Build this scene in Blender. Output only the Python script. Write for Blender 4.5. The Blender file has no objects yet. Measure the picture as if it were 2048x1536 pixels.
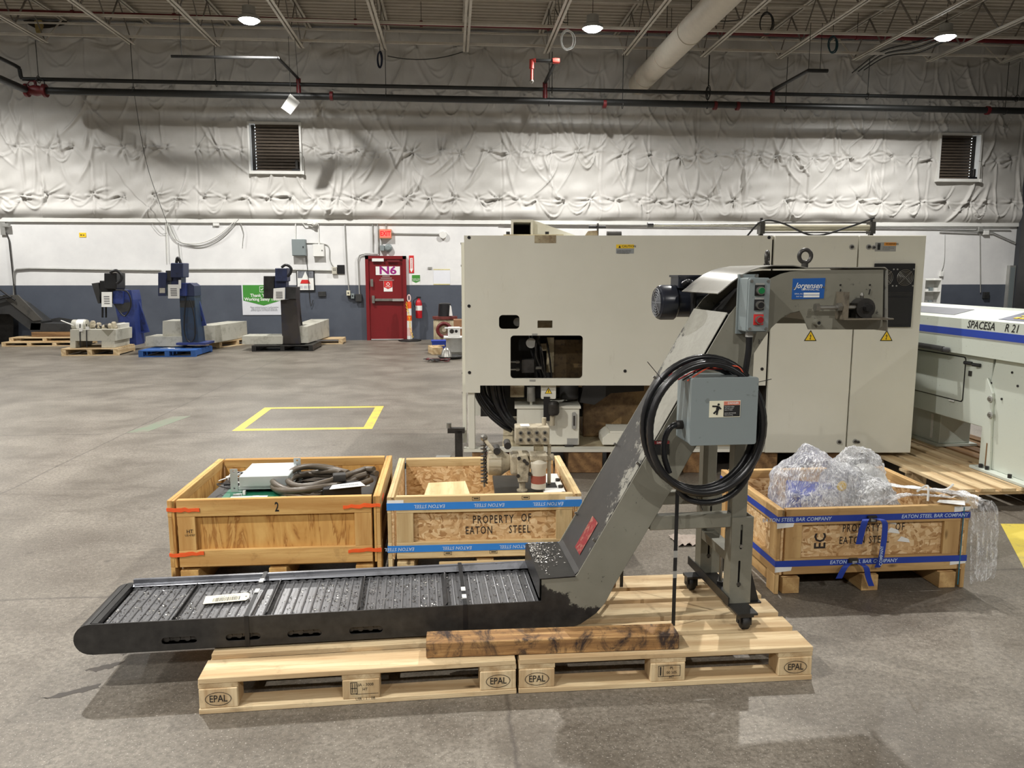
import bpy, bmesh, math, random
import numpy as np
from mathutils import Vector, Matrix
from mathutils.geometry import tessellate_polygon
random.seed(7); np.random.seed(7)
SC = bpy.context.scene
COL = SC.collection
PI = math.pi
R = math.radians

# ---------------------------------------------------------------- camera
CAM_H = 1.637; FPX = 1540.0; PITCH = math.atan(220/1540.0); YAW = R(-4.4)
cd = bpy.data.cameras.new('camera'); cam = bpy.data.objects.new('camera', cd); COL.objects.link(cam)
cam.location = (0, 0, CAM_H); cam.rotation_euler = (PI/2-PITCH, 0, YAW)
cd.sensor_fit = 'HORIZONTAL'; cd.sensor_width = 36; cd.lens = FPX/2048*36; cd.clip_end = 200; cd.clip_start = .05
SC.camera = cam
# ---------------------------------------------------------------- world / exposure
w = bpy.data.worlds.new('world'); SC.world = w; w.use_nodes = True
w.node_tree.nodes['Background'].inputs[0].default_value = (.75, .85, 1, 1)
w.node_tree.nodes['Background'].inputs[1].default_value = .05
SC.view_settings.view_transform = 'Standard'; SC.view_settings.look = 'None'
SC.view_settings.exposure = 0.12; SC.view_settings.gamma = 1; SC.view_settings.use_curve_mapping = False
LAMP_W = 1260.0; LAMP_CONE = 160; LAMP_COL = (1.0, .975, .93)
LAMP_COLS = (-10.6, -3.84, 2.84, 10.2); LAMP_ROWS = (16.0, 7.2, 1.2, -5.0); LAMP_Z = 6.47
LAMPS_OUT = ((2.84, 1.2), (10.2, 1.2))

# ---------------------------------------------------------------- survey: where a ray of the photograph meets a real plane
_c, _s = math.cos(PITCH), math.sin(PITCH); _cy, _sy = math.cos(YAW), math.sin(YAW)
def ray(px, py):
    x = (px-1024)/FPX; y = (768-py)/FPX
    v = (x, _c+y*_s, -_s+y*_c)
    return (v[0]*_cy-v[1]*_sy, v[0]*_sy+v[1]*_cy, v[2])
def ground(px, py, z=0):
    r = ray(px, py); t = (z-CAM_H)/r[2]; return Vector((r[0]*t, r[1]*t, z))
def onY(px, py, Y):
    r = ray(px, py); t = Y/r[1]; return Vector((r[0]*t, Y, CAM_H+r[2]*t))
def onX(px, py, X):
    r = ray(px, py); t = X/r[0]; return Vector((X, r[1]*t, CAM_H+r[2]*t))
class Frame:
    """a thing's own upright frame: s along, t away, z up"""
    def __init__(s, x, y, ang, z=0): s.o = Vector((x, y, z)); s.a = ang; s.d = (math.cos(ang), math.sin(ang)); s.n = (-math.sin(ang), math.cos(ang))
    def sz(f, px, py, t=0.0):
        r = ray(px, py); A = (f.o.x+f.n[0]*t, f.o.y+f.n[1]*t)
        k = (f.n[0]*A[0]+f.n[1]*A[1])/(f.n[0]*r[0]+f.n[1]*r[1])
        return ((r[0]*k-A[0])*f.d[0]+(r[1]*k-A[1])*f.d[1], CAM_H+r[2]*k-f.o.z)
    def p(f, px, py, t=0.0):
        s, z = f.sz(px, py, t); return (s, t, z)
    def g(f, px, py, z=0.0):
        q = ground(px, py, z)-f.o
        return (q.x*f.d[0]+q.y*f.d[1], q.x*f.n[0]+q.y*f.n[1])

# ---------------------------------------------------------------- mesh helpers
class MB:
    def __init__(s): s.v = []; s.f = []
    def add(s, vs, fs):
        o = len(s.v); s.v += [tuple(v) for v in vs]; s.f += [tuple(i+o for i in f) for f in fs]; return s
    def box(s, x0, x1, y0, y1, z0, z1, m=None):
        vs = [(x, y, z) for z in (z0, z1) for y in (y0, y1) for x in (x0, x1)]
        if m is not None: vs = [tuple(m @ Vector(v)) for v in vs]
        return s.add(vs, [(0,2,3,1), (4,5,7,6), (0,1,5,4), (2,6,7,3), (0,4,6,2), (1,3,7,5)])
    def bar(s, a, b, w, h, up=(0,0,1)):
        a = Vector(a); b = Vector(b); d = (b-a); L = d.length; d.normalize()
        u = Vector(up); x = d.cross(u)
        if x.length < 1e-4: x = d.cross(Vector((1,0,0)))
        x.normalize(); u = x.cross(d)
        vs = [tuple(p+x*(i*w/2)+u*(j*h/2)) for p in (a, b) for j in (-1, 1) for i in (-1, 1)]
        return s.add(vs, [(0,1,3,2), (4,6,7,5), (0,4,5,1), (2,3,7,6), (0,2,6,4), (1,5,7,3)])
    def plate(s, outer, t0, t1, holes=(), axis='y'):
        """polygon in (s,z) with holes, solid from t0 to t1"""
        loops = [list(outer)]+[list(h) for h in holes]
        pts = [p for l in loops for p in l]
        tri = tessellate_polygon([[Vector((p[0], p[1], 0)) for p in l] for l in loops])
        def q(p, t):
            return (p[0], t, p[1]) if axis == 'y' else ((t, p[0], p[1]) if axis == 'x' else (p[0], p[1], t))
        n = len(pts); o = len(s.v)
        s.v += [q(p, t0) for p in pts]+[q(p, t1) for p in pts]
        for a, b, c in tri:
            s.f.append((o+a, o+b, o+c)); s.f.append((o+n+c, o+n+b, o+n+a))
        k = 0
        for l in loops:
            m = len(l)
            for i in range(m):
                j = (i+1) % m
                s.f.append((o+k+i, o+k+j, o+n+k+j, o+n+k+i))
            k += m
        return s
    def sheet(s, line, t0, t1, th):
        """bent sheet: polyline in (s,z), from t0 to t1, thickness th"""
        n = len(line); up = []
        for i in range(n):
            a = line[max(i-1, 0)]; b = line[min(i+1, n-1)]
            dx, dz = b[0]-a[0], b[1]-a[1]; l = math.hypot(dx, dz) or 1
            up.append((line[i][0]-dz/l*th, line[i][1]+dx/l*th))
        return s.plate(list(line)+up[::-1], t0, t1)
    def cyl(s, a, b, r, n=12, r2=None, cap=True):
        a = Vector(a); b = Vector(b); d = (b-a).normalized(); r2 = r if r2 is None else r2
        x = d.orthogonal().normalized(); y = d.cross(x); o = len(s.v)
        for p, rr in ((a, r), (b, r2)):
            for i in range(n):
                t = 2*PI*i/n; s.v.append(tuple(p+x*(rr*math.cos(t))+y*(rr*math.sin(t))))
        for i in range(n):
            j = (i+1) % n; s.f.append((o+i, o+j, o+n+j, o+n+i))
        if cap: s.f.append(tuple(o+n-1-i for i in range(n))); s.f.append(tuple(o+n+i for i in range(n)))
        return s
    def tube(s, path, r, n=8, close=False):
        P = [Vector(p) for p in path]; m = len(P); o = len(s.v); prev = None
        for i in range(m):
            a = P[(i-1) % m] if close or i else P[0]; b = P[(i+1) % m] if close or i < m-1 else P[-1]
            d = (b-a).normalized()
            if prev is None: x = d.orthogonal().normalized()
            else:
                x = prev-d*prev.dot(d)
                x = x.normalized() if x.length > 1e-6 else d.orthogonal().normalized()
            prev = x; y = d.cross(x); rr = r[i] if isinstance(r, (list, tuple)) else r
            for k in range(n):
                t = 2*PI*k/n; s.v.append(tuple(P[i]+x*(rr*math.cos(t))+y*(rr*math.sin(t))))
        for i in range(m if close else m-1):
            i2 = (i+1) % m
            for k in range(n):
                k2 = (k+1) % n; s.f.append((o+i*n+k, o+i*n+k2, o+i2*n+k2, o+i2*n+k))
        if not close:
            s.f.append(tuple(o+n-1-k for k in range(n))); s.f.append(tuple(o+(m-1)*n+k for k in range(n)))
        return s
    def lathe(s, prof, c, n=16, axis='z'):
        """profile [(r,h)] turned about an axis through c"""
        o = len(s.v); c = Vector(c)
        for r, h in prof:
            for k in range(n):
                t = 2*PI*k/n; u, v = r*math.cos(t), r*math.sin(t)
                p = (u, v, h) if axis == 'z' else ((h, u, v) if axis == 'x' else (v, h, u))
                s.v.append(tuple(c+Vector(p)))
        m = len(prof)
        for i in range(m-1):
            for k in range(n):
                k2 = (k+1) % n; s.f.append((o+i*n+k, o+i*n+k2, o+(i+1)*n+k2, o+(i+1)*n+k))
        s.f.append(tuple(o+n-1-k for k in range(n))); s.f.append(tuple(o+(m-1)*n+k for k in range(n)))
        return s
    def torus(s, c, R_, r, n=24, m=10, axis='y', sx=1, sz=1):
        c = Vector(c); path = []
        for i in range(n):
            t = 2*PI*i/n; u, v = R_*sx*math.cos(t), R_*sz*math.sin(t)
            path.append(c+Vector((u, 0, v) if axis == 'y' else ((0, u, v) if axis == 'x' else (u, v, 0))))
        return s.tube(path, r, m, True)
    def mesh(s, name):
        me = bpy.data.meshes.new(name); me.from_pydata(s.v, [], s.f)
        bm = bmesh.new(); bm.from_mesh(me); bmesh.ops.recalc_face_normals(bm, faces=bm.faces); bm.to_mesh(me); bm.free()
        return me
    def build(s, name, mat, parent=None, smooth=False, bev=0, seg=1, auto=None):
        me = s.mesh(name)
        return link(name, me, mat, parent, smooth, bev, seg, auto)
def link(name, me, mat, parent=None, smooth=False, bev=0, seg=1, auto=None):
    if mat is not None and not me.materials: me.materials.append(mat)
    if smooth or auto:
        for p in me.polygons: p.use_smooth = True
        try: me.set_sharp_from_angle(angle=R(auto or (52 if smooth is True else smooth)))
        except Exception: pass
    o = bpy.data.objects.new(name, me); COL.objects.link(o)
    if parent is not None: o.parent = parent
    if bev:
        b = o.modifiers.new('bevel', 'BEVEL'); b.width = bev; b.segments = seg; b.limit_method = 'ANGLE'; b.angle_limit = R(40)
    return o
def tag(o, label, cat, group=None, kind=None):
    if label: o['label'] = label
    if cat: o['category'] = cat
    if group: o['group'] = group
    if kind: o['kind'] = kind
    return o
def thing(name, label, cat, loc=(0,0,0), rz=0, group=None):
    o = bpy.data.objects.new(name, None); COL.objects.link(o); o.empty_display_size = .1
    o.location = loc; o.rotation_euler = (0, 0, rz); return tag(o, label, cat, group)
def copy_tree(o, parent=None):
    c = o.copy(); COL.objects.link(c)
    if parent is not None: c.parent = parent
    for ch in list(o.children): copy_tree(ch, c)
    return c
def inst(src, parent, loc=None, rot=None):
    c = src.copy(); COL.objects.link(c); c.parent = parent
    if loc is not None: c.location = loc
    if rot is not None: c.rotation_euler = rot
    return c
def text(s, mat, parent, loc, size, sx=1.0, rot=(PI/2,0,0), name='lettering', bold=0.0, shear=0.0, space=1.0, align='CENTER', ext=.0004):
    cu = bpy.data.curves.new(name, 'FONT'); cu.body = s; cu.size = size; cu.align_x = align; cu.align_y = 'CENTER'
    cu.extrude = ext; cu.offset = bold*size; cu.shear = shear; cu.space_character = space; cu.resolution_u = 2
    o = bpy.data.objects.new(name, cu)
    me = bpy.data.meshes.new_from_object(o); bpy.data.objects.remove(o); bpy.data.curves.remove(cu)
    for v in me.vertices: v.co.x *= sx
    me.materials.clear(); me.name = name
    t = link(name, me, mat, parent); t.location = loc; t.rotation_euler = rot
    return t
def spline(pts, n=8):
    """Catmull-Rom through points"""
    P = [Vector(p) for p in pts]; out = []
    for i in range(len(P)-1):
        p0 = P[max(i-1, 0)]; p1 = P[i]; p2 = P[i+1]; p3 = P[min(i+2, len(P)-1)]
        for k in range(n):
            t = k/n; out.append(.5*((2*p1)+(p2-p0)*t+(2*p0-5*p1+4*p2-p3)*t*t+(3*p1-p0-3*p2+p3)*t**3))
    out.append(P[-1]); return out
def rrect(x0, x1, z0, z1, r, n=4):
    out = []
    for cx, cz, a in ((x1-r, z0+r, -90), (x1-r, z1-r, 0), (x0+r, z1-r, 90), (x0+r, z0+r, 180)):
        for i in range(n+1):
            t = R(a+90*i/n); out.append((cx+r*math.cos(t), cz+r*math.sin(t)))
    return out
def circ(x, z, r, n=16): return [(x+r*math.cos(2*PI*i/n), z+r*math.sin(2*PI*i/n)) for i in range(n)]

# ---------------------------------------------------------------- materials
def lin(c):
    c = c/255.0; return c/12.92 if c <= .04045 else ((c+.055)/1.055)**2.4
def rgb(r, g, b): return (lin(r), lin(g), lin(b), 1)
class NT:
    def __init__(s, name):
        s.m = bpy.data.materials.new(name); s.m.use_nodes = True; s.t = s.m.node_tree; s.b = s.t.nodes['Principled BSDF']; s.out = s.t.nodes['Material Output']
    def n(s, typ, **k):
        o = s.t.nodes.new(typ)
        for a, v in k.items():
            if a.startswith('i_'): o.inputs[a[2:].replace('_', ' ')].default_value = v
            else: setattr(o, a, v)
        return o
    def l(s, a, b): s.t.links.new(a, b)
    def coord(s, scale=(1,1,1), kind='Object', rot=(0,0,0), rnd=False):
        c = s.n('ShaderNodeTexCoord'); mp = s.n('ShaderNodeMapping'); mp.inputs['Scale'].default_value = scale; mp.inputs['Rotation'].default_value = rot
        src = c.outputs[kind]
        if rnd:
            oi = s.n('ShaderNodeObjectInfo'); v = s.n('ShaderNodeVectorMath', operation='SCALE'); v.inputs[0].default_value = (7.3, 5.1, 3.7); s.l(oi.outputs['Random'], v.inputs['Scale'])
            a = s.n('ShaderNodeVectorMath', operation='ADD'); s.l(src, a.inputs[0]); s.l(v.outputs[0], a.inputs[1]); src = a.outputs[0]
        s.l(src, mp.inputs[0]); return mp.outputs[0]
    def noise(s, vec, scale=5, detail=4, rough=.6, dist=0):
        o = s.n('ShaderNodeTexNoise'); o.inputs['Scale'].default_value = scale; o.inputs['Detail'].default_value = detail; o.inputs['Roughness'].default_value = rough; o.inputs['Distortion'].default_value = dist
        s.l(vec, o.inputs['Vector']); return o.outputs['Fac']
    def ramp(s, fac, stops, interp='LINEAR'):
        o = s.n('ShaderNodeValToRGB'); o.color_ramp.interpolation = interp; e = o.color_ramp.elements
        while len(e) > 2: e.remove(e[-1])
        for i, (p, c) in enumerate(stops):
            if i > 1: e.new(p)
            e[i].position = p; e[i].color = c if len(c) == 4 else (*c, 1)
        s.l(fac, o.inputs[0]); return o.outputs['Color']
    def mix(s, fac, a, b, blend='MIX'):
        o = s.n('ShaderNodeMix', data_type='RGBA', blend_type=blend)
        for k, v in ((0, fac), (6, a), (7, b)):
            if hasattr(v, 'is_linked') or hasattr(v, 'links'): s.l(v, o.inputs[k])
            else: o.inputs[k].default_value = v
        return o.outputs[2]
    def math(s, op, a, b=0.0, clamp=False):
        o = s.n('ShaderNodeMath', operation=op, use_clamp=clamp)
        for k, v in ((0, a), (1, b)):
            if hasattr(v, 'links'): s.l(v, o.inputs[k])
            else: o.inputs[k].default_value = v
        return o.outputs[0]
    def sep(s, vec):
        o = s.n('ShaderNodeSeparateXYZ'); s.l(vec, o.inputs[0]); return o.outputs
    def bump(s, h, strength=.3, dist=.01):
        o = s.n('ShaderNodeBump'); o.inputs['Strength'].default_value = strength; o.inputs['Distance'].default_value = dist; s.l(h, o.inputs['Height']); s.l(o.outputs[0], s.b.inputs['Normal'])
    def col(s, c):
        if hasattr(c, 'links'): s.l(c, s.b.inputs['Base Color'])
        else: s.b.inputs['Base Color'].default_value = c
        return s
    def setp(s, rough=None, metal=None, spec=None):
        for k, v in (('Roughness', rough), ('Metallic', metal), ('Specular IOR Level', spec)):
            if v is None: continue
            if hasattr(v, 'links'): s.l(v, s.b.inputs[k])
            else: s.b.inputs[k].default_value = v
        return s
def simple(name, c, rough=.5, metal=0, var=.12, scale=6, spec=.5, bump=0):
    t = NT(name); v = t.coord(rnd=True); f = t.noise(v, scale, 5, .65)
    d = tuple(x*(1-var) for x in c[:3])+(1,); l_ = tuple(min(x*(1+var), 1) for x in c[:3])+(1,)
    t.col(t.ramp(f, [(.3, d), (.7, l_)])); t.setp(rough, metal, spec)
    if bump: t.bump(t.noise(v, scale*12, 3), bump, .004)
    return t.m
def grimy(name, c, dirt, amount=.5, scale=4, rough=.5, metal=0, spec=.5, fine=40):
    """paint with grime patches and fine specks"""
    t = NT(name); v = t.coord(rnd=True)
    a = t.ramp(t.noise(v, scale, 8, .7), [(amount, (0,0,0,1)), (min(amount+.25, 1), (1,1,1,1))])
    sp = t.ramp(t.noise(v, fine, 2, .5), [(.68, (0,0,0,1)), (.74, (1,1,1,1))])
    c0 = t.mix(a, c, dirt); c0 = t.mix(t.math('MULTIPLY', sp, .5), c0, dirt)
    t.col(c0); t.setp(rough, metal, spec); t.bump(t.noise(v, 60, 2), .08, .002); return t.m
def wood(name, c1, c2, axis='x', rough=.75, scale=1.0, dark=None):
    """sawn softwood: grain along an axis, knots, a tint of its own per board"""
    t = NT(name); g = {'x': (1.2, 16, 16), 'y': (16, 1.2, 16), 'z': (16, 16, 1.2)}[axis]; g = tuple(x*scale for x in g)
    v = t.coord(g, rnd=True); v2 = t.coord(tuple(x*.22 for x in g), rnd=True)
    big = t.noise(v2, 2.2, 3, .5, .8); ring = t.n('ShaderNodeTexWave', wave_type='BANDS', bands_direction='DIAGONAL'); ring.inputs['Scale'].default_value = 1.3; ring.inputs['Distortion'].default_value = 7; ring.inputs['Detail'].default_value = 3; ring.inputs['Detail Scale'].default_value = .6
    t.l(v2, ring.inputs['Vector']); f = t.noise(v, 3, 6, .7, .4)
    c = t.mix(t.math('MULTIPLY', ring.outputs['Fac'], .62), c1, c2)
    c = t.mix(t.ramp(f, [(.45, (0,0,0,1)), (.8, (1,1,1,1))]), c, c2)
    vv = t.coord({'x': (.35, 1, 1), 'y': (1, .35, 1), 'z': (1, 1, .35)}[axis], rnd=True)
    vo = t.n('ShaderNodeTexVoronoi'); vo.inputs['Scale'].default_value = 9; t.l(vv, vo.inputs['Vector'])
    kn = t.ramp(vo.outputs['Distance'], [(.06, (1,1,1,1)), (.13, (0,0,0,1))])
    on = t.ramp(t.noise(vv, 2.2, 1), [(.56, (0,0,0,1)), (.6, (1,1,1,1))])
    dk = dark or tuple(x*.35 for x in c2[:3])+(1,)
    c = t.mix(t.math('MULTIPLY', kn, on), c, dk)
    oi = t.n('ShaderNodeObjectInfo'); tint = t.ramp(oi.outputs['Random'], [(0, (.86,.84,.8,1)), (1, (1.0,1.0,1.0,1))])
    c = t.mix(1.0, c, tint, 'MULTIPLY')
    gr = t.ramp(t.noise(t.coord((3,3,3), rnd=True), 2.5, 6, .7), [(.58, (0,0,0,1)), (.78, (.55,.55,.55,1))])
    c = t.mix(gr, c, tuple(x*.4 for x in c2[:3])+(1,))
    t.col(c); t.setp(rough, 0, .25); t.bump(f, .25, .002); return t.m
def glossmap(t, vec, lo, hi, scale=3):
    return t.math('ADD', lo, t.math('MULTIPLY', t.noise(vec, scale, 5), hi-lo))
W3 = lambda ax: wood('pallet_wood_'+ax, rgb(224,203,165), rgb(174,142,102), ax)
PW = {a: W3(a) for a in 'xyz'}
CW = {a: wood('crate_wood_'+a, rgb(216,178,116), rgb(178,130,72), a) for a in 'xyz'}
KW = {a: wood('pale_crate_wood_'+a, rgb(222,200,156), rgb(184,154,108), a) for a in 'xyz'}
TW = {a: wood('tan_crate_wood_'+a, rgb(208,174,122), rgb(164,126,80), a) for a in 'xyz'}
DW = {a: wood('dark_beam_wood_'+a, rgb(156,122,84), rgb(92,68,48), a, dark=rgb(34,30,32)) for a in 'xyz'}
def make_beam():
    t = NT('tarred_beam_wood'); v = t.coord((1,1,1)); g = t.coord((1.5, 22, 22)); f = t.noise(g, 2, 6, .7, .5)
    c = t.ramp(f, [(.3, rgb(104,76,50)), (.5, rgb(146,110,70)), (.7, rgb(190,154,104))])
    d = t.noise(t.coord((5, 3, 3), rot=(0,0,.5)), 2.2, 7, .75, .8); c = t.mix(t.ramp(d, [(.46, (0,0,0,1)), (.6, (.92,.92,.92,1))]), c, rgb(40,34,36))
    t.col(c); t.setp(.65, 0, .3); t.bump(f, .3, .003); return t.m
BEAMW = make_beam()
def make_ply():
    t = NT('plywood'); v = t.coord((6, 6, .9)); f = t.noise(v, 1.6, 4, .6, 1.6)
    c = t.ramp(f, [(.3, rgb(214,172,104)), (.5, rgb(196,148,82)), (.56, rgb(160,110,56)), (.6, rgb(206,162,96)), (.8, rgb(186,138,76))])
    t.col(c); t.setp(.7, 0, .3); return t.m
PLY = make_ply()
def make_osb():
    t = NT('oriented_strand_board'); v = t.coord((1,1,1)); wv = t.n('ShaderNodeVectorMath', operation='ADD')
    nz = t.n('ShaderNodeTexNoise'); nz.inputs['Scale'].default_value = 9; t.l(v, nz.inputs['Vector'])
    sc = t.n('ShaderNodeVectorMath', operation='SCALE'); sc.inputs['Scale'].default_value = .10; t.l(nz.outputs['Color'], sc.inputs[0]); t.l(v, wv.inputs[0]); t.l(sc.outputs[0], wv.inputs[1])
    c = None; prev = rgb(190,150,104)
    for k, (scl, rot) in enumerate((((18, 18, 80), .5), ((74, 74, 18), -.5), ((32, 32, 76), 1.1))):
        mp = t.n('ShaderNodeMapping'); mp.inputs['Scale'].default_value = scl; mp.inputs['Rotation'].default_value = (0, rot, rot*.6); t.l(wv.outputs[0], mp.inputs[0])
        vo = t.n('ShaderNodeTexVoronoi'); vo.inputs['Scale'].default_value = 1; t.l(mp.outputs[0], vo.inputs['Vector'])
        sp = t.sep(vo.outputs['Color'])
        cc = t.ramp(sp[0], [(0, rgb(160,120,78)), (.2, rgb(188,150,104)), (.55, rgb(206,170,124)), (1, rgb(228,202,160))])
        prev = cc if k == 0 else t.mix(t.ramp(sp[1], [(.45, (0,0,0,1)), (.5, (1,1,1,1))]), prev, cc)
    t.col(prev); t.setp(.75, 0, .25); t.bump(t.noise(v, 60, 3), .2, .003); return t.m
OSB = make_osb()

STEEL = simple('bare_steel', rgb(150,148,142), .38, .85, .2, 10)
DSTEEL = simple('dark_steel', rgb(72,70,68), .42, .7, .3, 12)
OILY = grimy('oily_black_steel', rgb(46,45,44), rgb(20,19,19), .45, 6, .38, .3)
BELTM = grimy('belt_steel', rgb(118,118,120), rgb(78,75,72), .55, 5, .34, .45, fine=80)
FLANGE = grimy('worn_flange_steel', rgb(128,130,136), rgb(70,70,74), .5, 6, .34, .5)
BLACK = simple('black_plastic', rgb(24,24,26), .42, 0, .2)
BLKTUBE = simple('black_conduit', rgb(26,26,28), .3, 0, .25, 20)
RUBBER = simple('black_rubber', rgb(26,25,25), .6)
GREYBOX = grimy('grey_enclosure_paint', rgb(128,137,138), rgb(92,96,94), .68, 5, .42, fine=25)
WHITE = simple('white_paint', rgb(228,228,224), .5, 0, .04)
PAPER = simple('white_paper', rgb(232,232,228), .7, 0, .03)
INK = simple('black_ink', rgb(22,22,22), .6, 0, .05)
PALEINK = simple('pale_print', rgb(190,208,232), .6, 0, .03)
RED = simple('red_paint', rgb(140,20,26), .45, 0, .12)
REDSIGN = simple('red_sign', rgb(206,44,44), .5, 0, .05)
GREEN = simple('green_sign', rgb(64,140,52), .5, 0, .05)
GREENB = simple('green_button', rgb(20,110,60), .35)
YEL = simple('yellow_sign', rgb(244,204,40), .5, 0, .05)
ORANGE = simple('orange_plastic', rgb(238,96,42), .5, 0, .1)
BLUEST = simple('blue_strap', rgb(34,62,158), .5, 0, .1)
BLUELT = simple('bright_blue_strap', rgb(48,130,214), .5, 0, .05)
BLUEPL = simple('blue_nameplate', rgb(30,86,160), .4, 0, .06)
BLUEMC = grimy('blue_machine_paint', rgb(40,56,116), rgb(26,30,48), .5, 5, .45)
NAVY = grimy('navy_machine_paint', rgb(34,44,78), rgb(22,26,36), .5, 5, .45)
COOLTANK = grimy('grey_tank_paint', rgb(186,184,172), rgb(130,126,112), .5, 4, .55)
DARKMC = grimy('charcoal_machine_paint', rgb(50,50,50), rgb(30,30,30), .5, 4, .5)
REDPIPE = simple('red_pipe_paint', rgb(98,22,26), .5, 0, .15)
BLACKPIPE = simple('black_pipe_paint', rgb(34,35,34), .45, 0, .2)
GALV = simple('galvanised_conduit', rgb(168,168,164), .45, .4, .1)
JOIST = simple('white_joist_paint', rgb(196,190,178), .6, 0, .12, 4)
DUCTM = simple('cream_duct_paint', rgb(206,198,182), .55, 0, .06)
def emis(name, c, s):
    t = NT(name); t.b.inputs['Base Color'].default_value = c; t.b.inputs['Emission Color'].default_value = c; t.b.inputs['Emission Strength'].default_value = s; return t.m
def make_cream():
    t = NT('cream_machine_paint'); v = t.coord(rnd=False); f = t.noise(v, 1.2, 5, .6)
    c = t.ramp(f, [(.3, rgb(212,210,196)), (.7, rgb(222,220,207))])
    z = t.sep(t.coord())[2]
    dirt = t.math('MULTIPLY', t.ramp(t.noise(t.coord((1,1,.25)), 7, 8, .75), [(.6, (0,0,0,1)), (.75, (1,1,1,1))]), .28)
    c = t.mix(dirt, c, rgb(150,138,112))
    t.col(c); t.setp(.45, 0, .4); t.bump(t.noise(v, 140, 2), .05, .002); return t.m
CREAM = make_cream()
CREAMD = grimy('oil_stained_cream_paint', rgb(184,172,142), rgb(96,70,40), .46, 5, .5)
FEED = grimy('pale_green_grey_paint', rgb(196,202,192), rgb(150,152,140), .62, 3, .42, fine=60)
PUMPM = grimy('oily_beige_castings', rgb(176,166,144), rgb(70,60,44), .5, 14, .42)
def make_conv():
    """grey-green paint, chipped down to dark primer; lower end bare and oily"""
    t = NT('chipped_grey_conveyor_paint'); v = t.coord(); s = t.sep(v)
    n1 = t.noise(v, 9, 8, .75); n2 = t.noise(t.coord((1,1,1), rot=(0,.6,0)), 26, 6, .8, .6)
    lim = t.math('SUBTRACT', t.math('MULTIPLY', t.math('SUBTRACT', 1.62, s[0]), .55), t.math('SUBTRACT', s[2], .33))
    edge = t.math('ADD', lim, t.math('MULTIPLY', t.math('SUBTRACT', n1, .5), .28))
    low = t.ramp(t.math('ADD', t.math('MULTIPLY', edge, 8), .5), [(.46, (0,0,0,1)), (.54, (1,1,1,1))])
    chips = t.ramp(t.math('ADD', t.math('MULTIPLY', n1, .55), t.math('MULTIPLY', n2, .45)), [(.585, (0,0,0,1)), (.6, (1,1,1,1))])
    chips = t.math('MULTIPLY', chips, .75)
    paint = t.ramp(t.noise(v, 3, 4), [(.3, rgb(118,116,104)), (.7, rgb(134,132,120))])
    bare = t.ramp(t.noise(v, 20, 4), [(.3, rgb(30,29,28)), (.7, rgb(52,50,48))])
    c = t.mix(t.math('MAXIMUM', low, chips), paint, bare)
    t.col(c); t.setp(.42, 0, .45); return t.m
CONV = make_conv()
def make_convtop():
    t = NT('worn_conveyor_top_plate'); v = t.coord(); s = t.sep(v)
    n1 = t.noise(v, 5, 8, .75); n2 = t.noise(t.coord((1,1,1), rot=(0,-.5,.4)), 30, 7, .85, .8)
    h = t.math('SUBTRACT', .98, s[2])
    e = t.math('ADD', t.math('ADD', t.math('MULTIPLY', h, .55), t.math('MULTIPLY', t.math('SUBTRACT', s[1], .2), .8)), t.math('ADD', t.math('MULTIPLY', t.math('SUBTRACT', n1, .5), 1.1), t.math('MULTIPLY', t.math('SUBTRACT', n2, .5), .55)))
    m = t.ramp(t.math('ADD', t.math('MULTIPLY', e, 2), .5), [(.45, (0,0,0,1)), (.55, (1,1,1,1))])
    c = t.mix(m, t.ramp(n2, [(.3, rgb(132,130,120)), (.7, rgb(156,154,144))]), t.ramp(n1, [(.3, rgb(50,49,48)), (.7, rgb(66,64,62))]))
    t.col(c); t.setp(.4, 0, .45); return t.m
CONVTOP = make_convtop()
CONVIN = simple('grey_conveyor_paint', rgb(120,118,106), .45, 0, .15)
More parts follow.
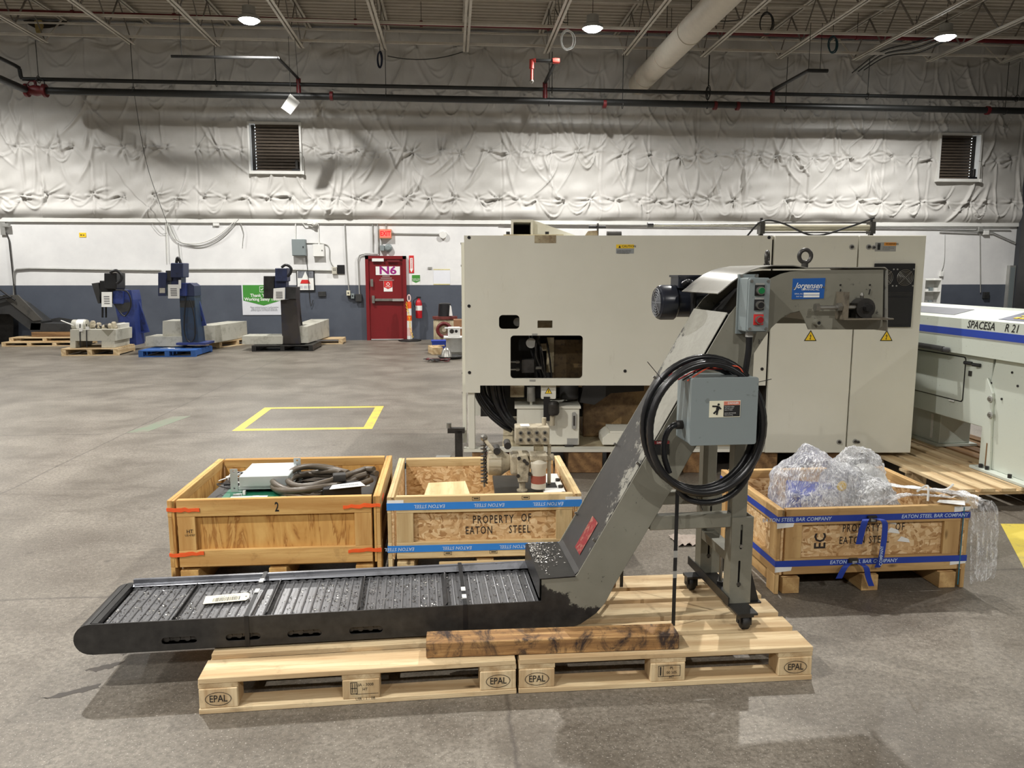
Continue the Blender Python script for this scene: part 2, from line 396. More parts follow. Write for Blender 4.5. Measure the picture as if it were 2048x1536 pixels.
# ================================================================ THE HALL
YW = 19.45; XL, XR, YF = -16.0, 14.75, -12.0; ZC = 7.42
def struct(o, label=None):
    o['kind'] = 'structure'
    if label: o['label'] = label
    return o
def make_floor_mat():
    t = NT('worn_concrete'); v = t.coord(); s = t.sep(v)
    big = t.noise(v, .35, 6, .62); mid = t.noise(v, 1.6, 8, .7); fine = t.noise(v, 46, 5, .75); sp = t.noise(v, 130, 2)
    c = t.ramp(big, [(.3, rgb(104,97,87)), (.5, rgb(130,123,112)), (.7, rgb(150,143,132))])
    c = t.mix(t.ramp(mid, [(.36, (.75,.75,.75,1)), (.6, (0,0,0,1))]), c, rgb(88,80,70))
    c = t.mix(t.ramp(mid, [(.62, (0,0,0,1)), (.8, (.5,.5,.5,1))]), c, rgb(168,160,148))
    c = t.mix(t.ramp(fine, [(.36, (.7,.7,.7,1)), (.6, (0,0,0,1))]), c, rgb(72,66,58))
    c = t.mix(t.ramp(sp, [(.62, (0,0,0,1)), (.72, (.7,.7,.7,1))]), c, rgb(190,184,174))
    wv = t.coord((.5,1.6,1), rot=(0,0,.5)); st = t.noise(wv, 1.1, 9, .78, 1.4)
    c = t.mix(t.ramp(st, [(.55, (0,0,0,1)), (.68, (.7,.7,.7,1))]), c, rgb(76,68,58))
    vo = t.n('ShaderNodeTexVoronoi'); vo.inputs['Scale'].default_value = 1.7; t.l(v, vo.inputs['Vector'])
    spot = t.math('MULTIPLY', t.ramp(vo.outputs['Distance'], [(.015, (1,1,1,1)), (.05, (0,0,0,1))]), .6)
    c = t.mix(spot, c, rgb(58,50,44))
    wob = t.math('MULTIPLY', t.math('SUBTRACT', t.noise(v, 3, 4), .5), .05)
    def joint(co, off, per):
        a = t.math('ADD', t.math('ADD', co, wob), 100*per-off); f = t.math('ABSOLUTE', t.math('SUBTRACT', t.math('FRACT', t.math('DIVIDE', a, per)), .5))
        return t.ramp(f, [(0, (1,1,1,1)), (.0024, (0,0,0,1))])
    j = t.math('MAXIMUM', joint(s[0], .2-1.8, 3.6), joint(s[1], 3.9-2.1, 4.2))
    c = t.mix(t.math('MULTIPLY', j, .6), c, rgb(56,50,46))
    t.col(c); r = t.math('ADD', .30, t.math('MULTIPLY', mid, .34)); t.setp(r, 0, .45)
    t.bump(t.math('ADD', t.math('MULTIPLY', fine, .6), sp), .12, .003); return t.m
FLOORM = make_floor_mat()
fl = struct(MB().box(XL-.3, XR+.3, YF-.3, YW+.3, -.25, 0).build('floor', FLOORM), 'stained grey concrete floor with slab joints')
def make_wall_mat():
    t = NT('two_tone_wall_paint'); v = t.coord(); s = t.sep(v); n = t.noise(v, 1.5, 6, .65); n2 = t.noise(v, 14, 6, .7)
    wht = t.ramp(n, [(.3, rgb(218,218,218)), (.7, rgb(232,232,231))]); gry = t.ramp(n, [(.3, rgb(74,79,90)), (.7, rgb(84,90,101))])
    wht = t.mix(t.ramp(n2, [(.66, (0,0,0,1)), (.74, (.3,.3,.3,1))]), wht, rgb(150,146,140))
    gry = t.mix(t.ramp(n2, [(.68, (0,0,0,1)), (.74, (.5,.5,.5,1))]), gry, rgb(130,128,122))
    m = t.ramp(s[2], [(0, (0,0,0,1)), (1, (1,1,1,1))]); m = t.math('GREATER_THAN', s[2], 1.365)
    t.col(t.mix(m, gry, wht)); t.setp(.55, 0, .4); t.bump(t.noise(v, 30, 3), .06, .004); return t.m
WALLM = make_wall_mat()
DARKW = simple('dark_grey_wall', rgb(58,60,64), .7, 0, .1, 2)
DIMW = simple('dimmed_unseen_wall', rgb(96,95,92), .7, 0, .06, 2)  # unseen walls, greyed down to cut the light they bounce
wb = struct(MB().box(XL-.3, XR+.3, YW, YW+.3, 0, ZC+.3).build('wall_back', WALLM), 'white wall with a dark grey band along the bottom')
struct(MB().box(XL-.3, XL, YF-.3, YW, 0, ZC+.3).build('wall_left', DIMW))
struct(MB().box(XR, XR+.3, YF-.3, YW, 0, ZC+.3).build('wall_right', DARKW))
struct(MB().box(XL, XR, YF-.3, YF, 0, ZC+.3).build('wall_front', DIMW))
# corrugated roof deck: ribs run along X
m = MB(); y = YF-.2; prof = []
while y < YW+.2:
    prof += [(y, ZC), (y+.10, ZC), (y+.115, ZC+.085), (y+.185, ZC+.085), (y+.2, ZC)]; y += .2
n = len(prof); m.v = [(XL-.2, a, b) for a, b in prof]+[(XR+.2, a, b) for a, b in prof]
m.f = [(i, i+1, n+i+1, n+i) for i in range(n-1)]
DECK = simple('white_deck_paint', rgb(188,180,166), .6, 0, .1, 3)
ce = MB(); ce.v = m.v; ce.f = m.f; ce.box(XL-.3, XR+.3, YF-.3, YW+.3, ZC+.09, ZC+.2)
struct(ce.build('ceiling', DECK), 'white corrugated steel roof deck')

# ---------------------------------------------------------------- insulation blanket hung on the upper wall
def make_blanket():
    x0, x1, z0, z1, st = XL, XR, 2.95, 7.36, .024
    nx = int((x1-x0)/st)+1; nz = int((z1-z0)/st)+1
    xs = np.linspace(x0, x1, nx); zs = np.linspace(z0, z1, nz); Xg, Zg = np.meshgrid(xs, zs)
    rng = np.random.RandomState(3); h = np.full_like(Xg, .07)
    def win(cx, cz, rx, rz):
        i0, i1 = np.searchsorted(xs, [cx-rx, cx+rx]); k0, k1 = np.searchsorted(zs, [cz-rz, cz+rz])
        return slice(max(k0, 0), min(k1, nz)), slice(max(i0, 0), min(i1, nx))
    rows = ((3.47, .56, .07, 1.0), (4.58, .58, .09, 1.0), (6.0, .62, .14, .75), (7.0, .9, .12, .5)); pins = []
    for zr, step, jit, amp in rows:
        x = x0+rng.uniform(.1, .4); row = []
        while x < x1:
            row.append((x, zr+rng.uniform(-jit, jit)*.6)); x += step*rng.uniform(.72, 1.3)
        pins.append((row, amp))
    for zr_i, (row, amp) in enumerate(pins):
        for (px, pz) in row:
            sl = win(px, pz, .75, .75); dx = Xg[sl]-px; dz = Zg[sl]-pz; r = np.hypot(dx, dz)+1e-4; th = np.arctan2(dz, dx)
            h[sl] += -amp*.075*np.exp(-(r/.06)**2)
            for q in range(rng.randint(6, 11)):
                a = rng.choice((rng.uniform(0, 6.3), rng.normal(0, .3), rng.normal(PI, .3), rng.normal(-PI/2, .55))); L = rng.uniform(.14, .55); wd = rng.uniform(.012, .026); cv = rng.uniform(-.5, .5); am = amp*rng.uniform(.03, .085)
                u = dx*np.cos(a)+dz*np.sin(a); v_ = -dx*np.sin(a)+dz*np.cos(a)-cv*u*u; f = np.clip(1-u/L, 0, 1)*np.clip(u/.03, 0, 1)*(u > 0); ww = wd*(.5+1.6*np.clip(u, 0, 1)/L)
                h[sl] += am*f*(np.exp(-(v_/ww)**2)-.55*np.exp(-((v_-1.8*ww)/ww)**2))
        # drooping folds between neighbouring pins, and bulging pillows
        for a, b in zip(row[:-1], row[1:]):
            xm = (a[0]+b[0])/2; hw = (b[0]-a[0])/2; zt = (a[1]+b[1])/2
            for q in range(rng.randint(0, 3) if zr_i < 2 else rng.randint(1, 4)):
                sag = rng.uniform(.06, .45)*(1 if zr_i < 2 else 1.9); wd = rng.uniform(.014, .035); am = amp*rng.uniform(.02, .055); sk = rng.uniform(-.5, .5)
                sl = win(xm, zt-sag/2, hw*1.05, sag/2+.15); u = (Xg[sl]-xm)/hw
                zc = zt-sag*np.clip(1-u*u, 0, 1)*(1+sk*u); d = Zg[sl]-zc
                h[sl] += am*np.exp(-(d/wd)**2)*np.clip(1-np.abs(u), 0, 1)**.5-am*.6*np.exp(-((d-wd*2)/wd)**2)*np.clip(1-np.abs(u), 0, 1)
    # long falling drapes in the upper part
    for q in range(320):
        cx = rng.uniform(x0, x1); zt = rng.uniform(4.0, 7.2); L = rng.uniform(.5, 1.6); cv = rng.uniform(-.8, .8); wd = rng.uniform(.02, .05); am = rng.uniform(.025, .08)
        sl = win(cx+cv*L*.3, zt-L/2, abs(cv)*L+.3, L/2+.05); u = np.clip((zt-Zg[sl])/L, 0, 1)
        d = Xg[sl]-(cx+cv*L*u*u); h[sl] += am*np.exp(-(d/wd)**2)*np.sin(PI*u)*((Zg[sl] < zt) & (Zg[sl] > zt-L))
    for x in np.arange(x0+.3, x1, 1.21):
        d = Xg-(x+.012*np.sin(Zg*5+x)); h += -.02*np.exp(-(d/.012)**2)+.014*np.exp(-((d-.04)/.03)**2)
    nz_ = np.zeros_like(h)
    for q in range(26):
        a = rng.uniform(0, 6.3); f = rng.uniform(2, 16); nz_ += .02/f**.9*np.sin(Xg*f*np.cos(a)+Zg*f*np.sin(a)*1.3+rng.uniform(0, 6.3))
    h += nz_
    h += .09*np.exp(-((Zg-3.14)/.13)**2)*(.8+.3*np.sin(Xg*1.3+np.sin(Xg*.7)*2)+.25*np.sin(Xg*3.7+2*np.sin(Xg*1.1)))
    h *= np.clip((Zg-z0+.015)/.1, .1, 1)**.5
    for p0_, p1_ in (((500, 344), (599, 246)), ((1876, 360), (1965, 268))):
        a_ = onY(*p0_, YW-.1); b_ = onY(*p1_, YW-.1); ins = (Xg > a_.x) & (Xg < b_.x) & (Zg > a_.z) & (Zg < b_.z); h[ins] = -.012
    Yg = YW-.02-np.clip(h, -.012, None)
    co = np.stack([Xg, Yg, Zg], -1).reshape(-1, 3)
    i = np.arange(nz*nx).reshape(nz, nx); q = np.stack([i[:-1,:-1], i[:-1,1:], i[1:,1:], i[1:,:-1]], -1).reshape(-1, 4)
    me = bpy.data.meshes.new('insulation_blanket'); me.vertices.add(len(co)); me.vertices.foreach_set('co', co.ravel())
    me.loops.add(q.size); me.loops.foreach_set('vertex_index', q.ravel().astype(np.int32)); me.polygons.add(len(q)); me.polygons.foreach_set('loop_start', (np.arange(len(q))*4).astype(np.int32))
    me.update(calc_edges=True); me.polygons.foreach_set('use_smooth', np.ones(len(q), bool))
    t = NT('white_vinyl_blanket'); v = t.coord(); f = t.noise(v, 1.1, 6, .65); g = t.noise(t.coord((1,1,.4)), 3, 7, .7)
    c = t.ramp(f, [(.3, rgb(190,188,183)), (.7, rgb(206,204,200))]); c = t.mix(t.ramp(g, [(.6, (0,0,0,1)), (.8, (.45,.45,.45,1))]), c, rgb(160,152,138))
    t.col(c); t.setp(.5, 0, .35)
    return link('insulation_blanket', me, t.m, wb)
make_blanket()
LEDGE = MB(); LEDGE.box(XL, XR, YW-.06, YW, 2.86, 2.95); LEDGE.build('wall_ledge', WHITE, wb)

# torn corner of the blanket with glass wool showing
_p = [onY(x, y, YW-.2) for x, y in ((46, 41), (60, 39), (100, 43), (136, 41), (128, 50), (98, 56), (72, 57), (58, 50))]; MB().plate([(q.x, q.z) for q in _p], YW-.21, YW-.19).build('insulation_tear', simple('dark_tear', rgb(44,40,34), .9), wb)
_p = [onY(x, y, YW-.22) for x, y in ((70, 42), (84, 40), (88, 52), (82, 66), (76, 74), (72, 60))]; MB().plate([(q.x, q.z) for q in _p], YW-.25, YW-.22).build('glass_wool_tuft', simple('yellow_glass_wool', rgb(150,132,84), .9, 0, .3, 20), wb)
# ---------------------------------------------------------------- roof joists (double-angle chords, flat webs)
WEBM = simple('shaded_web_paint', rgb(112,106,98), .6, 0, .15)  # joist paint darkened to imitate the shade on the webs
def joist_proto():
    o = thing('roof_joist', 'white open-web steel roof joist under the corrugated deck', 'joist', (0,0,0), 0, 'roof joists'); y0 = 6.4
    for nm, z, y1 in (('bottom_chord', 6.60, 18.3), ('top_chord', 7.34, 19.42)):
        m = MB()
        for sx in (-1, 1):
            m.box(sx*.012, sx*.065, y0, y1, z, z+.008) if sx > 0 else m.box(-.065, -.012, y0, y1, z, z+.008)
            m.box(min(sx*.012, sx*.018), max(sx*.012, sx*.018), y0, y1, z, z+.06)
        m.build(nm, JOIST, o)
    a = MB(); L = .60; a.bar((0, -L/2, 0), (0, L/2, .72), .012, .04); me = a.mesh('web_member'); me.materials.append(WEBM)
    a2 = MB(); a2.bar((0, L/2, 0), (0, -L/2, .72), .012, .04); me2 = a2.mesh('web_member'); me2.materials.append(WEBM)
    y = 18.3-.3; k = 0
    while y > y0+.3:
        w_ = bpy.data.objects.new('web_member', me if k % 2 else me2); COL.objects.link(w_); w_.parent = o; w_.location = (0, y, 6.62); y -= .6; k += 1
    MB().bar((0, 18.28, 6.62), (0, 19.15, 7.35), .012, .04).build('web_member', JOIST, o)
    return o
J0 = joist_proto()
for k in range(-8, 8):
    j = J0 if k == -8 else copy_tree(J0); j.location.x = .36+1.82*k
# ---------------------------------------------------------------- high-bay lamps
LENS = emis('lamp_lens', (.92, .97, 1, 1), 60)
lamp_n = 0
for yy in LAMP_ROWS:
    for xx in LAMP_COLS:
        lab = {-3.84: 'lit high-bay lamp hanging above the tilted white panel', 2.84: 'lit high-bay lamp hanging beside the cream duct', 10.2: 'lit high-bay lamp hanging toward the dark side wall'}.get(xx, 'lit high-bay lamp under the roof') if yy == 16 else ('unlit high-bay lamp over the middle of the hall' if (xx, yy) in LAMPS_OUT else 'lit high-bay lamp over the middle of the hall')
        o = thing('high_bay_lamp', lab, 'lamp', (xx, yy, LAMP_Z), 0, 'high-bay lamps')
        m = MB(); m.lathe([(.1, .26), (.12, .25), (.13, .1), (.2, .06), (.21, 0), (.19, 0), (.18, .03), (.02, .035)], (0,0,0), 20); m.build('housing', GALV, o, auto=35)
        MB().lathe([(.18, .02), (.17, -.02), (.12, -.05), (.01, -.065)], (0,0,0), 20).build('lens', GALV if (xx, yy) in LAMPS_OUT else LENS, o)
        m = MB(); m.cyl((0,0,.25), (0,0,ZC-LAMP_Z), .006, 6); m.build('hanger_rod', DSTEEL, o)
        if (xx, yy) in LAMPS_OUT: continue
        ld = bpy.data.lights.new('lamp_light', 'SPOT'); ld.energy = LAMP_W; ld.spot_size = R(LAMP_CONE); ld.spot_blend = .75; ld.color = LAMP_COL; ld.shadow_soft_size = .045
        lo = bpy.data.objects.new('lamp_light', ld); COL.objects.link(lo); lo.parent = o; lo.location = (0, 0, -.19)

# ---------------------------------------------------------------- pipes, hangers and duct under the roof
YP_ = 18.2
def hangers(o, spots, ztop=6.6):
    for (px, py, ybot) in spots:
        a = onY(px, ybot, YP_); MB().cyl((a.x, YP_, ztop+.02), a, .008, 6).build('hanger_rod', BLACKPIPE, o)
        MB().torus((a.x, YP_, a.z-.03), .075, .008, 14, 6, 'x').build('hanger_ring', DSTEEL, o)
mn = thing('sprinkler_main', 'thick black sprinkler main with red couplings along the insulated wall', 'pipe')
a = onY(62, 181, YP_); b = onY(2048, 222, YP_); b = a+(b-a)*1.1
MB().cyl(a, b, .075, 14).build('pipe', BLACKPIPE, mn, True)
tag(MB().tube([a+Vector((-.08, -.1, 0)), Vector((a.x-.1, 13, a.z)), Vector((a.x-.1, 9, a.z))], .075, 12).build('sprinkler_feed', BLACKPIPE, None, True), 'thick black feed pipe joining the sprinkler main at the red valve', 'pipe')
for px, py in ((663, 192), (1209, 208), (1430, 211), (1475, 212), (1975, 221)):
    q = onY(px, py, YP_); MB().cyl(q-Vector((.035,0,0)), q+Vector((.035,0,0)), .1, 14).build('coupling', REDPIPE, mn, True)
v = MB(); q = onY(72, 181, YP_)
v.cyl(q-Vector((.22,0,0)), q-Vector((.16,0,0)), .14, 14); v.cyl(q+Vector((.16,0,0)), q+Vector((.22,0,0)), .14, 14); v.lathe([(.08,-.18), (.12,0), (.08,.18)], q, 14, 'x'); v.cyl(q, q+Vector((.02,-.05,.2)), .03)
v.build('gate_valve', REDPIPE, mn, True)
MB().torus(q+Vector((.12,-.06,.14)), .1, .012, 18, 6, 'y').build('handwheel', BLACKPIPE, mn)
MB().torus(q+Vector((-.05,-.06,.1)), .08, .012, 18, 6, 'y').build('handwheel', REDPIPE, mn)
hangers(mn, ((267, 90, 178), (772, 100, 190), (1098, 110, 203), (1245, 120, 208), (1415, 118, 208), (1571, 120, 213), (2010, 132, 220)))
up = thing('upper_black_pipe', 'thinner black pipe running above the sprinkler main', 'pipe')
a = onY(45, 158, YP_); b = onY(2048, 198, YP_); b = a+(b-a)*1.1
MB().cyl(a, b, .042, 12).build('pipe', BLACKPIPE, up, True)
c0 = ground(36, 141, a.z+.22); MB().tube([a, a+Vector((-.02,-.02,.05)), Vector((a.x-.02, YP_-.05, a.z+.2))], .042, 10).build('pipe', BLACKPIPE, up, True); tag(MB().tube([Vector((a.x-.02, YP_-.06, a.z+.21)), Vector((a.x-.05, YP_-.2, a.z+.24)), Vector((a.x-.05, 10, a.z+.24))], .042, 10).build('upper_feed_pipe', BLACKPIPE, None, True), 'thinner black feed pipe bending down to the upper black pipe', 'pipe')
hangers(up, ((77, 74, 156), (432, 90, 163), (1104, 100, 177), (1735, 128, 190), (2034, 132, 194)))
br = thing('armover_pipe', 'glossy black pipe arm reaching out above the louvred vent', 'pipe'); zb = onY(598, 157, YP_).z
p0 = onY(598, 192, YP_); p1 = Vector((p0.x, YP_, zb)); p2 = ground(556, 116, zb); p3 = p2+Vector((-2.1, .05, 0))
MB().tube([p1, p2], .03, 10).build('arm', BLACKPIPE, br, True); MB().tube([p2, p3], .03, 10).build('outrigger', simple('glossy_black_pipe', rgb(40,40,40), .22), br, True); MB().cyl(p0, p1, .05, 12).build('riser', REDPIPE, br, True)
MB().cyl(p3+Vector((.2,0,0)), p3+Vector((.2,0,1.0)), .006, 6).build('hanger_rod', BLACKPIPE, br)
br = thing('armover_pipe', 'pipe arm with bright red elbows and a sprinkler drop', 'pipe'); p0 = onY(1090, 205, YP_); zb = onY(1090, 165, YP_).z
p1 = Vector((p0.x, YP_, zb)); p2 = ground(1112, 122, zb); p3 = p2+Vector((-.5, 0, 0)); p4 = p3+Vector((0,0,-.38))
REDB = simple('bright_red_fitting', rgb(196,70,62), .45)
MB().cyl(p0, p1, .055, 12).build('riser', REDPIPE, br, True); MB().tube([p1, p2], .038, 10).build('arm', BLACKPIPE, br, True)
MB().tube([p2, p3], .035, 10).build('outrigger', BLACKPIPE, br, True); MB().lathe([(.055,-.07), (.06,0), (.055,.07)], p2, 12, 'x').build('elbow', REDB, br, True)
MB().tube([p3+Vector((.08,0,0)), p3, p3+Vector((0,0,-.16))], .05, 10).build('elbow', REDB, br, True); MB().cyl(p3, p4, .03, 10).build('drop', REDB, br, True); MB().lathe([(.03,.0), (.05,-.03), (.02,-.07)], p4, 10).build('sprinkler_head', STEEL, br)
br = thing('armover_pipe', 'dark pipe arm bent toward the teal cable coil', 'pipe'); p0 = onY(1544, 212, YP_); zb = onY(1544, 180, YP_).z
p1 = Vector((p0.x, YP_, zb)); p2 = ground(1617, 141, zb); p3 = p2+Vector((.42,0,0))
MB().cyl(p0, p1, .055, 12).build('riser', REDPIPE, br, True); MB().tube([p1, p2, p3], .038, 10).build('arm', BLACKPIPE, br, True)
for q in (p2, p2+Vector((.25,0,0))): MB().cyl(q, q+Vector((0,0,.95)), .006, 6).build('hanger_rod', BLACKPIPE, br)
rp = thing('red_sprinkler_line', 'dark red sprinkler line running between the roof joists', 'pipe'); a = onY(-40, 21, 17.6); b = onY(2090, 85, 17.6)
MB().cyl(a, b, .045, 12).build('pipe', REDPIPE, rp, True)
for px in (128, 316, 660, 788, 1040, 1290, 1680): q = a+(b-a)*((px+40)/2130); MB().cyl(q-Vector((.03,0,0)), q+Vector((.03,0,0)), .065, 12).build('coupling', REDPIPE, rp); MB().cyl(q, q+Vector((0,0,ZC-q.z)), .006, 6).build('hanger_rod', BLACKPIPE, rp)
for yb, z, w_, lb_ in ((18.0, 6.66, .05, 'white bridging bar across the lower joist ends beside the wall'), (16.7, 6.68, .05, 'white bridging bar across the lower joist chords behind the lamps'), (18.15, 6.95, .03, 'thin white bridging bar halfway up the joist ends beside the wall'), (17.0, 7.3, .05, 'white bridging bar tight under the corrugated deck')):
    tag(MB().box(XL+.05, XR-.05, yb-.02, yb+.02, z, z+w_).build('joist_bridging', JOIST), lb_, 'bridging bar', 'joist bridging bars')
du = thing('round_duct', 'large round cream duct sloping down to the insulated wall', 'duct'); q = onY(1277, 168, 19.36)
MB().cyl((q.x, 19.4, q.z), (q.x, 8, q.z), .25, 24).build('duct_pipe', DUCTM, du, True)
for yy in (18.6, 16.9, 15.2): MB().cyl((q.x, yy, q.z), (q.x, yy+.06, q.z), .262, 24).build('duct_band', DUCTM, du, True); MB().cyl((q.x, yy, q.z+.25), (q.x, yy, ZC), .008, 6).build('hanger_rod', DSTEEL, du)
# hanging tilted panel
pn = thing('hanging_panel', 'tilted white panel hanging on strings above the louvred vent', 'panel')
cs = [onY(581, 188, 17.5), onY(600, 205, 17.65), onY(581, 229, 17.6), onY(563, 216, 17.45)]; nn = (cs[1]-cs[0]).cross(cs[3]-cs[0]).normalized()*.02
MB().add(cs+[c+nn for c in cs], [(0,1,2,3), (7,6,5,4), (0,4,5,1), (1,5,6,2), (2,6,7,3), (3,7,4,0)]).build('panel', WHITE, pn)
m = MB(); m.cyl(cs[0], Vector((cs[0].x, 17.5, 6.62)), .005, 5); m.cyl(cs[1], Vector((cs[1].x-.05, 17.6, 6.62)), .005, 5); m.build('string', BLACKPIPE, pn)
TEAL = simple('teal_cable', rgb(24,60,68), .5); WHCAB = simple('white_cable', rgb(214,214,208), .5)
def coil(px, py, Y, rx, rz, mat, label, ztop=6.62, n=5):
    c = onY(px, py, Y); o = thing('cable_coil', label, 'cable', (0,0,0), 0); 
    for i in range(n): MB().torus(c+Vector((random.uniform(-.02,.02), (i-n/2)*.018, random.uniform(-.03,.03))), 1, .009, 26, 6, 'y', rx*random.uniform(.85,1.05), rz*random.uniform(.92,1.05)).build('cable_loop', mat, o)
    MB().cyl(c+Vector((0,0,rz)), (c.x, Y, max(ztop, c.z+rz+.1)), .007, 6).build('tie', BLACKPIPE, o)
coil(760, 120, 17.8, .05, .17, simple('navy_cable', rgb(22,30,52), .5), 'small dark blue cable coil hanging from a joist end')
coil(1135, 79, 17.0, .14, .2, WHCAB, 'loose white cable coil hanging beside the lit lamp', 7.43)
coil(1533, 47, 17.0, .15, .22, BLACKPIPE, 'black cable coil hanging beside the cream duct', 7.43, 4)
coil(1665, 90, 17.45, .1, .17, TEAL, 'teal cable coil hanging over the bent pipe arm', 7.43)
coil(1417, 185, 18.1, .05, .14, BLACKPIPE, 'small black cable loop hung over the sprinkler main', 6.6, 3)
for px0, py0, px1, py1, Y, sag, lb_ in ((775, 112, 928, 103, 18.3, .12, 'thin dark cable slung from the dark blue coil to the next joist end'), (1390, 30, 1520, 25, 16.8, .15, 'thin dark cable slung from the cream duct to the black coil'), (1110, 15, 1135, 45, 16.8, .1, 'short dark cable slung above the loose white coil')):
    a = onY(px0, py0, Y); b = onY(px1, py1, Y); tag(MB().tube([a+(b-a)*t-Vector((0,0,sag*4*t*(1-t))) for t in [i/8 for i in range(9)]], .01, 6).build('roof_cable', BLACKPIPE), lb_, 'cable', 'cables under the roof')

cb = thing('cable_bundle', 'bundle of grey cables hanging loose from a joist beside the insulated wall', 'cable')
for i in range(5):
    a = onY(1895+3*i, 66+2*i, 17.2); b = onY(1760+4*i, 104+2*i, 18.0); c = onY(1704+6*i, 146-1.5*i, 18.6); MB().tube(spline([a, (a+b)/2+Vector((0,0,-.03*i)), b, c], 6), .014, 6).build('cable', GALV if i % 2 else BLACKPIPE, cb, True)
MB().cyl(onY(1830, 80, 17.6), Vector((onY(1830, 80, 17.6).x, 17.6, 7.40)), .007, 6).build('tie', BLACKPIPE, cb)
a = onY(270, 178, 18.2); b = onY(334, 446, 19.3); tag(MB().tube(spline([a-Vector((0,.09,0)), a+(b-a)*.5+Vector((-.12,0,-.1)), b], 8), .006, 6).build('slack_cord', BLACKPIPE, None, True), 'thin slack cord hanging from the sprinkler main to the wall cables', 'cord')
# ================================================================ FRONT: pallets, beam, chip conveyor
def ellipse_mark(parent, x, y, z, w, h, s):
    m = MB(); n = 28
    for i in range(n):
        a, b = 2*PI*i/n, 2*PI*(i+1)/n
        m.add([(x+w*k*math.cos(t), y, z+h*k2*math.sin(t)) for t, k, k2 in ((a,1,1), (b,1,1), (b,.95,.92), (a,.95,.92))], [(0,1,2,3)])
    m.build('stamp_ring', INK, parent)
    text(s, INK, parent, (x, y, z), h*1.45, .78, bold=.006, ext=0.0)
def euro_pallet(label, x, y, ang, marks):
    o = thing('wooden_pallet', label, 'pallet', (x, y, 0), ang, 'front wooden pallets'); yy = 0
    for i, wd in enumerate((.145, .10, .145, .10, .145)):
        dz = random.uniform(-.001, .001); e = random.uniform(0, .006)
        MB().box(e, 1.2-random.uniform(0, .005), yy, yy+wd, .122, .144+dz).build('deck_board', PW['x'], o, bev=.002); yy += wd+.04
    for xx in (0, .5275, 1.055): MB().box(xx, xx+.145, .005, .795, .1002, .1218).build('cross_board', PW['y'], o, bev=.002)
    for iy, (y0, wd) in enumerate(((0, .1), (.3275, .145), (.7, .1))):
        MB().box(0, 1.2, y0, y0+wd, 0.0005, .022).build('bottom_board', PW['x'], o, bev=.002)
        for ix, xx in enumerate((.002, .5295, 1.057)):
            b = MB().box(xx, xx+.141, y0+.002, y0+wd-.002, .0222, .1).build('block', PW['z'], o, bev=.003)
            if iy == 0 and ix != 1: ellipse_mark(b, xx+.0705, y0-.0015, .060, .048, .027, 'EPAL')
            if iy == 0 and ix == 1:
                for k, s in enumerate(marks[0]): text(s, INK, b, (xx+.085, y0-.0012, .080-.019*k), .017, .9, ext=0)
                m = MB()
                for u0, u1, z0, z1 in marks[1]: m.box(xx+u0, xx+u1, y0-.0014, y0-.0004, z0, z1)
                m.build('stamp_frame', INK, b)
    return o
fr1 = [(.03,.032,.044,.092), (.054,.056,.044,.092), (.03,.056,.09,.092), (.03,.056,.044,.046), (.036,.038,.05,.088), (.046,.048,.05,.088), (.05,.135,.042,.0432), (.03,.056,.066,.068)]
fr2 = [(.03,.12,.09,.0915), (.03,.12,.045,.0465), (.03,.0315,.045,.0915), (.1185,.12,.045,.0915), (.05,.0515,.045,.0915), (.037,.042,.05,.086)]
euro_pallet('pale stamped pallet under the low tail of the chip conveyor', -.964, 2.765, R(2.57), (('UA - 3008', 'HT', '', 'UIR - 1 - 08'), fr1))
euro_pallet('pale stamped pallet under the caster stand of the chip conveyor', .243, 2.819, R(.65), (('PL', '00 505', 'HT', '', ''), fr2))
bm = MB(); bm.box(0, 1.01, 0, .105, 0, .062)
o = bm.build('wooden_beam', BEAMW, None, bev=.003); o.location = (-.118, 2.853, .1455); o.rotation_euler = (0,0,R(-.2)); tag(o, 'dark stained square timber lying along the front pallets', 'timber')
q = ground(1255, 1163, .144); o = MB().box(-.06, .05, 0, .5, 0, .075).build('wooden_block', DW['y'], None, bev=.003); o.location = (.72, 3.48, .1455); tag(o, 'short reddish timber block behind the chip conveyor bend', 'timber')

CF = Frame(-1.208, 2.969, R(2.668))
cv = thing('chip_conveyor', 'grey and black chip conveyor with a sloping chute, motor and blue nameplate, on pallets', 'conveyor', (CF.o.x, CF.o.y, 0), CF.a)
WD = .41
tail = [(-.22+.062*math.cos(R(a)), .22+.062*math.sin(R(a))) for a in range(90, 271, 15)]
under = [(1.69, .158), (1.735, .172), (1.80, .215), (1.84, .261), (1.878, .337), (2.110, .735), (2.20, .90), (2.40, 1.235), (2.453, 1.318), (2.49, 1.375), (2.522, 1.420), (2.56, 1.456), (2.60, 1.478), (2.641, 1.486)]
headf = [(2.665, 1.448), (2.684, 1.409), (2.991, 1.406), (3.012, 1.42), (3.0, 1.655)]
headb = [(2.66, 1.44), (2.684, 1.409), (2.991, 1.406), (3.012, 1.42), (3.0, 1.655)]
topc = [(2.662, 1.653), (2.591, 1.647), (2.55, 1.637), (2.512, 1.620), (2.45, 1.583), (2.382, 1.526), (2.339, 1.472), (1.722, .395), (1.708, .380), (1.567, .378), (1.567, .282)]
slots = [rrect(x0, x0+.135, .182, .212, .0145, 4) for x0 in (.045, .29, .53, .775)]
MB().plate(tail+under+headf+topc, 0, .006, slots).build('side_plate', CONV, cv)
MB().plate(tail+under+[(2.56,1.43), (2.60,1.416)]+headb[1:]+topc[:-1]+[(1.567, .282)], WD-.006, WD).build('side_plate', CONV, cv)
MB().sheet([(-.22, .158)]+under, .006, WD-.006, -.004).build('bottom_plate', CONV, cv)
MB().sheet(tail, .006, WD-.006, .004).build('tail_end_plate', OILY, cv, auto=50)
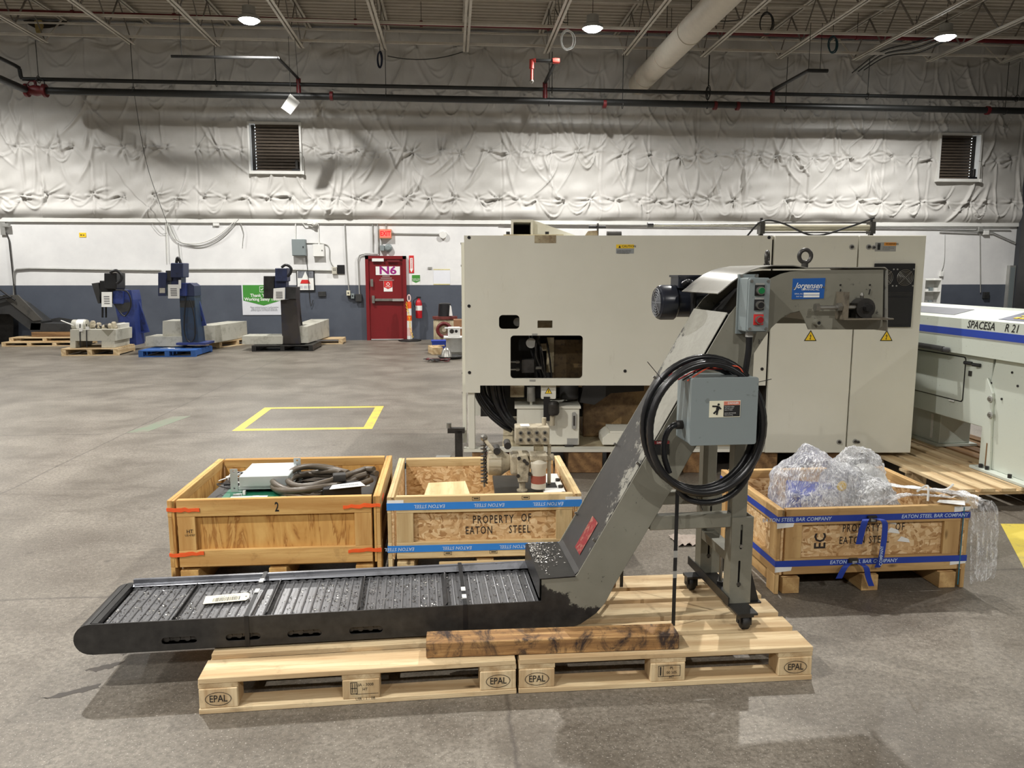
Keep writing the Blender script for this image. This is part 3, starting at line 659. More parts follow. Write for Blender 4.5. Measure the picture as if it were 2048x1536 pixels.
# rear flange of the tail and the front lip
m = MB(); m.box(-.19, 1.567, WD-.012, WD+.004, .27, .302); m.add([(-.215,WD-.012,.283), (1.567,WD-.012,.302), (1.567,WD-.045,.283), (-.215,WD-.03,.276)], [(0,1,2,3)]); m.build('rear_flange', FLANGE, cv)
MB().box(-.215, -.19, .006, WD, .262, .284).build('tail_lip', OILY, cv)
# hinged belt: plates with hinge tubes and fish-scale wings
pitch_ = .0372; b = MB(); b.box(0, pitch_-.0006, .02, WD-.035, -.004, 0); b.cyl((pitch_*.5, .02, .002), (pitch_*.5, WD-.035, .002), .0042, 8)
for t in (.022, WD-.037):
    b.plate([(pitch_*.5+.021*math.cos(R(a)), .012*math.sin(R(a))) for a in range(0, 181, 20)], t, t+.002)
bp = b.build('belt_plate', BELTM, cv, smooth=35)
k = 0; x = -.185
while x < 1.53:
    (bp if k == 0 else inst(bp, cv)).location = (x, 0, .2625); k += 1; x += pitch_
c = MB(); c.add([(0,.03,0), (.016,.03,0), (.02,.03,.022), (.017,.03,.022), (0,WD-.04,0), (.016,WD-.04,0), (.02,WD-.04,.022), (.017,WD-.04,.022)], [(0,1,2,3), (7,6,5,4), (0,4,5,1), (1,5,6,2), (2,6,7,3), (3,7,4,0)])
cl = c.build('belt_cleat', OILY, cv)
for i, x in enumerate((.07, .43, .80, 1.16)): (cl if i == 0 else inst(cl, cv)).location = (x, 0, .263)
# chain glimpsed in the slots
m = MB(); x = -.1
while x < 1.5:
    m.cyl((x, .014, .198), (x, .03, .198), .012, 10); m.box(x, x+.04, .018, .022, .19, .206); x += .04
m.build('drive_chain', DSTEEL, cv)
MB().box(-.15, 1.5, .045, .05, .17, .25).build('return_guard', OILY, cv)
# throat lip, incline top plate, hood
MB().sheet([(1.560, .300), (1.560, .380), (1.71, .384)], -.006, WD+.004, .004).build('throat_lip', OILY, cv)
MB().sheet([(1.712, .384), (1.732, .402), (2.336, 1.480)], .019, WD-.008, -.003).build('chute_cover', CONVTOP, cv)
MB().sheet([(1.722, .380), (1.742, .400), (2.342, 1.474)], .007, .016, -.003).build('gap_shade_strip', BLACK, cv)  # black strip drawn in for the shaded gap beside the cover
MB().sheet([(1.728, .384), (1.748, .402), (2.348, 1.474)], .006, WD-.008, -.003).build('cover_lining', OILY, cv)
m = MB()
for s_, z_ in ((1.80, .535), (1.98, .86), (2.16, 1.17)):
    for t in (.022, WD-.02): m.cyl((s_, t, z_-.01), (s_-.012, t, z_+.0), .006, 6)
m.build('cover_bolts', STEEL, cv)
dq = [(1.80, .14), (1.80, .27), (1.90, .27), (1.90, .14)]; nrm = Vector((-.872, 0, .49)); dd = Vector((.49, 0, .872)); base = Vector((1.732, 0, .402))
def on_cover(u, t, lift=.003): return base+dd*u+nrm*lift+Vector((0, t, 0))
m = MB(); m.add([on_cover(.04, .1), on_cover(.04, .2), on_cover(.2, .2), on_cover(.2, .1)], [(0,1,2,3)])
REDLAB = grimy('scratched_red_sticker', rgb(128,34,38), rgb(170,140,118), .5, 40, .5, fine=120); m.build('warning_sticker', REDLAB, cv)
HOODM = grimy('worn_grey_hood', rgb(150,148,140), rgb(78,76,80), .52, 5, .32, .3)
hood = [(2.283, 1.556), (2.303, 1.570), (2.34, 1.602), (2.384, 1.632), (2.42, 1.649), (2.459, 1.661), (2.51, 1.669), (2.6, 1.669), (2.66, 1.660), (3.0, 1.662)]
MB().sheet(hood, -.008, WD+.008, .004).build('hood', HOODM, cv, auto=40)
MB().sheet([(3.0, 1.665), (3.012, 1.655), (3.03, 1.40)], -.012, WD+.012, -.004).build('end_flap', HOODM, cv)
MB().sheet([(2.64,1.50), (2.75, 1.44), (3.0, 1.43)], .006, WD-.006, .004).build('discharge_tray', CONVIN, cv)
m = MB(); m.cyl((2.88, .03, 1.535), (2.88, WD-.03, 1.535), .09, 20); m.build('head_drum', OILY, cv, True)
m = MB(); m.box(2.36, 2.98, WD/2-.002, WD/2+.002, 1.46, 1.64); m.box(2.02, 2.5, .03, WD-.03, 1.12, 1.125)
MB().sheet([(2.05, .88), (2.42, 1.48), (2.52, 1.57), (2.75, 1.61)], .02, WD-.02, .003).build('incline_belt', OILY, cv)
def eyebolt(s_, t, z):
    e = MB(); e.torus((s_, t, z+.048), .026, .0085, 24, 10, 'y'); o = e.build('lifting_eye', DSTEEL, cv, True); MB().cyl((s_, t, z), (s_, t, z+.02), .014, 12).build('eye_collar', DSTEEL, o); return o
eyebolt(2.668, .03, 1.662); e2 = eyebolt(0, 0, 0); e2.location = (2.668, WD-.03, 1.664); e2.rotation_euler = (0,0,R(55))
# nameplate
npl = MB().plate([(2.603, 1.534), (2.742, 1.537), (2.745, 1.621), (2.604, 1.618)], -.002, 0).build('nameplate', BLUEPL, cv)
text('Jorgensen', WHITE, npl, (2.672, -.003, 1.589), .032, .92, bold=.012, shear=.4, ext=0)
text('CONVEYORS, INC.', WHITE, npl, (2.682, -.003, 1.573), .0095, 1, bold=.01, ext=0)
text('SERIAL NO.', WHITE, npl, (2.632, -.003, 1.556), .0075, 1, ext=0); text('PART NO.', WHITE, npl, (2.635, -.003, 1.545), .0065, 1, ext=0)
m = MB(); m.box(2.653, 2.722, -.0032, -.0022, 1.5525, 1.5610); m.box(2.653, 2.722, -.0032, -.0022, 1.5415, 1.5500); m.build('number_strip', PAPER, npl)
m = MB(); m.cyl((2.611,-.004,1.58), (2.611,0,1.58), .004, 8); m.cyl((2.738,-.004,1.583), (2.738,0,1.583), .004, 8); m.build('rivet', STEEL, npl)
# take-up bearing on its bracket
WORN = grimy('greasy_worn_paint', rgb(112,104,90), rgb(34,30,26), .5, 14, .45, fine=60)
MB().box(2.797, 2.806, -.085, 0, 1.452, 1.565).build('takeup_bracket', WORN, cv); MB().box(2.806, 3.005, -.085, 0, 1.452, 1.458).build('takeup_shelf', WORN, cv)
MB().cyl((2.896, -.06, 1.498), (2.896, -.006, 1.498), .041, 24).build('bearing_housing', DSTEEL, cv, smooth=35)
MB().box(2.86, 2.93, -.05, -.004, 1.458, 1.49).build('bearing_foot', DSTEEL, cv)
MB().cyl((2.9, -.08, 1.5), (2.9, -.05, 1.5), .017, 6).build('shaft_end', OILY, cv); MB().lathe([(.006,0), (.009,.012), (.004,.024)], (2.89, -.035, 1.537), 8).build('grease_nipple', STEEL, cv)
MB().cyl((2.695, -.045, 1.502), (2.87, -.045, 1.502), .0085, 10).build('adjusting_bolt', STEEL, cv, smooth=35); MB().cyl((2.682, -.045, 1.502), (2.698, -.045, 1.502), .017, 6).build('bolt_head', STEEL, cv); MB().cyl((2.778, -.045, 1.502), (2.796, -.045, 1.502), .018, 6).build('lock_nut', STEEL, cv)
m = MB(); m.cyl((2.712, -.03, 1.438), (2.712, 0, 1.438), .013, 14); m.build('boss', CONVIN, cv, smooth=35); MB().cyl((2.712, -.0305, 1.438), (2.712, -.031, 1.438), .007, 12).build('boss_bore', BLACK, cv)
m = MB()
for s_ in (2.815, 2.945): m.bar((s_, -.0015, 1.575), (s_-.004, -.0015, 1.553), .004, .003); m.cyl((s_-.002,-.003,1.592), (s_-.002,0,1.592), .004, 8)
m.build('slot_bolts', OILY, cv)
# motor and gearbox on the far side
MOT = simple('glossy_black_motor_paint', rgb(30,33,42), .28, 0, .2); mt = WD+.14
mo = MB().lathe([(.06, 2.205), (.078, 2.212), (.083, 2.225), (.083, 2.285), (.074, 2.295)], (0, mt, 1.503), 28, 'x').build('motor_fan_cover', MOT, cv, auto=30)
m = MB()
for rr in (.018, .03, .042, .054, .066): m.torus((2.202, mt, 1.503), rr, .0022, 24, 5, 'x')
for i in range(8): a_ = PI*i/4; m.bar((2.202, mt, 1.503), (2.2025, mt+.07*math.cos(a_), 1.503+.07*math.sin(a_)), .004, .004)
m.build('fan_grille', simple('grey_grille', rgb(110,112,116), .4), mo)
MB().lathe([(.068, 2.29), (.070, 2.30), (.070, 2.47), (.05, 2.475)], (0, mt, 1.503), 24, 'x').build('motor_body', MOT, cv, auto=30)
MB().box(2.29, 2.40, mt-.06, mt+.06, 1.57, 1.628).build('terminal_box', MOT, cv, bev=.006, seg=2); MB().box(2.285, 2.405, mt-.065, mt+.065, 1.622, 1.632).build('terminal_box_lid', MOT, cv)
MB().box(2.46, 2.62, WD+.01, mt+.07, 1.42, 1.585).build('gearbox', MOT, cv, bev=.012, seg=2)
hp = [(2.30, mt-.085, 1.585), (2.325, mt-.095, 1.60), (2.345, mt-.1, 1.575), (2.35, mt-.1, 1.48), (2.345, mt-.1, 1.36), (2.345, mt-.1, 1.2), (2.36, mt-.09, 1.05)]
hp = spline(hp, 16); MB().tube(hp, [.0135+(.0018 if i % 2 else 0) for i in range(len(hp))], 10).build('motor_conduit', BLKTUBE, cv, True)
# push-button station
bx = MB().plate(rrect(2.372, 2.462, 1.408, 1.622, .006), -.088, -.012).build('button_box', GREYBOX, cv, bev=.004, seg=2)
MB().box(2.366, 2.45, -.012, 0, 1.395, 1.636).build('mounting_plate', GREYBOX, bx); MB().plate(rrect(2.374, 2.46, 1.412, 1.618, .006), -.1, -.088).build('box_lid', GREYBOX, bx, bev=.003)
for z, mat, plt in ((1.572, GREENB, BLACK), (1.515, BLACK, BLACK), (1.457, simple('red_button', rgb(150,26,32), .3), REDSIGN)):
    MB().box(2.397, 2.437, -.103, -.1, z-.02, z+.022).build('legend_plate', plt, bx); MB().lathe([(.0165, -.118), (.0165, -.1)], (2.417, 0, z), 20, 'y').build('button_ring', STEEL, bx, smooth=35)
    MB().lathe([(.012, -.123), (.0125, -.117), (.0125, -.11)], (2.417, 0, z), 18, 'y').build('push_button', mat, bx, smooth=35)
    MB().box(2.399, 2.435, -.104, -.1005, z+.022, z+.03).build('legend_strip', GALV, bx)
m = MB()
for s_ in (2.383, 2.451):
    for z in (1.421, 1.609): m.cyl((s_, -.103, z), (s_, -.1, z), .006, 10)
for s_ in (2.378, 2.44): m.cyl((s_, -.016, 1.63), (s_, -.012, 1.63), .006, 10)
m.build('screw', STEEL, bx)
MB().cyl((2.405, -.05, 1.385), (2.405, -.05, 1.41), .016, 12).build('cable_gland', GALV, bx)
MB().tube(spline([(2.405, -.05, 1.39), (2.405, -.05, 1.33), (2.40, -.045, 1.26), (2.395, -.04, 1.2)], 6), .013, 10).build('drop_conduit', BLKTUBE, cv, True)
# stand: two slotted posts, brace, base channel, casters
for t0, nm in ((.0, 'n'), (WD-.065, 'f')):
    ps = MB(); ps.box(2.388, 2.455, t0+.006, t0+.06, .55, 1.36); ps.build('post', CONVIN, cv, bev=.003)
    sl = MB(); hol = [rrect(2.425, 2.435, .47, .58, .005), rrect(2.421, 2.431, .30, .42, .005)]
    sl.plate([(2.386, .228), (2.482, .228), (2.482, .612), (2.386, .612)], t0-.004, t0+.001, hol); sl.box(2.386, 2.39, t0, t0+.065, .228, .612); sl.box(2.478, 2.482, t0, t0+.065, .228, .612); o = sl.build('post_sleeve', CONVIN, cv)
    MB().box(2.391, 2.477, t0+.008, t0+.012, .23, .61).build('sleeve_shade_plate', DSTEEL, o); MB().cyl((2.43, t0-.01, .485), (2.43, t0, .485), .008, 6).build('sleeve_bolt', STEEL, o); MB().cyl((2.426, t0-.01, .315), (2.426, t0, .315), .009, 6).build('sleeve_bolt', DSTEEL, o)  # dark plate added so the slots show a shaded inside
    MB().box(2.03 if t0 < .1 else 2.03, 2.388, t0+.008, t0+.05, .566, .628).build('brace', CONVIN, cv, bev=.003)
    MB().plate([(2.484, .222), (2.53, .222), (2.53, .232), (2.492, .36), (2.484, .36)], t0+.02, t0+.028).build('gusset', BLACK, cv)
MB().box(2.388, 2.45, .06, WD-.06, .40, .44).build('cross_tie', CONVIN, cv)
MB().box(2.38, 2.47, -.11, WD+.07, .219, .228).build('base_channel', OILY, cv); MB().box(2.376, 2.381, -.02, WD+.07, .222, .262).build('base_flange', OILY, cv); MB().box(2.38, 2.54, .01, .05, .215, .222).build('outrigger_plate', OILY, cv)
MB().cyl((2.43, .20, .23), (2.43, .20, .40), .008, 10).build('levelling_screw', STEEL, cv); MB().cyl((2.43, .20, .228), (2.43, .20, .245), .016, 8).build('levelling_nut', DSTEEL, cv)
for t0 in (-.075, WD-.06):
    ds = 0 if t0 < 0 else -.078
    o = MB().lathe([(.012,-.016), (.030,-.016), (.035,-.010), (.035,.010), (.030,.016), (.012,.016)], (2.425+ds, t0, .1808), 24, 'x').build('caster_wheel', RUBBER, cv, smooth=40)
    f = MB(); f.box(2.395+ds, 2.455, t0-.03, t0+.03, .208, .219); f.box(2.399+ds, 2.404+ds, t0-.02, t0+.02, .17, .21); f.box(2.446+ds, 2.451+ds, t0-.02, t0+.02, .17, .21); f.cyl((2.396+ds,t0,.18), (2.454+ds,t0,.18), .007, 8); f.build('caster_fork', BLACK, cv)
# control enclosure with danger label
en = MB().plate(rrect(2.118, 2.385, .976, 1.238, .008), -.175, -.03).build('control_box', GREYBOX, cv)
MB().plate(rrect(2.116, 2.387, .974, 1.240, .010), -.195, -.179).build('control_box_door', GREYBOX, en, bev=.004, seg=2); MB().box(2.20, 2.32, -.03, .005, 1.0, 1.22).build('box_bracket', GREYBOX, en)
def danger(parent, s0, s1, z0, z1, t):
    w_ = s1-s0; h_ = z1-z0
    a = MB().box(s0, s1, t-.001, t, z0, z1).build('danger_label', simple('label_cream', rgb(224,220,196), .5, 0, .04), parent)
    MB().box(s0+w_*.46, s1-w_*.015, t-.0016, t-.001, z0+h_*.04, z1-h_*.28).build('label_panel', INK, a); MB().box(s0+w_*.46, s1-w_*.015, t-.0016, t-.001, z1-h_*.27, z1-h_*.04).build('label_header', simple('label_red', rgb(198,120,100), .5, 0, .05), a)
    text('DANGER', PAPER, a, (s0+w_*.76, t-.002, z1-h_*.155), h_*.17, 1, bold=.01, ext=0)
    for k, s in enumerate(('Hazardous voltage', 'will cause severe', 'injury or death.', '', 'LOCK OUT POWER', 'before servicing.')): text(s, PAPER, a, (s0+w_*.49, t-.002, z1-h_*(.36+.1*k)), h_*.085, .95, align='LEFT', ext=0)
    m = MB(); cx = s0+w_*.26
    m.cyl((cx+.004, t-.0022, z1-h_*.22), (cx+.004, t-.001, z1-h_*.22), h_*.07, 12)
    def st(a_, b_, wd): m.bar((cx+a_[0]*w_, t-.0015, z0+a_[1]*h_), (cx+b_[0]*w_, t-.0015, z0+b_[1]*h_), .001, wd, up=(0,0,1))
    for a_, b_, wd in (((.03,.68), (0,.45), .012*h_/.06), ((.02,.66), (-.17,.68), .006), ((.03,.64), (.12,.5), .006), ((0,.45), (-.12,.22), .007), ((.01,.45), (-.02,.15), .007)): st(a_, b_, wd)
    m.build('pictogram', INK, a)
danger(en, 2.190, 2.316, 1.085, 1.150, -.195)
lw = MB().box(1.995, 2.10, -.0015, -.0005, .895, .955).build('danger_label', INK, cv); MB().box(2.035, 2.10, -.002, -.0015, .94, .953).build('label_header', REDLAB, lw); MB().box(1.997, 2.032, -.002, -.0015, .897, .953).build('label_panel', simple('label_cream2', rgb(206,200,178), .5), lw)
text('DANGER', PAPER, lw, (2.068, -.0026, .9465), .011, 1, bold=.01, ext=0)
# coiled conduit round the box
def turn(cs, cz, rx, rz, t, a0, a1, n=40): return [(cs+rx*math.cos(R(a0+(a1-a0)*i/n)), t, cz+rz*math.sin(R(a0+(a1-a0)*i/n))) for i in range(n+1)]
def ribbed(path, r): return [r+(.0009 if i % 2 else 0) for i in range(len(path))]
cc = (2.198, 1.03)
for k, (rx, rz, t, dx, dz) in enumerate(((.246, .270, -.115, 0, .012), (.236, .266, -.145, .006, .0), (.224, .250, -.095, .0, -.006), (.230, .258, -.17, -.004, .004))):
    pth = turn(cc[0]+dx, cc[1]+dz, rx, rz, t, 0, 356, 110); MB().tube(pth, ribbed(pth, .0125), 10, True).build('conduit_coil', BLKTUBE, cv, True)
pth = spline([(2.42, -.12, 1.16), (2.428, -.13, 1.0), (2.40, -.13, .86), (2.34, -.13, .765), (2.25, -.13, .725), (2.15, -.13, .735), (2.10, -.12, .78)], 14); MB().tube(pth, ribbed(pth, .0125), 10).build('conduit_tail', BLKTUBE, cv, True)
pth = spline([(2.112, -.10, 1.04), (2.07, -.11, 1.035), (2.045, -.11, .99), (2.04, -.12, .92), (2.06, -.13, .85)], 12); MB().tube(pth, ribbed(pth, .0115), 10).build('conduit_tail', BLKTUBE, cv, True)
MB().cyl((2.09, -.10, 1.04), (2.122, -.10, 1.04), .018, 12).build('conduit_fitting', DSTEEL, en)
for i, cmat in enumerate((REDSIGN, simple('green_wire', rgb(30,110,90), .4), simple('white_wire', rgb(210,210,206), .4), REDSIGN, BLACK, simple('orange_wire', rgb(226,90,60), .4))):
    z = 1.247+.007*(i % 3)+.004*(i//3); t = -.07-.018*i
    MB().tube(spline([(2.05+.012*i, t, 1.225), (2.12+.015*i, t, z+.012), (2.22, t-.01, z+.022-.002*i), (2.31, t, z+.014), (2.372-.006*i, t, 1.245)], 8), .0026, 6).build('wire', cmat, cv)
for a_, b_ in (((2.03,-.13,1.215), (1.955,-.14,1.30)), ((2.375,-.14,1.205), (2.46,-.15,1.225)), ((2.165,-.13,.775), (2.195,-.15,.70))): MB().bar(a_, b_, .004, .002).build('cable_tie', BLACK, cv)
# packing straps round the tail
for s_ in (.365, 1.24):
    m = MB(); m.box(s_, s_+.017, -.002, -.0005, .156, .285); m.box(s_, s_+.017, WD+.004, WD+.006, .156, .306); m.add([(s_,-.002,.2855), (s_+.017,-.002,.2855), (s_+.017,WD+.006,.306), (s_,WD+.006,.306), (s_,-.002,.2845), (s_+.017,-.002,.2845), (s_+.017,WD+.006,.305), (s_,WD+.006,.305)], [(0,1,2,3), (7,6,5,4), (0,4,5,1), (1,5,6,2), (2,6,7,3), (3,7,4,0)])
    o = m.build('packing_strap', BLACK, cv); 
    for t in ((.20, .24, .30, .34) if s_ < 1 else (.05, .09, .12, .16))[::2]: MB().box(s_-.0005, s_+.0175, t, t+.035, .2865+.0207*t/.41, .289+.0207*t/.41+.0018).build('strap_clip', WHITE, o)
for s_, t in ((2.018, WD+.01), (2.13, -.01)):
    m = MB(); m.box(s_, s_+.016, t-.0015, t, .145, .74 if t < 0 else .62); o = m.build('packing_strap', BLACK, cv)
    if t < 0:
        for z in (.36, .45): MB().box(s_-.0005, s_+.0165, t-.003, t-.0015, z, z+.03).build('strap_clip', GALV, o)
# barcode tag on the belt
tg = thing('barcode_tag', 'cream barcode tag lying on the conveyor belt', 'tag', tuple(Vector((CF.o.x, CF.o.y, 0))+Matrix.Rotation(CF.a, 3, 'Z') @ Vector((.165, .16, .275))), CF.a+R(6))
MB().plate([(0,0), (.17,0), (.18,.02), (.18,.06), (.17,.08), (0,.08)], 0, .001, [circ(.168, .04, .005, 8)], 'z').build('card', simple('cream_card', rgb(226,220,198), .6, 0, .05), tg)
m = MB(); x = .035; rb = random.Random(2)
while x < .145: w_ = rb.choice((.0012, .002, .0032)); m.box(x, x+w_, .012, .05, .0011, .0014); x += w_+rb.choice((.0015, .0024))
m.build('bars', INK, tg); text('MLMS 18007', INK, tg, (.09, .062, .0013), .015, .9, rot=(0,0,PI), ext=0)
# metal chips
def chips(name, label, spots, mat, cnt, seed, kind='stuff'):
    rc = random.Random(seed); m = MB()
    for i in range(cnt):
        s_, t, z = spots(rc); r = rc.uniform(.002, .006); a_ = rc.uniform(0, 6.3); el = rc.uniform(.25, .8)
        d = Vector((math.cos(a_), math.sin(a_), rc.uniform(-.3,.5)))*r; e = Vector((-math.sin(a_), math.cos(a_), rc.uniform(-.2,.6)))*r*el; c0 = Vector((s_, t, z+r*.4)); u = d.cross(e).normalized()*r*.5
        m.add([c0+d, c0+e, c0-d+u*.6, c0-e, c0+u], [(0,1,4), (1,2,4), (2,3,4), (3,0,4), (3,2,1,0)])
    o = m.build(name, mat); o.location = (CF.o.x, CF.o.y, 0); o.rotation_euler = (0,0,CF.a); tag(o, label, 'metal chips', None, kind); return o
def onbelt(rc):
    while True:
        s_ = rc.uniform(-.18, 1.54); t = rc.uniform(.03, .35); d = .9 if s_ < .05 else (.55 if s_ < .36 else (.35 if .5 < s_ < .62 else (.75 if .62 < s_ < 1.15 else .3)))
        if rc.random() < d*(.4+.6*abs(math.sin(s_*9+t*5))): return s_, t, .2635
CHIPL = simple('bright_chips', rgb(178,176,170), .3, .7, .3, 60); CHIPD = simple('dark_chips', rgb(44,38,34), .5, .3, .3, 60)
chips('bright_metal_chips', 'bright metal chips scattered on the conveyor belt', onbelt, CHIPL, 620, 5)
chips('dark_metal_chips', 'dark oily metal chips scattered on the conveyor belt', onbelt, CHIPD, 1100, 6)
chips('lip_metal_chips', 'bright metal chips spilled on the conveyor throat lip', lambda rc: (1.565+abs(rc.gauss(0,.05)) % .135, min(max(rc.gauss(.30,.1), .01), .40), .3885), CHIPL, 420, 8)
# ================================================================ CRATES
def crate(label, x, y, ang, W, D, H, wd, sheet, foot, rail, post=.045, legs=True, group='open wooden crates'):
    """panels framed with rails and stiles, sheet set back, runners below"""
    o = thing('wooden_crate', label, 'crate', (x, y, 0), ang, group); th = .036
    def panel(nm, fn, L, ext):
        sh = MB(); fn(sh, .0, L, th*.62, th*.95, foot, H-.004); P = sh.build(nm, sheet, o)
        for z0, z1 in ((H-rail, H), (foot, foot+rail)):
            m = MB(); fn(m, 0, L, 0, th*.6, z0, z1); m.build('rail', wd['x' if nm in ('front_panel', 'back_panel') else 'y'], P, bev=.002)
        for a, b in ((0, .09), (L-.09, L)):
            m = MB(); fn(m, a+.001, b-.001, .001, th*.6, foot+rail, H-rail); m.build('stile', wd['z'], P, bev=.002)
        m = MB(); fn(m, 0, L, th*.6, th, H-.05, H-.001); m.build('top_batten', wd['x' if nm in ('front_panel', 'back_panel') else 'y'], P, bev=.002)
        return P
    e = post
    fp = panel('front_panel', lambda m, a, b, t0, t1, z0, z1: m.box(e+a, e+b, t0, t1, z0, z1), W-2*e, 0)
    panel('back_panel', lambda m, a, b, t0, t1, z0, z1: m.box(e+a, e+b, D-t1, D-t0, z0, z1), W-2*e, 0)
    for nm, f in (('left_panel', lambda m, a, b, t0, t1, z0, z1: m.box(t0, t1, a, b, z0, z1)), ('right_panel', lambda m, a, b, t0, t1, z0, z1: m.box(W-t1, W-t0, a, b, z0, z1))):
        panel(nm, f, D, 0)
    for xx in (0, W-.0225):
        for yy in (0, D-.1):
            MB().box(xx, xx+.0225, yy, yy+.1, .001, foot).build('leg', wd['z'], o, bev=.002)
    for i, xx in enumerate((e, W/2-.045, W-e-.09)):
        MB().box(xx, xx+.09, .004, D-.004, .001, foot-.019).build('runner', wd['y'], o, bev=.002)
    n = 7
    for i in range(n): yy = .04+(D-.08)*i/n; MB().box(e, W-e, yy, yy+(D-.08)/n-.006, foot-.018, foot).build('floor_board', wd['x'], o)
    return o, fp
def strap(o, W, D, z0, z1, mat, words, step, flip, ink, bold=.0, start=.1, size=None, fb=.0):
    m = MB(); t = .0025
    m.box(-t, W+t, -t, 0, z0, z1); m.box(-t, W+t, D, D+t, z0, z1); m.box(-t, 0, 0, D, z0, z1); m.box(W, W+t, 0, D, z0, z1)
    s = m.build('strap', mat, o); x = start; h = (z1-z0)
    while x < W-.05:
        text(words, ink, s, (x, -t-.0008, (z0+z1)/2), size or h*.75, 1.0, rot=(PI/2, PI if flip else 0, 0), bold=bold, shear=.15, ext=0); x += step
    return s
c1, f1 = crate('brown plywood crate numbered 2 with orange strap ends', -1.455, 3.90, R(.4), 1.07, .90, .50, CW, PLY, .145, .088)
text('2', INK, c1, (.545, -.001, .452), .07, .62, bold=.02, ext=0)
for a, b, z in ((-.002, .16, .452), (.88, 1.072, .445), (-.002, .17, .215), (.90, 1.072, .205)):
    pts = [(a+(b-a)*i/9, z+random.uniform(-.004,.004)+(.008*i/9 if a > .5 else 0)) for i in range(10)]
    MB().plate([(p, q-.009+random.uniform(-.002,.002)) for p, q in pts]+[(p, q+.009+random.uniform(-.002,.002)) for p, q in pts[::-1]], -.005, -.001).build('orange_strap_end', ORANGE, c1)
MB().box(1.0705, 1.073, .1, .2, .44, .458).build('orange_strap_end', ORANGE, c1)
text('HT', INK, c1, (.105, -.001, .335), .028, .9, ext=0); text('US-4787', INK, c1, (.105, -.001, .315), .016, .9, ext=0)
c2, f2 = crate('pale strand board crate with bright blue straps', -.349, 3.895, R(-.3), 1.015, .86, .495, KW, OSB, .16, .088)
strap(c2, 1.015, .86, .424, .462, BLUELT, 'EATON STEEL', .31, True, PALEINK, .012, .22, .026); strap(c2, 1.015, .86, .196, .232, BLUELT, 'EATON STEEL', .30, True, PALEINK, .012, .06, .025)
STEN = simple('stencil_ink', rgb(44,34,30), .7, 0, .2)
def stencil(parent, s, x, y, z, size, sx, sp=1.25): return text(s, STEN, parent, (x, y, z), size, sx, bold=.010, space=sp, name='stencil_lettering', ext=0)
stencil(f2, 'PROPERTY', .55, .0212, .355, .062, .62); stencil(f2, 'OF', .725, .0212, .36, .062, .62); stencil(f2, 'EATON', .475, .0212, .297, .06, .62); stencil(f2, 'STEEL', .69, .0212, .298, .06, .62)
for x in (.0, .93): MB().box(x, x+.085, -.0012, -.0002, .455, .478).build('corner_paper', PAPER, c2)
MB().box(.265, .745, -.045, .003, .115, .140).build('kick_board', KW['x'], c2, bev=.002)
for x, z in ((.44, .478), (.70, .478), (.29, .185), (.53, .186)):
    m = MB(); m.box(x, x+.04, -.0012, -.0004, z-.009, z-.0075); m.box(x, x+.04, -.0012, -.0004, z+.0075, z+.009); m.box(x, x+.0015, -.0012, -.0004, z-.009, z+.009); m.box(x+.0385, x+.04, -.0012, -.0004, z-.009, z+.009); m.box(x+.008, x+.034, -.0012, -.0004, z-.002, z+.003); m.build('timber_stamp', INK, c2)

tf = thing('inner_board', 'bare wood board leaning inside the pale strand board crate', 'board', (-.19, 4.0, .365), R(-2)); MB().plate([(0, 0), (.30, 0), (.24, .36), (.03, .34)], 0, .03, (), 'z').build('board', KW['y'], tf).rotation_euler = (R(9), 0, 0); MB().box(.02, .05, .0, .05, .03, .05).build('batten', KW['y'], tf)
c3, f3 = crate('strand board crate with dark blue ratchet straps and plastic film', 1.637, 3.664, R(.5), 1.033, .82, .452, TW, OSB, .105, .085)
strap(c3, 1.033, .82, .382, .415, BLUEST, 'EATON STEEL BAR COMPANY', .74, False, PALEINK, .012, .10, .027); sb = strap(c3, 1.033, .82, .148, .180, BLUEST, 'EATON STEEL BAR COMPANY', 5, False, PALEINK, .012, .47, .027)
stencil(f3, 'PROPERTY', .46, .0212, .335, .058, .62); stencil(f3, 'OF', .67, .0212, .335, .058, .62); stencil(f3, 'EATON STEEL', .48, .0212, .27, .055, .66)
text('EC', STEN, f3, (.245, .0212, .272), .085, .85, rot=(PI/2, -PI/2, 0), bold=.02, name='stencil_lettering', ext=0)
for x, z, w_ in ((.47, .39, .05), (.385, .165, .05)): MB().box(x, x+w_, -.02, -.003, z-.012, z+.022).build('ratchet_buckle', DSTEEL, c3, bev=.004); MB().box(x+.015, x+.04, -.022, -.019, z-.006, z+.01).build('buckle_plate', GALV, c3)
def ribbon(pts, wdt, nm='strap_tail'):
    P = spline([(x, t, z) for x, t, z in pts], 6); m = MB(); n = len(P)
    m.v = [tuple(p+Vector((-wdt/2, -.001, 0))) for p in P]+[tuple(p+Vector((wdt/2, -.001, 0))) for p in P]+[tuple(p+Vector((-wdt/2, .001, 0))) for p in P]+[tuple(p+Vector((wdt/2, .001, 0))) for p in P]
    for i in range(n-1): m.f += [(i, i+1, n+i+1, n+i), (2*n+i, 3*n+i, 3*n+i+1, 2*n+i+1), (i, 2*n+i, 2*n+i+1, i+1), (n+i, n+i+1, 3*n+i+1, 3*n+i)]
    return m.build(nm, BLUEST, c3)
ribbon([(.46, -.02, .40), (.435, -.05, .395), (.425, -.045, .34), (.42, -.035, .27)], .034); rl = ribbon([(.50, -.02, .40), (.535, -.05, .395), (.545, -.05, .34), (.542, -.04, .2), (.53, -.03, .14)], .03); ribbon([(.39, -.02, .165), (.35, -.04, .15), (.325, -.035, .09)], .034); ribbon([(.42, -.02, .165), (.455, -.05, .155), (.475, -.045, .1), (.50, -.04, .045)], .03)
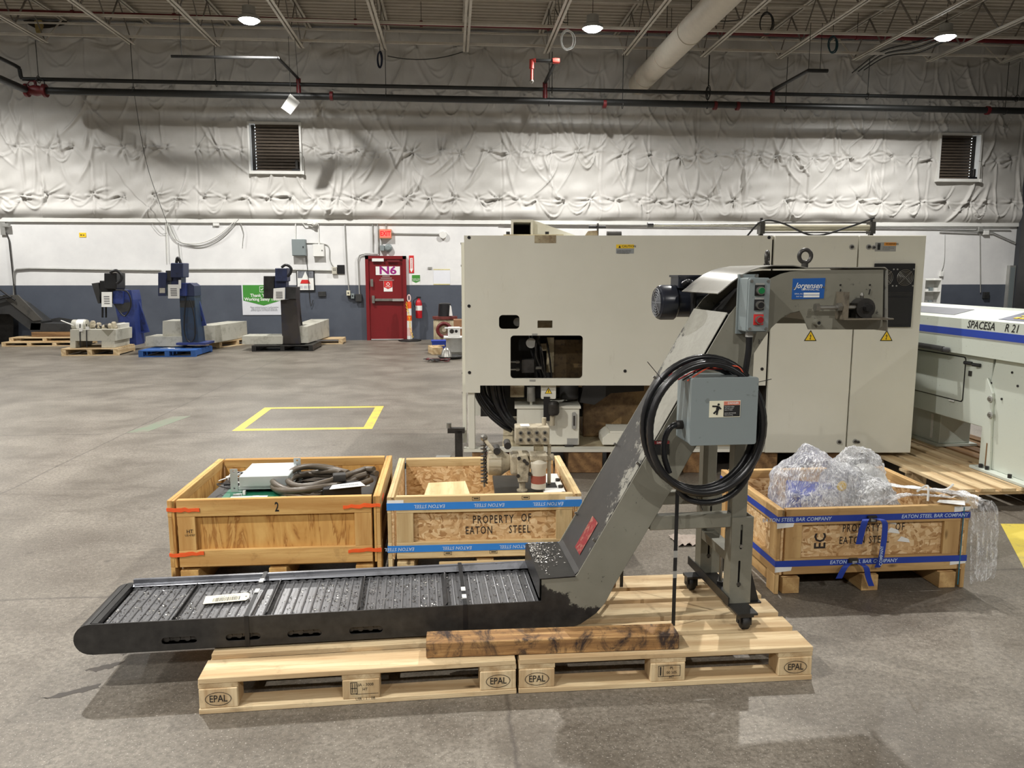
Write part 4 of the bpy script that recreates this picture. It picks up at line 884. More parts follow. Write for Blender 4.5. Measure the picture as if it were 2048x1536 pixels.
text('COMPANY', PALEINK, rl, (.536, -.0505, .21), .024, .9, rot=(PI/2, -PI/2, 0), bold=.012, ext=0)
for x, z in ((-.002, .352), (-.002, .118), (.945, .415), (.945, .128)): MB().plate([(x, z), (x+.085, z+.008), (x+.09, z+.028), (x, z+.03)], -.0015, -.0005).build('corner_paper', PAPER, c3)
MB().box(.995, 1.0, -.003, -.001, .02, .44).build('teal_band', simple('teal_band', rgb(30,110,130), .5), c3)
m = MB(); 
for x, z, a in ((.60, .31, .0), (.66, .26, .5), (.58, .36, .2)): m.plate([(x, z), (x+.07, z-.01), (x+.06, z+.01), (x+.02, z+.025)], .0195, .0212)
m.build('torn_paper', PAPER, f3)
# ---- contents of the plywood crate
def lcl(o, x, y, z=0): return tuple(o.location+Matrix.Rotation(o.rotation_euler.z, 3, 'Z') @ Vector((x, y, z)))
PCB = simple('green_circuit_board', rgb(30,104,76), .4, 0, .15, 20); ZINC = simple('zinc_sheet', rgb(188,194,194), .38, .5, .06)
MB().box(.08, .99, .08, .82, .147, .40).build('packing_bed', DARKMC, c1)
pcb = thing('circuit_board', 'green circuit board with chips and a white label in the plywood crate', 'circuit board', lcl(c1, .20, .085, .428), R(2)); MB().box(0, .62, 0, .34, 0, .006).build('board', PCB, pcb)
rc = random.Random(4)
for i in range(26): x, y = rc.uniform(.02,.58), rc.uniform(.01,.32); MB().box(x, x+rc.uniform(.012,.04), y, y+rc.uniform(.01,.02), .006, .006+rc.uniform(.006,.03)).build('component', rc.choice((BLACK, BLACK, GALV, WHITE)), pcb)
MB().box(.07, .26, .02, .10, .03, .032).build('label_strip', PAPER, pcb); text('E4809-045-177', INK, pcb, (.16, .06, .033), .02, 1, rot=(0,0,0), ext=0)
ps = thing('power_supply_box', 'galvanised sheet metal box with two upright brackets in the plywood crate', 'metal box', lcl(c1, .27, .34, .455), R(1)); MB().box(0, .27, 0, .30, .0, .075).build('case', ZINC, ps, bev=.004); MB().box(-.005, .275, .0, .30, .0, .018).build('base_tray', ZINC, ps)
for x, y in ((-.055, .03), (.25, .26)): MB().plate([(x, -.03), (x+.04, -.03), (x+.04, .11), (x, .11)], y, y+.004, [circ(x+.02, .095, .006, 8), circ(x+.02, .0, .006, 8)]).build('bracket', ZINC, ps); MB().box(x, x+.04, y, y+.05, -.03, -.026).build('bracket_foot', ZINC, ps)
HOSE = simple('brown_grey_conduit', rgb(88,78,66), .38, 0, .2, 20)
hc = thing('conduit_bundle', 'coiled brown grey cable conduit in the plywood crate', 'conduit', lcl(c1, .66, .42, .435), R(4))
for k, (rx, ry, dz, dx) in enumerate(((.20, .24, .015, -.01), (.19, .21, .045, -.03), (.15, .22, .03, .02), (.17, .19, .07, .03), (.22, .25, .05, .0))):
    pth = [(dx+rx*math.cos(t)*1.0, ry*math.sin(t), dz+.015*math.sin(2*t+k)) for t in [R(20+i*320/60) for i in range(61)]]; pth = [p for p in pth]+[(pth[-1][0]+.1, pth[-1][1]+.03*k, dz+.02), (pth[-1][0]+.15, pth[-1][1]+.04, dz+.03)]
    MB().tube(pth, ribbed(pth, .0165), 10).build('conduit_loop', HOSE, hc, True)
pk = thing('drive_unit', 'black ventilated drive unit carrying a paper tag in the plywood crate', 'drive unit', lcl(c1, .76, .13, .43), R(12)); MB().box(0, .2, 0, .13, 0, .075).build('case', BLACK, pk, bev=.004)
for i in range(6): MB().box(.02+.012*i, .026+.012*i, .03, .09, .075, .077).build('vent_slot', DSTEEL, pk)
t_ = MB(); t_.plate([(.03, -.05), (.22, -.03), (.20, .06), (.05, .03)], .085, .086, (), 'z'); tt = t_.build('paper_tag', PAPER, pk); m = MB(); 
for i in range(14): m.box(.09+.007*i, .093+.007*i, -.01, .02, .0862, .0865)
m.build('bars', INK, tt); MB().box(.06, .13, .10, .16, .08, .12).build('connector', DSTEEL, pk, bev=.004)
cw = thing('loose_wiring', 'tangle of thin dark and grey wires in the plywood crate', 'wiring', lcl(c1, 0, 0, 0), 0)
for i in range(26):
    x, y = rc.uniform(.15, .85), rc.uniform(.12, .78); pts = [(x+rc.uniform(-.1,.1)*j, y+rc.uniform(-.06,.06)*j, .41+rc.uniform(0,.05)) for j in range(4)]
    pts = [(min(max(p[0], .1), .98), min(max(p[1], .07), .82), p[2]) for p in pts]; MB().tube(spline(pts, 4), rc.choice((.003, .004, .006)), 6).build('wire', rc.choice((BLACK, BLACK, HOSE, GALV, WHITE)), cw)
# ---- hydraulic power unit standing in the strand board crate
hu = thing('hydraulic_unit', 'oily beige hydraulic pump and valve block on a steel base inside the strand board crate', 'hydraulic unit', lcl(c2, .60, .30, .162), R(-1))
MB().box(-.02, .355, -.22, .30, .0, .255).build('reservoir', CREAMD, hu, bev=.004); MB().box(-.03, .24, -.24, .31, .256, .276).build('oily_lid', OILY, hu, bev=.003); MB().box(.24, .365, -.20, .31, .256, .282).build('white_lid', WHITE, hu, bev=.003)
for x, y in ((.345, -.14), (.345, .0), (.345, .14)): MB().cyl((x, y, .28), (x, y, .296), .014, 6).build('lid_bolt', DSTEEL, hu)
MB().box(.255, .325, .0, .1, .282, .285).build('data_plate', BLACK, hu)
mb = MB().box(.09, .28, .0, .12, .53, .63).build('valve_block', PUMPM, hu, bev=.004)
for i in range(4):
    for z in (.56, .60): MB().lathe([(.0105, -.012), (.0115, 0)], (.118+.045*i, 0, z), 12, 'y').build('port_ring', STEEL, mb); MB().cyl((.118+.045*i, -.0125, z), (.118+.045*i, -.013, z), .006, 10).build('port', BLACK, mb)
MB().box(.12, .17, .02, .08, .631, .634).build('block_plate', PAPER, mb)
MB().lathe([(.045, -.10), (.07, -.09), (.075, -.02), (.06, 0), (.03, .05)], (.03, .05, .42), 20, 'x').build('pump_motor', PUMPM, hu, auto=40)
for i in range(9): a_ = R(-60+i*30); MB().bar((-.06, .05+.07*math.cos(a_), .42+.07*math.sin(a_)), (.01, .05+.076*math.cos(a_), .42+.076*math.sin(a_)), .004, .01).build('cooling_fin', PUMPM, hu)
MB().box(.06, .17, -.02, .10, .36, .48).build('pump_body', PUMPM, hu, bev=.015, seg=2); MB().plate([(.10, .33), (.155, .33), (.165, .44), (.15, .49), (.095, .48)], -.06, -.02).build('pump_head', PUMPM, hu, bev=.004)
for x, z in ((.105, .47), (.10, .37), (.15, .44), (.165, .38), (.135, .455)): MB().cyl((x, -.07, z), (x, -.055, z), .010, 10).build('cap_screw', DSTEEL, hu)
MB().cyl((.125, -.03, .276), (.125, -.03, .36), .018, 12).build('suction_pipe', PUMPM, hu); MB().cyl((.125, -.03, .276), (.125, -.03, .284), .03, 14).build('pipe_flange', PUMPM, hu)
MB().lathe([(.03, .29), (.042, .295), (.042, .40), (.048, .41), (.048, .44), (.03, .46)], (.215, -.04, 0), 18).build('filter_bowl', simple('cream_plastic', rgb(206,198,180), .45), hu, auto=40); MB().box(.165, .265, -.07, .03, .45, .49).build('filter_head', PUMPM, hu, bev=.008); MB().lathe([(.0425, .325), (.0425, .37)], (.215, -.04, 0), 18).build('filter_label', simple('rust_red_label', rgb(150,80,64), .5), hu)
MB().box(.20, .25, .03, .1, .46, .54).build('manifold_neck', CREAMD, hu)
MB().cyl((.255, .06, .63), (.255, .06, .672), .013, 10).build('block_fitting', PUMPM, hu); MB().cyl((.285, .06, .29), (.285, .06, .52), .011, 10).build('return_pipe', PUMPM, hu); MB().box(.27, .31, .04, .08, .43, .46).build('return_fitting', PUMPM, hu)
sp_ = [(-.085+.016*math.cos(R(i*36)), .05+.016*math.sin(R(i*36)), .30+.0021*i) for i in range(110)]; MB().tube(sp_, .005, 6).build('coil_spring', DSTEEL, hu); MB().cyl((-.085, .05, .28), (-.085, .05, .56), .006, 8).build('spring_rod', STEEL, hu)
MB().tube(spline([(-.085, .05, .56), (-.06, .03, .53), (-.02, .0, .49), (.02, .02, .47)], 6), .010, 8).build('link_arm', PUMPM, hu); MB().lathe([(.01,-.02), (.02,-.01), (.02,.01), (.01,.02)], (-.085, .05, .565), 12, 'y').build('link_eye', STEEL, hu)
for x, z in ((-.015, .50), (.045, .53)): MB().cyl((x, -.02, z), (x, .08, z), .02, 14).build('elbow_fitting', DSTEEL, hu)
# ---- plastic film with a blue carton in the ratchet-strapped crate
bxo = thing('blue_carton', 'dark blue carton under plastic film in the strapped crate', 'box', lcl(c3, .19, .28, .11), R(-20)); MB().box(0, .26, 0, .3, 0, .34).build('carton', BLUEST, bxo, bev=.003)
bw = thing('wrapped_part', 'pale part wrapped in film inside the strapped crate', 'wrapped part', lcl(c3, .68, .30, .11), 0); MB().lathe([(.15, 0), (.17, .1), (.16, .3), (.1, .42), (.04, .46)], (0,.1,0), 14).build('body', simple('pale_bubble_wrap', rgb(200,200,198), .4), bw, True)
def film_mat():
    t = NT('crumpled_clear_film'); v = t.coord(); n = t.noise(v, 7, 4, .55, 2.2); n2 = t.noise(t.coord((1.2, 1.2, .45), rot=(.5,.4,.3)), 26, 4, .6, 3.0)
    t.b.inputs['Base Color'].default_value = (.97,.98,1,1); t.b.inputs['Roughness'].default_value = .12; t.b.inputs['Specular IOR Level'].default_value = .9
    bp_ = t.n('ShaderNodeBump'); bp_.inputs['Strength'].default_value = .7; bp_.inputs['Distance'].default_value = .02; t.l(t.math('ADD', n, t.math('MULTIPLY', n2, .4)), bp_.inputs['Height']); t.l(bp_.outputs[0], t.b.inputs['Normal'])
    tr = t.n('ShaderNodeBsdfTransparent'); mx = t.n('ShaderNodeMixShader'); fr = t.n('ShaderNodeFresnel'); fr.inputs[0].default_value = 1.45; t.l(bp_.outputs[0], fr.inputs['Normal'])
    f = t.math('ADD', t.ramp(n2, [(.4, (.12,.12,.12,1)), (.52, (.3,.3,.3,1)), (.66, (.85,.85,.85,1))]), t.math('MULTIPLY', fr.outputs[0], .6), True)  # whiter, denser streaks imitate bright highlights on the film
    t.l(f, mx.inputs[0]); t.l(tr.outputs[0], mx.inputs[1]); t.l(t.b.outputs[0], mx.inputs[2]); t.l(mx.outputs[0], t.out.inputs['Surface']); return t.m
FILM = film_mat()
from mathutils import noise as mnoise
fo = thing('plastic_film', 'crumpled clear plastic film heaped in and hanging over the strapped crate', 'plastic film', lcl(c3, 0, 0, .3), c3.rotation_euler.z)
def lobe(c, r, seed, nm='film_heap', sub=5):
    bm_ = bmesh.new(); bmesh.ops.create_icosphere(bm_, subdivisions=sub, radius=1)
    for v in bm_.verts:
        p = v.co.normalized(); k = 1+.22*mnoise.noise(p*1.6+Vector((seed,0,0)))+.16*abs(mnoise.noise(p*3.7+Vector((0,seed,0))))+.08*abs(mnoise.noise(p*6+Vector((0,0,seed))))+.012*abs(mnoise.noise(p*17+Vector((seed,seed,0))))
        v.co = Vector((p.x*r[0]*k+c[0], p.y*r[1]*k+c[1], max(p.z*r[2]*k+c[2], -.16)))
    me = bpy.data.meshes.new(nm); bm_.to_mesh(me); bm_.free(); return link(nm, me, FILM, fo, True)
lobe((.36, .34, .14), (.22, .24, .22), 1.3); lobe((.55, .28, .09), (.20, .22, .17), 4.1); lobe((.64, .42, .23), (.13, .10, .13), 7.7); lobe((.45, .22, .02), (.24, .15, .15), 9.2)
def drape(line, wid, seed, nm):
    P = spline(line, 9); m = MB(); nw = 15
    for i, p in enumerate(P):
        u = i/(len(P)-1)
        for k in range(nw):
            a = (k/(nw-1)-.5); w_ = wid(u); q = Vector((p.x+a*w_[0], p.y+a*w_[1], p.z+a*w_[2])); nn_ = mnoise.noise(Vector((k*.55, i*.12, seed)))*.03+mnoise.noise(Vector((k*1.4, i*.3, seed+5)))*.012
            m.v.append((q.x+nn_*.6, q.y+nn_, q.z+abs(nn_)))
    for i in range(len(P)-1):
        for k in range(nw-1): m.f.append((i*nw+k, i*nw+k+1, (i+1)*nw+k+1, (i+1)*nw+k))
    return m.build(nm, FILM, fo, True)
drape([(.60, .36, .18), (.74, .30, .175), (.88, .22, .175), (1.0, .10, .178), (1.055, -.03, .165), (1.075, -.055, .05), (1.085, -.06, -.12), (1.09, -.06, -.245)], lambda u: (.02+.10*u*(u > .55), -.22*(1-u)-.02, .04), 2.2, 'film_tail')
drape([(.50, .10, .09), (.62, .10, .15), (.75, .12, .17), (.86, .08, .175), (.95, .06, .172)], lambda u: (.02, -.12, .03), 6.2, 'film_tail')
m = MB(); m.plate([(.86, .02), (.97, -.045), (1.02, .03), (.9, .06)], .163, .1645, (), 'z'); m.build('film_label', PAPER, fo)
for pts in ([(.80, .1, .20), (.83, .06, .24), (.81, .02, .17)], [(.90, .16, .19), (.97, .12, .20), (1.0, .1, .235)]): MB().tube(spline(pts, 5), .006, 6).build('white_tie', WHITE, fo)
MB().lathe([(.02, 0), (.028, .004), (.01, .007)], (.42, .16, .22), 12, 'y').build('yellow_dot', YEL, fo)
# ================================================================ CREAM MACHINE TOOL
MF = Frame(*(Matrix.Rotation(YAW, 2) @ Vector((-.38, 6.2))), YAW)
ma = thing('machine_tool', 'large cream machine tool with a windowed panel and two electrical cabinet doors', 'machine', (MF.o.x, MF.o.y, 0), YAW)
Z = lambda px, py, t=0: MF.sz(px, py, t)
sL, zT = Z(931, 471); s1, zB = Z(1310, 771); sM, _ = Z(1541, 620); sR, _ = Z(1852, 620); zT = (zT+Z(1850, 471)[1])/2; zDB = Z(1700, 905)[1]
sM0 = Z(1543, 471)[0]; sD = Z(1712, 560)[0]; sR = Z(1838, 650)[0]
def rr_px(x0, x1, y0, y1, r):
    a = Z(x0, y1); b = Z(x1, y0); return rrect(a[0], b[0], a[1], b[1], r)
win = rr_px(1021, 1166, 671, 757, .028); hole2 = rr_px(998, 1039, 630, 658, .03); hole3 = rr_px(1075, 1105, 641, 656, .004)
MB().plate([(0, zB), (sM-.012, zB), (sM-.012, zT), (0, zT)], 0, .03, [win, hole2, hole3]).build('front_panel', CREAM, ma)
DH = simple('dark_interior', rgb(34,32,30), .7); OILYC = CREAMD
dep = 1.5
MB().box(0, sR, dep-.03, dep, .22, zT).build('rear_panel', CREAM, ma); MB().box(0, sR, .03, dep-.03, zT-.03, zT-.001).build('roof_panel', CREAM, ma)
MB().box(-.0, .03, .03, dep-.03, zB, zT-.03).build('end_panel', CREAM, ma); MB().box(sM, sM+.03, .03, dep-.03, .22, zT-.03).build('partition', DH, ma)
MB().box(-.03, .0, .10, .14, .24, zT-.05).build('edge_strip', CREAM, ma)
m = MB()
for py in (486, 531, 606, 612, 750, 790): q = Z(926, py); m.cyl((-.035, .12, q[1]), (-.03, .12, q[1]), .008, 6)
m.build('edge_bolts', DSTEEL, ma)
# cabinet with two doors
MB().box(sM+.03, sR, .03, dep-.03, zDB+.01, zT-.03).build('cabinet_body', CREAM, ma)
d1 = MB().plate([(sM+.006, zDB), (sD-.006, zDB), (sD-.006, zT), (sM+.006, zT)], -.012, .028).build('cabinet_door', CREAM, ma, bev=.003); d2 = MB().plate([(sD+.006, zDB), (sR, zDB), (sR, zT), (sD+.006, zT)], -.012, .028).build('cabinet_door', CREAM, ma, bev=.003)
def knob(par, px, py, r=.02):
    q = Z(px, py); MB().lathe([(r, -.018), (r*1.05, -.012)], (q[0], 0, q[1]), 14, 'y').build('knob_plate', GALV, par); MB().lathe([(r*.5, -.03), (r*.6, -.018)], (q[0], 0, q[1]), 12, 'y').build('knob', DSTEEL, par)
knob(d1, 1702, 494); knob(d1, 1677, 883); knob(d2, 1736, 494); knob(d2, 1746, 495, .016); knob(d2, 1709, 882); knob(d2, 1715, 883, .014)
m = MB()
for px, py in ((938, 475), (938, 612), (939, 745), (1250, 742), (1538, 475), (1524, 738)): q = Z(px, py); m.cyl((q[0], -.004, q[1]), (q[0], .001, q[1]), .013, 14)
m.build('panel_plugs', BLACK, ma)
# stickers
def sticker(par, x0, x1, y0, y1, base, head=None, lines=(), ttl='', split=.4, t=-.0015):
    a = Z(x0, y1); b = Z(x1, y0); o = MB().box(a[0], b[0], t, t+.001, a[1], b[1]).build('sticker', base, par); h = b[1]-a[1]
    if head: MB().box(a[0]+(h if lines == 'w' else 0), b[0], t-.0006, t, b[1]-h*split, b[1]).build('sticker_band', head, o)
    if ttl: text(ttl, INK, o, ((a[0]+b[0])/2+(.03 if lines != 'w' else .05), t-.001, b[1]-h*split/2), h*split*.8, 1.05, bold=.015, ext=0)
    return o, a, b
SG = simple('sticker_grey', rgb(150,154,156), .5, 0, .04); ORS = simple('sticker_orange', rgb(222,148,54), .5, 0, .05)
o, a, b = sticker(ma, 1232, 1268, 489, 507, SG, YEL, (), 'CAUTION', .42); 
for k, s in enumerate(('COVER HAS TO BE FIXED', 'BEFORE OPERATING TO', 'AVOID SEVERE INJURY')): text(s, INK, o, (a[0]+.008, -.0025, b[1]-.048+(-.011)*k), .011, .9, align='LEFT', ext=0)
MB().plate([(a[0]+.018, b[1]-.026), (a[0]+.038, b[1]-.026), (a[0]+.028, b[1]-.006)], -.003, -.0022).build('warning_triangle', INK, o)
o, a, b = sticker(d2, 1748, 1791, 485, 503, GALV, ORS, 'w', 'WARNING', .36, t=-.0135)
for k, s in enumerate(('Hazardous voltage. Turn off', 'main switch before opening', 'the cabinet doors.')): text(s, INK, o, (a[0]+.06, -.0145, b[1]-.035-.011*k), .009, .9, align='LEFT', ext=0)
m = MB(); m.plate([(a[0]+.02, a[1]+.012), (a[0]+.04, a[1]+.012), (a[0]+.042, a[1]+.05), (a[0]+.018, a[1]+.05)], -.0146, -.0138); 
for i in range(4): m.box(a[0]+.019+.006*i, a[0]+.0235+.006*i, -.0146, -.0138, a[1]+.05, a[1]+.064)
m.build('hand_symbol', INK, o)
def volt(par, px, py, sz_, t):
    q = Z(px, py, t); h = sz_; x, z = q
    o = MB().plate([(x-h*.58, z-h*.5), (x+h*.58, z-h*.5), (x, z+h*.5)], t-.001, t).build('voltage_sign', INK, par); MB().plate([(x-h*.46, z-h*.43), (x+h*.46, z-h*.43), (x, z+h*.36)], t-.0016, t-.001).build('sign_face', YEL, o)
    MB().plate([(x+h*.03, z+h*.2), (x-h*.1, z-h*.08), (x+h*.01, z-h*.04), (x-h*.06, z-h*.3), (x-h*.1, z-h*.26), (x-h*.02, z-h*.4), (x+h*.05, z-h*.28), (x, z-h*.29), (x+h*.09, z+.03*h), (x, z)], t-.0022, t-.0016).build('bolt_symbol', INK, o)
volt(d1, 1621, 671, .088, -.0135); volt(d2, 1773, 671, .088, -.0135)
a = Z(1069, 486); b = Z(1112, 471); MB().box(a[0], b[0], -.003, 0, a[1], b[1]+.002).build('cover_tab', CREAMD, ma)
for y0, y1, x0, x1 in ((667, 671, 1064, 1075), (759, 763, 1059, 1071)): a = Z(x0, y1); b = Z(x1, y0); MB().box(a[0], b[0], -.002, 0, a[1], b[1]).build('latch_tab', GALV, ma)
# black fan panel
a = Z(1740, 654, -.012); b = Z(1829, 527, -.012); fpn = MB().box(a[0], b[0], -.03, -.0125, a[1], b[1]).build('fan_panel', BLACK, d2, bev=.003); w_ = b[0]-a[0]; h_ = b[1]-a[1]
for fx in (.26, .76):
    cx, cz = a[0]+w_*fx, b[1]-h_*.22; m = MB()
    for r_ in (.015, .027, .039, .051, .063): m.torus((cx, -.034, cz), r_, .0017, 26, 5, 'y')
    for an in (45, 135): m.bar((cx-.07*math.cos(R(an)), -.035, cz-.07*math.sin(R(an))), (cx+.07*math.cos(R(an)), -.035, cz+.07*math.sin(R(an))), .003, .004)
    m.build('fan_guard', STEEL, fpn); MB().cyl((cx, -.0312, cz), (cx, -.03, cz), .066, 26).build('fan_opening', DH, fpn); MB().cyl((cx, -.033, cz), (cx, -.031, cz), .02, 14).build('fan_hub', BLACK, fpn)
    m = MB()
    for dx in (-.065, .065):
        for dz in (-.065, .065): m.cyl((cx+dx, -.036, cz+dz), (cx+dx, -.03, cz+dz), .006, 8)
    m.build('guard_screw', GALV, fpn)
MB().plate(rrect(a[0]+.02, b[0]-.02, a[1]+.02, a[1]+h_*.47, .01), -.036, -.03).build('filter_cover', RUBBER, fpn)
for k in range(3): MB().box(a[0]+.01, b[0]-.01, -.033, -.03, a[1]+h_*(.49+.025*k), a[1]+h_*(.50+.025*k)).build('louvre', DSTEEL, fpn)
# inside the window: valve block, hoses, dial, spattered casing
zw = Z(1090, 715, .3)
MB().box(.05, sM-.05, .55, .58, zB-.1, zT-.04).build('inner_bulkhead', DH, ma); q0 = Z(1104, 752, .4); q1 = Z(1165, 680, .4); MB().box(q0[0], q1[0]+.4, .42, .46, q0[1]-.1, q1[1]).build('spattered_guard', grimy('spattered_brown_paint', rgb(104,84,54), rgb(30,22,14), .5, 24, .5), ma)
q0 = Z(1100, 745, .38); q1 = Z(1108, 675, .38); MB().box(q0[0]-.03, q1[0], .38, .42, q0[1], q1[1]).build('guard_edge', CREAMD, ma)
q0 = Z(1043, 746, .15); q1 = Z(1069, 719, .15); vb = MB().box(q0[0], q1[0], .15, .25, q0[1], q1[1]).build('valve_block', DSTEEL, ma, bev=.004)
for py in (724, 739): q = Z(1032, py, .18); MB().cyl((q[0]-.08, .18, q[1]), (q[0]+.03, .18, q[1]), .008, 8).build('pipe_nipple', STEEL, vb); MB().cyl((q[0]-.0, .18, q[1]), (q[0]+.025, .18, q[1]), .014, 6).build('pipe_nut', STEEL, vb)
q = Z(1076, 736, .18); MB().cyl((q[0]-.02, .18, q[1]), (q[0]+.03, .18, q[1]), .012, 6).build('pipe_nut', STEEL, vb)
q = Z(1062, 686, .25); MB().cyl((q[0], .24, q[1]), (q[0], .27, q[1]), .042, 24).build('dial_gauge', GALV, ma); q = Z(1028, 644, .15); MB().cyl((q[0]+.03, .14, q[1]), (q[0]+.03, .17, q[1]), .035, 20).build('pressure_gauge', GALV, ma)
q = Z(1088, 694, .33); MB().box(q[0]-.04, q[0]+.02, .31, .35, q[1]-.03, q[1]+.03).build('terminal_block', CREAMD, ma)
rm = random.Random(11)
for k in range(9):
    a_ = Z(1060+rm.uniform(-4, 30), 676, .3); b_ = Z(1075+rm.uniform(0, 30), 756, .3); md = ((a_[0]+b_[0])/2+rm.uniform(-.08, .02), (a_[1]+b_[1])/2); t = rm.uniform(.2, .36)
    MB().tube(spline([(a_[0], t, a_[1]+.05), (md[0], t-.03, md[1]+.03), (b_[0], t, b_[1]-.05)], 8), rm.choice((.006, .008, .01)), 7).build('inner_hose', rm.choice((BLKTUBE, BLKTUBE, DSTEEL)), ma, True)
MB().box(Z(1075, 656, .2)[0], Z(1106, 640, .2)[0], .2, .22, Z(1075, 657, .2)[1], Z(1075, 639, .2)[1]).build('inner_plate', CREAMD, ma)
# underneath: legs, frame, oil tank, hoses, castings
zb0 = .205
q = Z(938, 780); MB().box(.02, .075, .02, .08, zb0, zB-.0).build('frame_leg', CREAM, ma, bev=.003); MB().box(.0, .12, .0, .06, zB-.06, zB).build('leg_gusset', CREAM, ma)
MB().box(-.02, sR-.02, .02, .12, zb0-.025, zb0).build('frame_beam', CREAM, ma); MB().box(.3, sR-.02, .12, dep, zb0-.025, zb0).build('frame_deck', CREAMD, ma)
ta = Z(1034, 890, .12); tb = Z(1159, 817, .12); tk = MB().box(ta[0], tb[0], .12, .50, ta[1], tb[1]).build('oil_tank', CREAM, ma, bev=.005); MB().box(ta[0]-.02, tb[0]+.01, .11, .52, tb[1], tb[1]+.02).build('tank_lid', CREAM, tk)
a = Z(1145, 824, .11); b = Z(1153, 858, .11); MB().plate(rrect(a[0]-.003, a[0]+.03, b[1], a[1], .015), .10, .119).build('sight_glass', GALV, tk); MB().box(a[0]+.007, a[0]+.02, .097, .1, b[1]+.03, a[1]-.03).build('sight_tube', DSTEEL, tk)
a = Z(1134, 890, .11); b = Z(1156, 877, .11); MB().box(a[0], b[0], .117, .12, a[1], b[1]).build('tank_plate', GALV, tk); MB().box(tb[0]-.12, tb[0]-.05, .1, .2, zb0, ta[1]).build('tank_foot', DSTEEL, tk)
a = Z(1082, 798, .05); b = Z(1112, 773, .05); jb = MB().plate(rrect(a[0], b[0], a[1], b[1]+.04, .012), .05, .13).build('junction_box', CREAM, ma, bev=.004)
q = Z(1097, 782, .045); 
MB().plate([(q[0]-.03, q[1]-.022), (q[0]+.03, q[1]-.022), (q[0], q[1]+.03)], .047, .0495).build('voltage_sign', INK, jb); MB().plate([(q[0]-.024, q[1]-.019), (q[0]+.024, q[1]-.019), (q[0], q[1]+.022)], .045, .047).build('sign_face', YEL, jb); MB().box(q[0]-.003, q[0]+.003, .0445, .045, q[1]-.012, q[1]+.01).build('bolt_symbol', INK, jb)
a = Z(1055, 800, .2); MB().cyl((a[0]+.03, .2, a[1]-.01), (a[0]+.03, .2, a[1]+.11), .035, 16).build('filter_can', GALV, ma, smooth=35); MB().cyl((a[0]+.03, .2, tb[1]), (a[0]+.03, .2, a[1]-.01), .012, 8).build('filter_neck', CREAM, ma)
a = Z(1025, 795, .25); MB().box(a[0]-.02, a[0]+.10, .25, .4, a[1], a[1]+.12).build('pump_casting', CREAMD, ma, bev=.006); a = Z(1127, 800, .25); MB().lathe([(.06, 0), (.08, .01), (.08, .13), (.06, .16)], (a[0]+.05, .3, a[1]), 16).build('pump_motor', DH, ma, auto=35)
for k, (px, sw) in enumerate(((950, .16), (957, .19), (965, .22), (975, .1), (985, .06), (995, .02), (1003, .0))):
    t = .16+.05*(k % 4); a = Z(px, 774, t); MB().tube(spline([(a[0], t, zB+.05), (a[0]+.01, t, zB-.1), (a[0]+.05+sw*.3, t, zB-.25), (a[0]+.12+sw*.6, t, zB-.36), (a[0]+.22+sw*.5, t+.05, zB-.42)], 8), .016+.004*(k % 3), 9).build('hydraulic_hose', BLKTUBE, ma, True)
RUSTY = grimy('rust_streaked_cream_casting', rgb(150,122,80), rgb(70,44,22), .42, 3, .5); a = Z(1165, 890, .5); b = Z(1330, 775, .5); MB().box(a[0], b[0]+1.0, .5, 1.2, zb0, zB+.0).build('machine_bed', RUSTY, ma, bev=.01)
MB().plate([(a[0], b[1]+.1), (a[0]-.05, b[1]-.1), (a[0]+.08, b[1]-.12), (a[0]+.22, b[1]-.02), (a[0]+.5, b[1]), (a[0]+.5, b[1]+.1)], .3, .5).build('chip_chute', DH, ma)
a = Z(1205, 890, .1); c = MB().plate([(a[0], a[1]), (a[0]+.5, a[1]), (a[0]+.5, a[1]+.10), (a[0]+.05, a[1]+.10), (a[0], a[1]+.06)], .1, .4).build('coolant_box', CREAM, ma, bev=.004); MB().box(a[0]+.06, a[0]+.5, .1, .4, a[1]+.10, a[1]+.12).build('coolant_lid', CREAM, c); MB().cyl((a[0]+.15, .09, a[1]+.05), (a[0]+.15, .1, a[1]+.05), .015, 6).build('coolant_bolt', DSTEEL, c)
MB().box(.1, 1.3, .56, .58, zB-.36, zB-.1).build('shade_backing', DH, ma)  # added dark sheet imitates the deep shade behind the hoses
q = Z(1102, 818, .03); MB().box(q[0]-.06, q[0]-.01, .03, .1, q[1]-.1, q[1]+.1).build('cable_clamp', BLACK, jb); MB().lathe([(.04, -.05), (.05, -.03), (.05, .04), (.035, .06)], (q[0]+.02, .04, q[1]), 14).build('plug_housing', DSTEEL, jb, auto=35); MB().cyl((q[0]+.01, .04, q[1]-.14), (q[0]+.01, .04, q[1]-.05), .022, 10).build('plug_neck', PUMPM, jb)
# on top: hood, air cylinder, brackets
a = Z(1022, 470, .25); b = Z(1066, 440, .25); zt = zT; H0 = MB(); x0, x1, h0 = a[0], b[0], b[1]-zt
H0.plate([(x0, zt), (x0+.02, zt), (x0+.02, zt+h0-.02), (x1-.02, zt+h0-.02), (x1-.02, zt), (x1, zt), (x1, zt+h0), (x0, zt+h0)], .2, .9); H0.build('chute_hood', CREAM, ma)
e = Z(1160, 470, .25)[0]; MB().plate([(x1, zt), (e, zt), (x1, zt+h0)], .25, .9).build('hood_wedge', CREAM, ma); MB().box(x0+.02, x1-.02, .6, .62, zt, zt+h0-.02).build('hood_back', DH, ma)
m = MB(); 
for px in (1016, 1094): q = Z(px, 466, .1); m.cyl((q[0], .1, zt), (q[0], .1, zt+.035), .016, 6)
m.build('roof_bolts', BLACK, ma); MB().box(x0-.06, x0+.42, .06, .2, zt, zt+.012).build('roof_strip', CREAMD, ma)
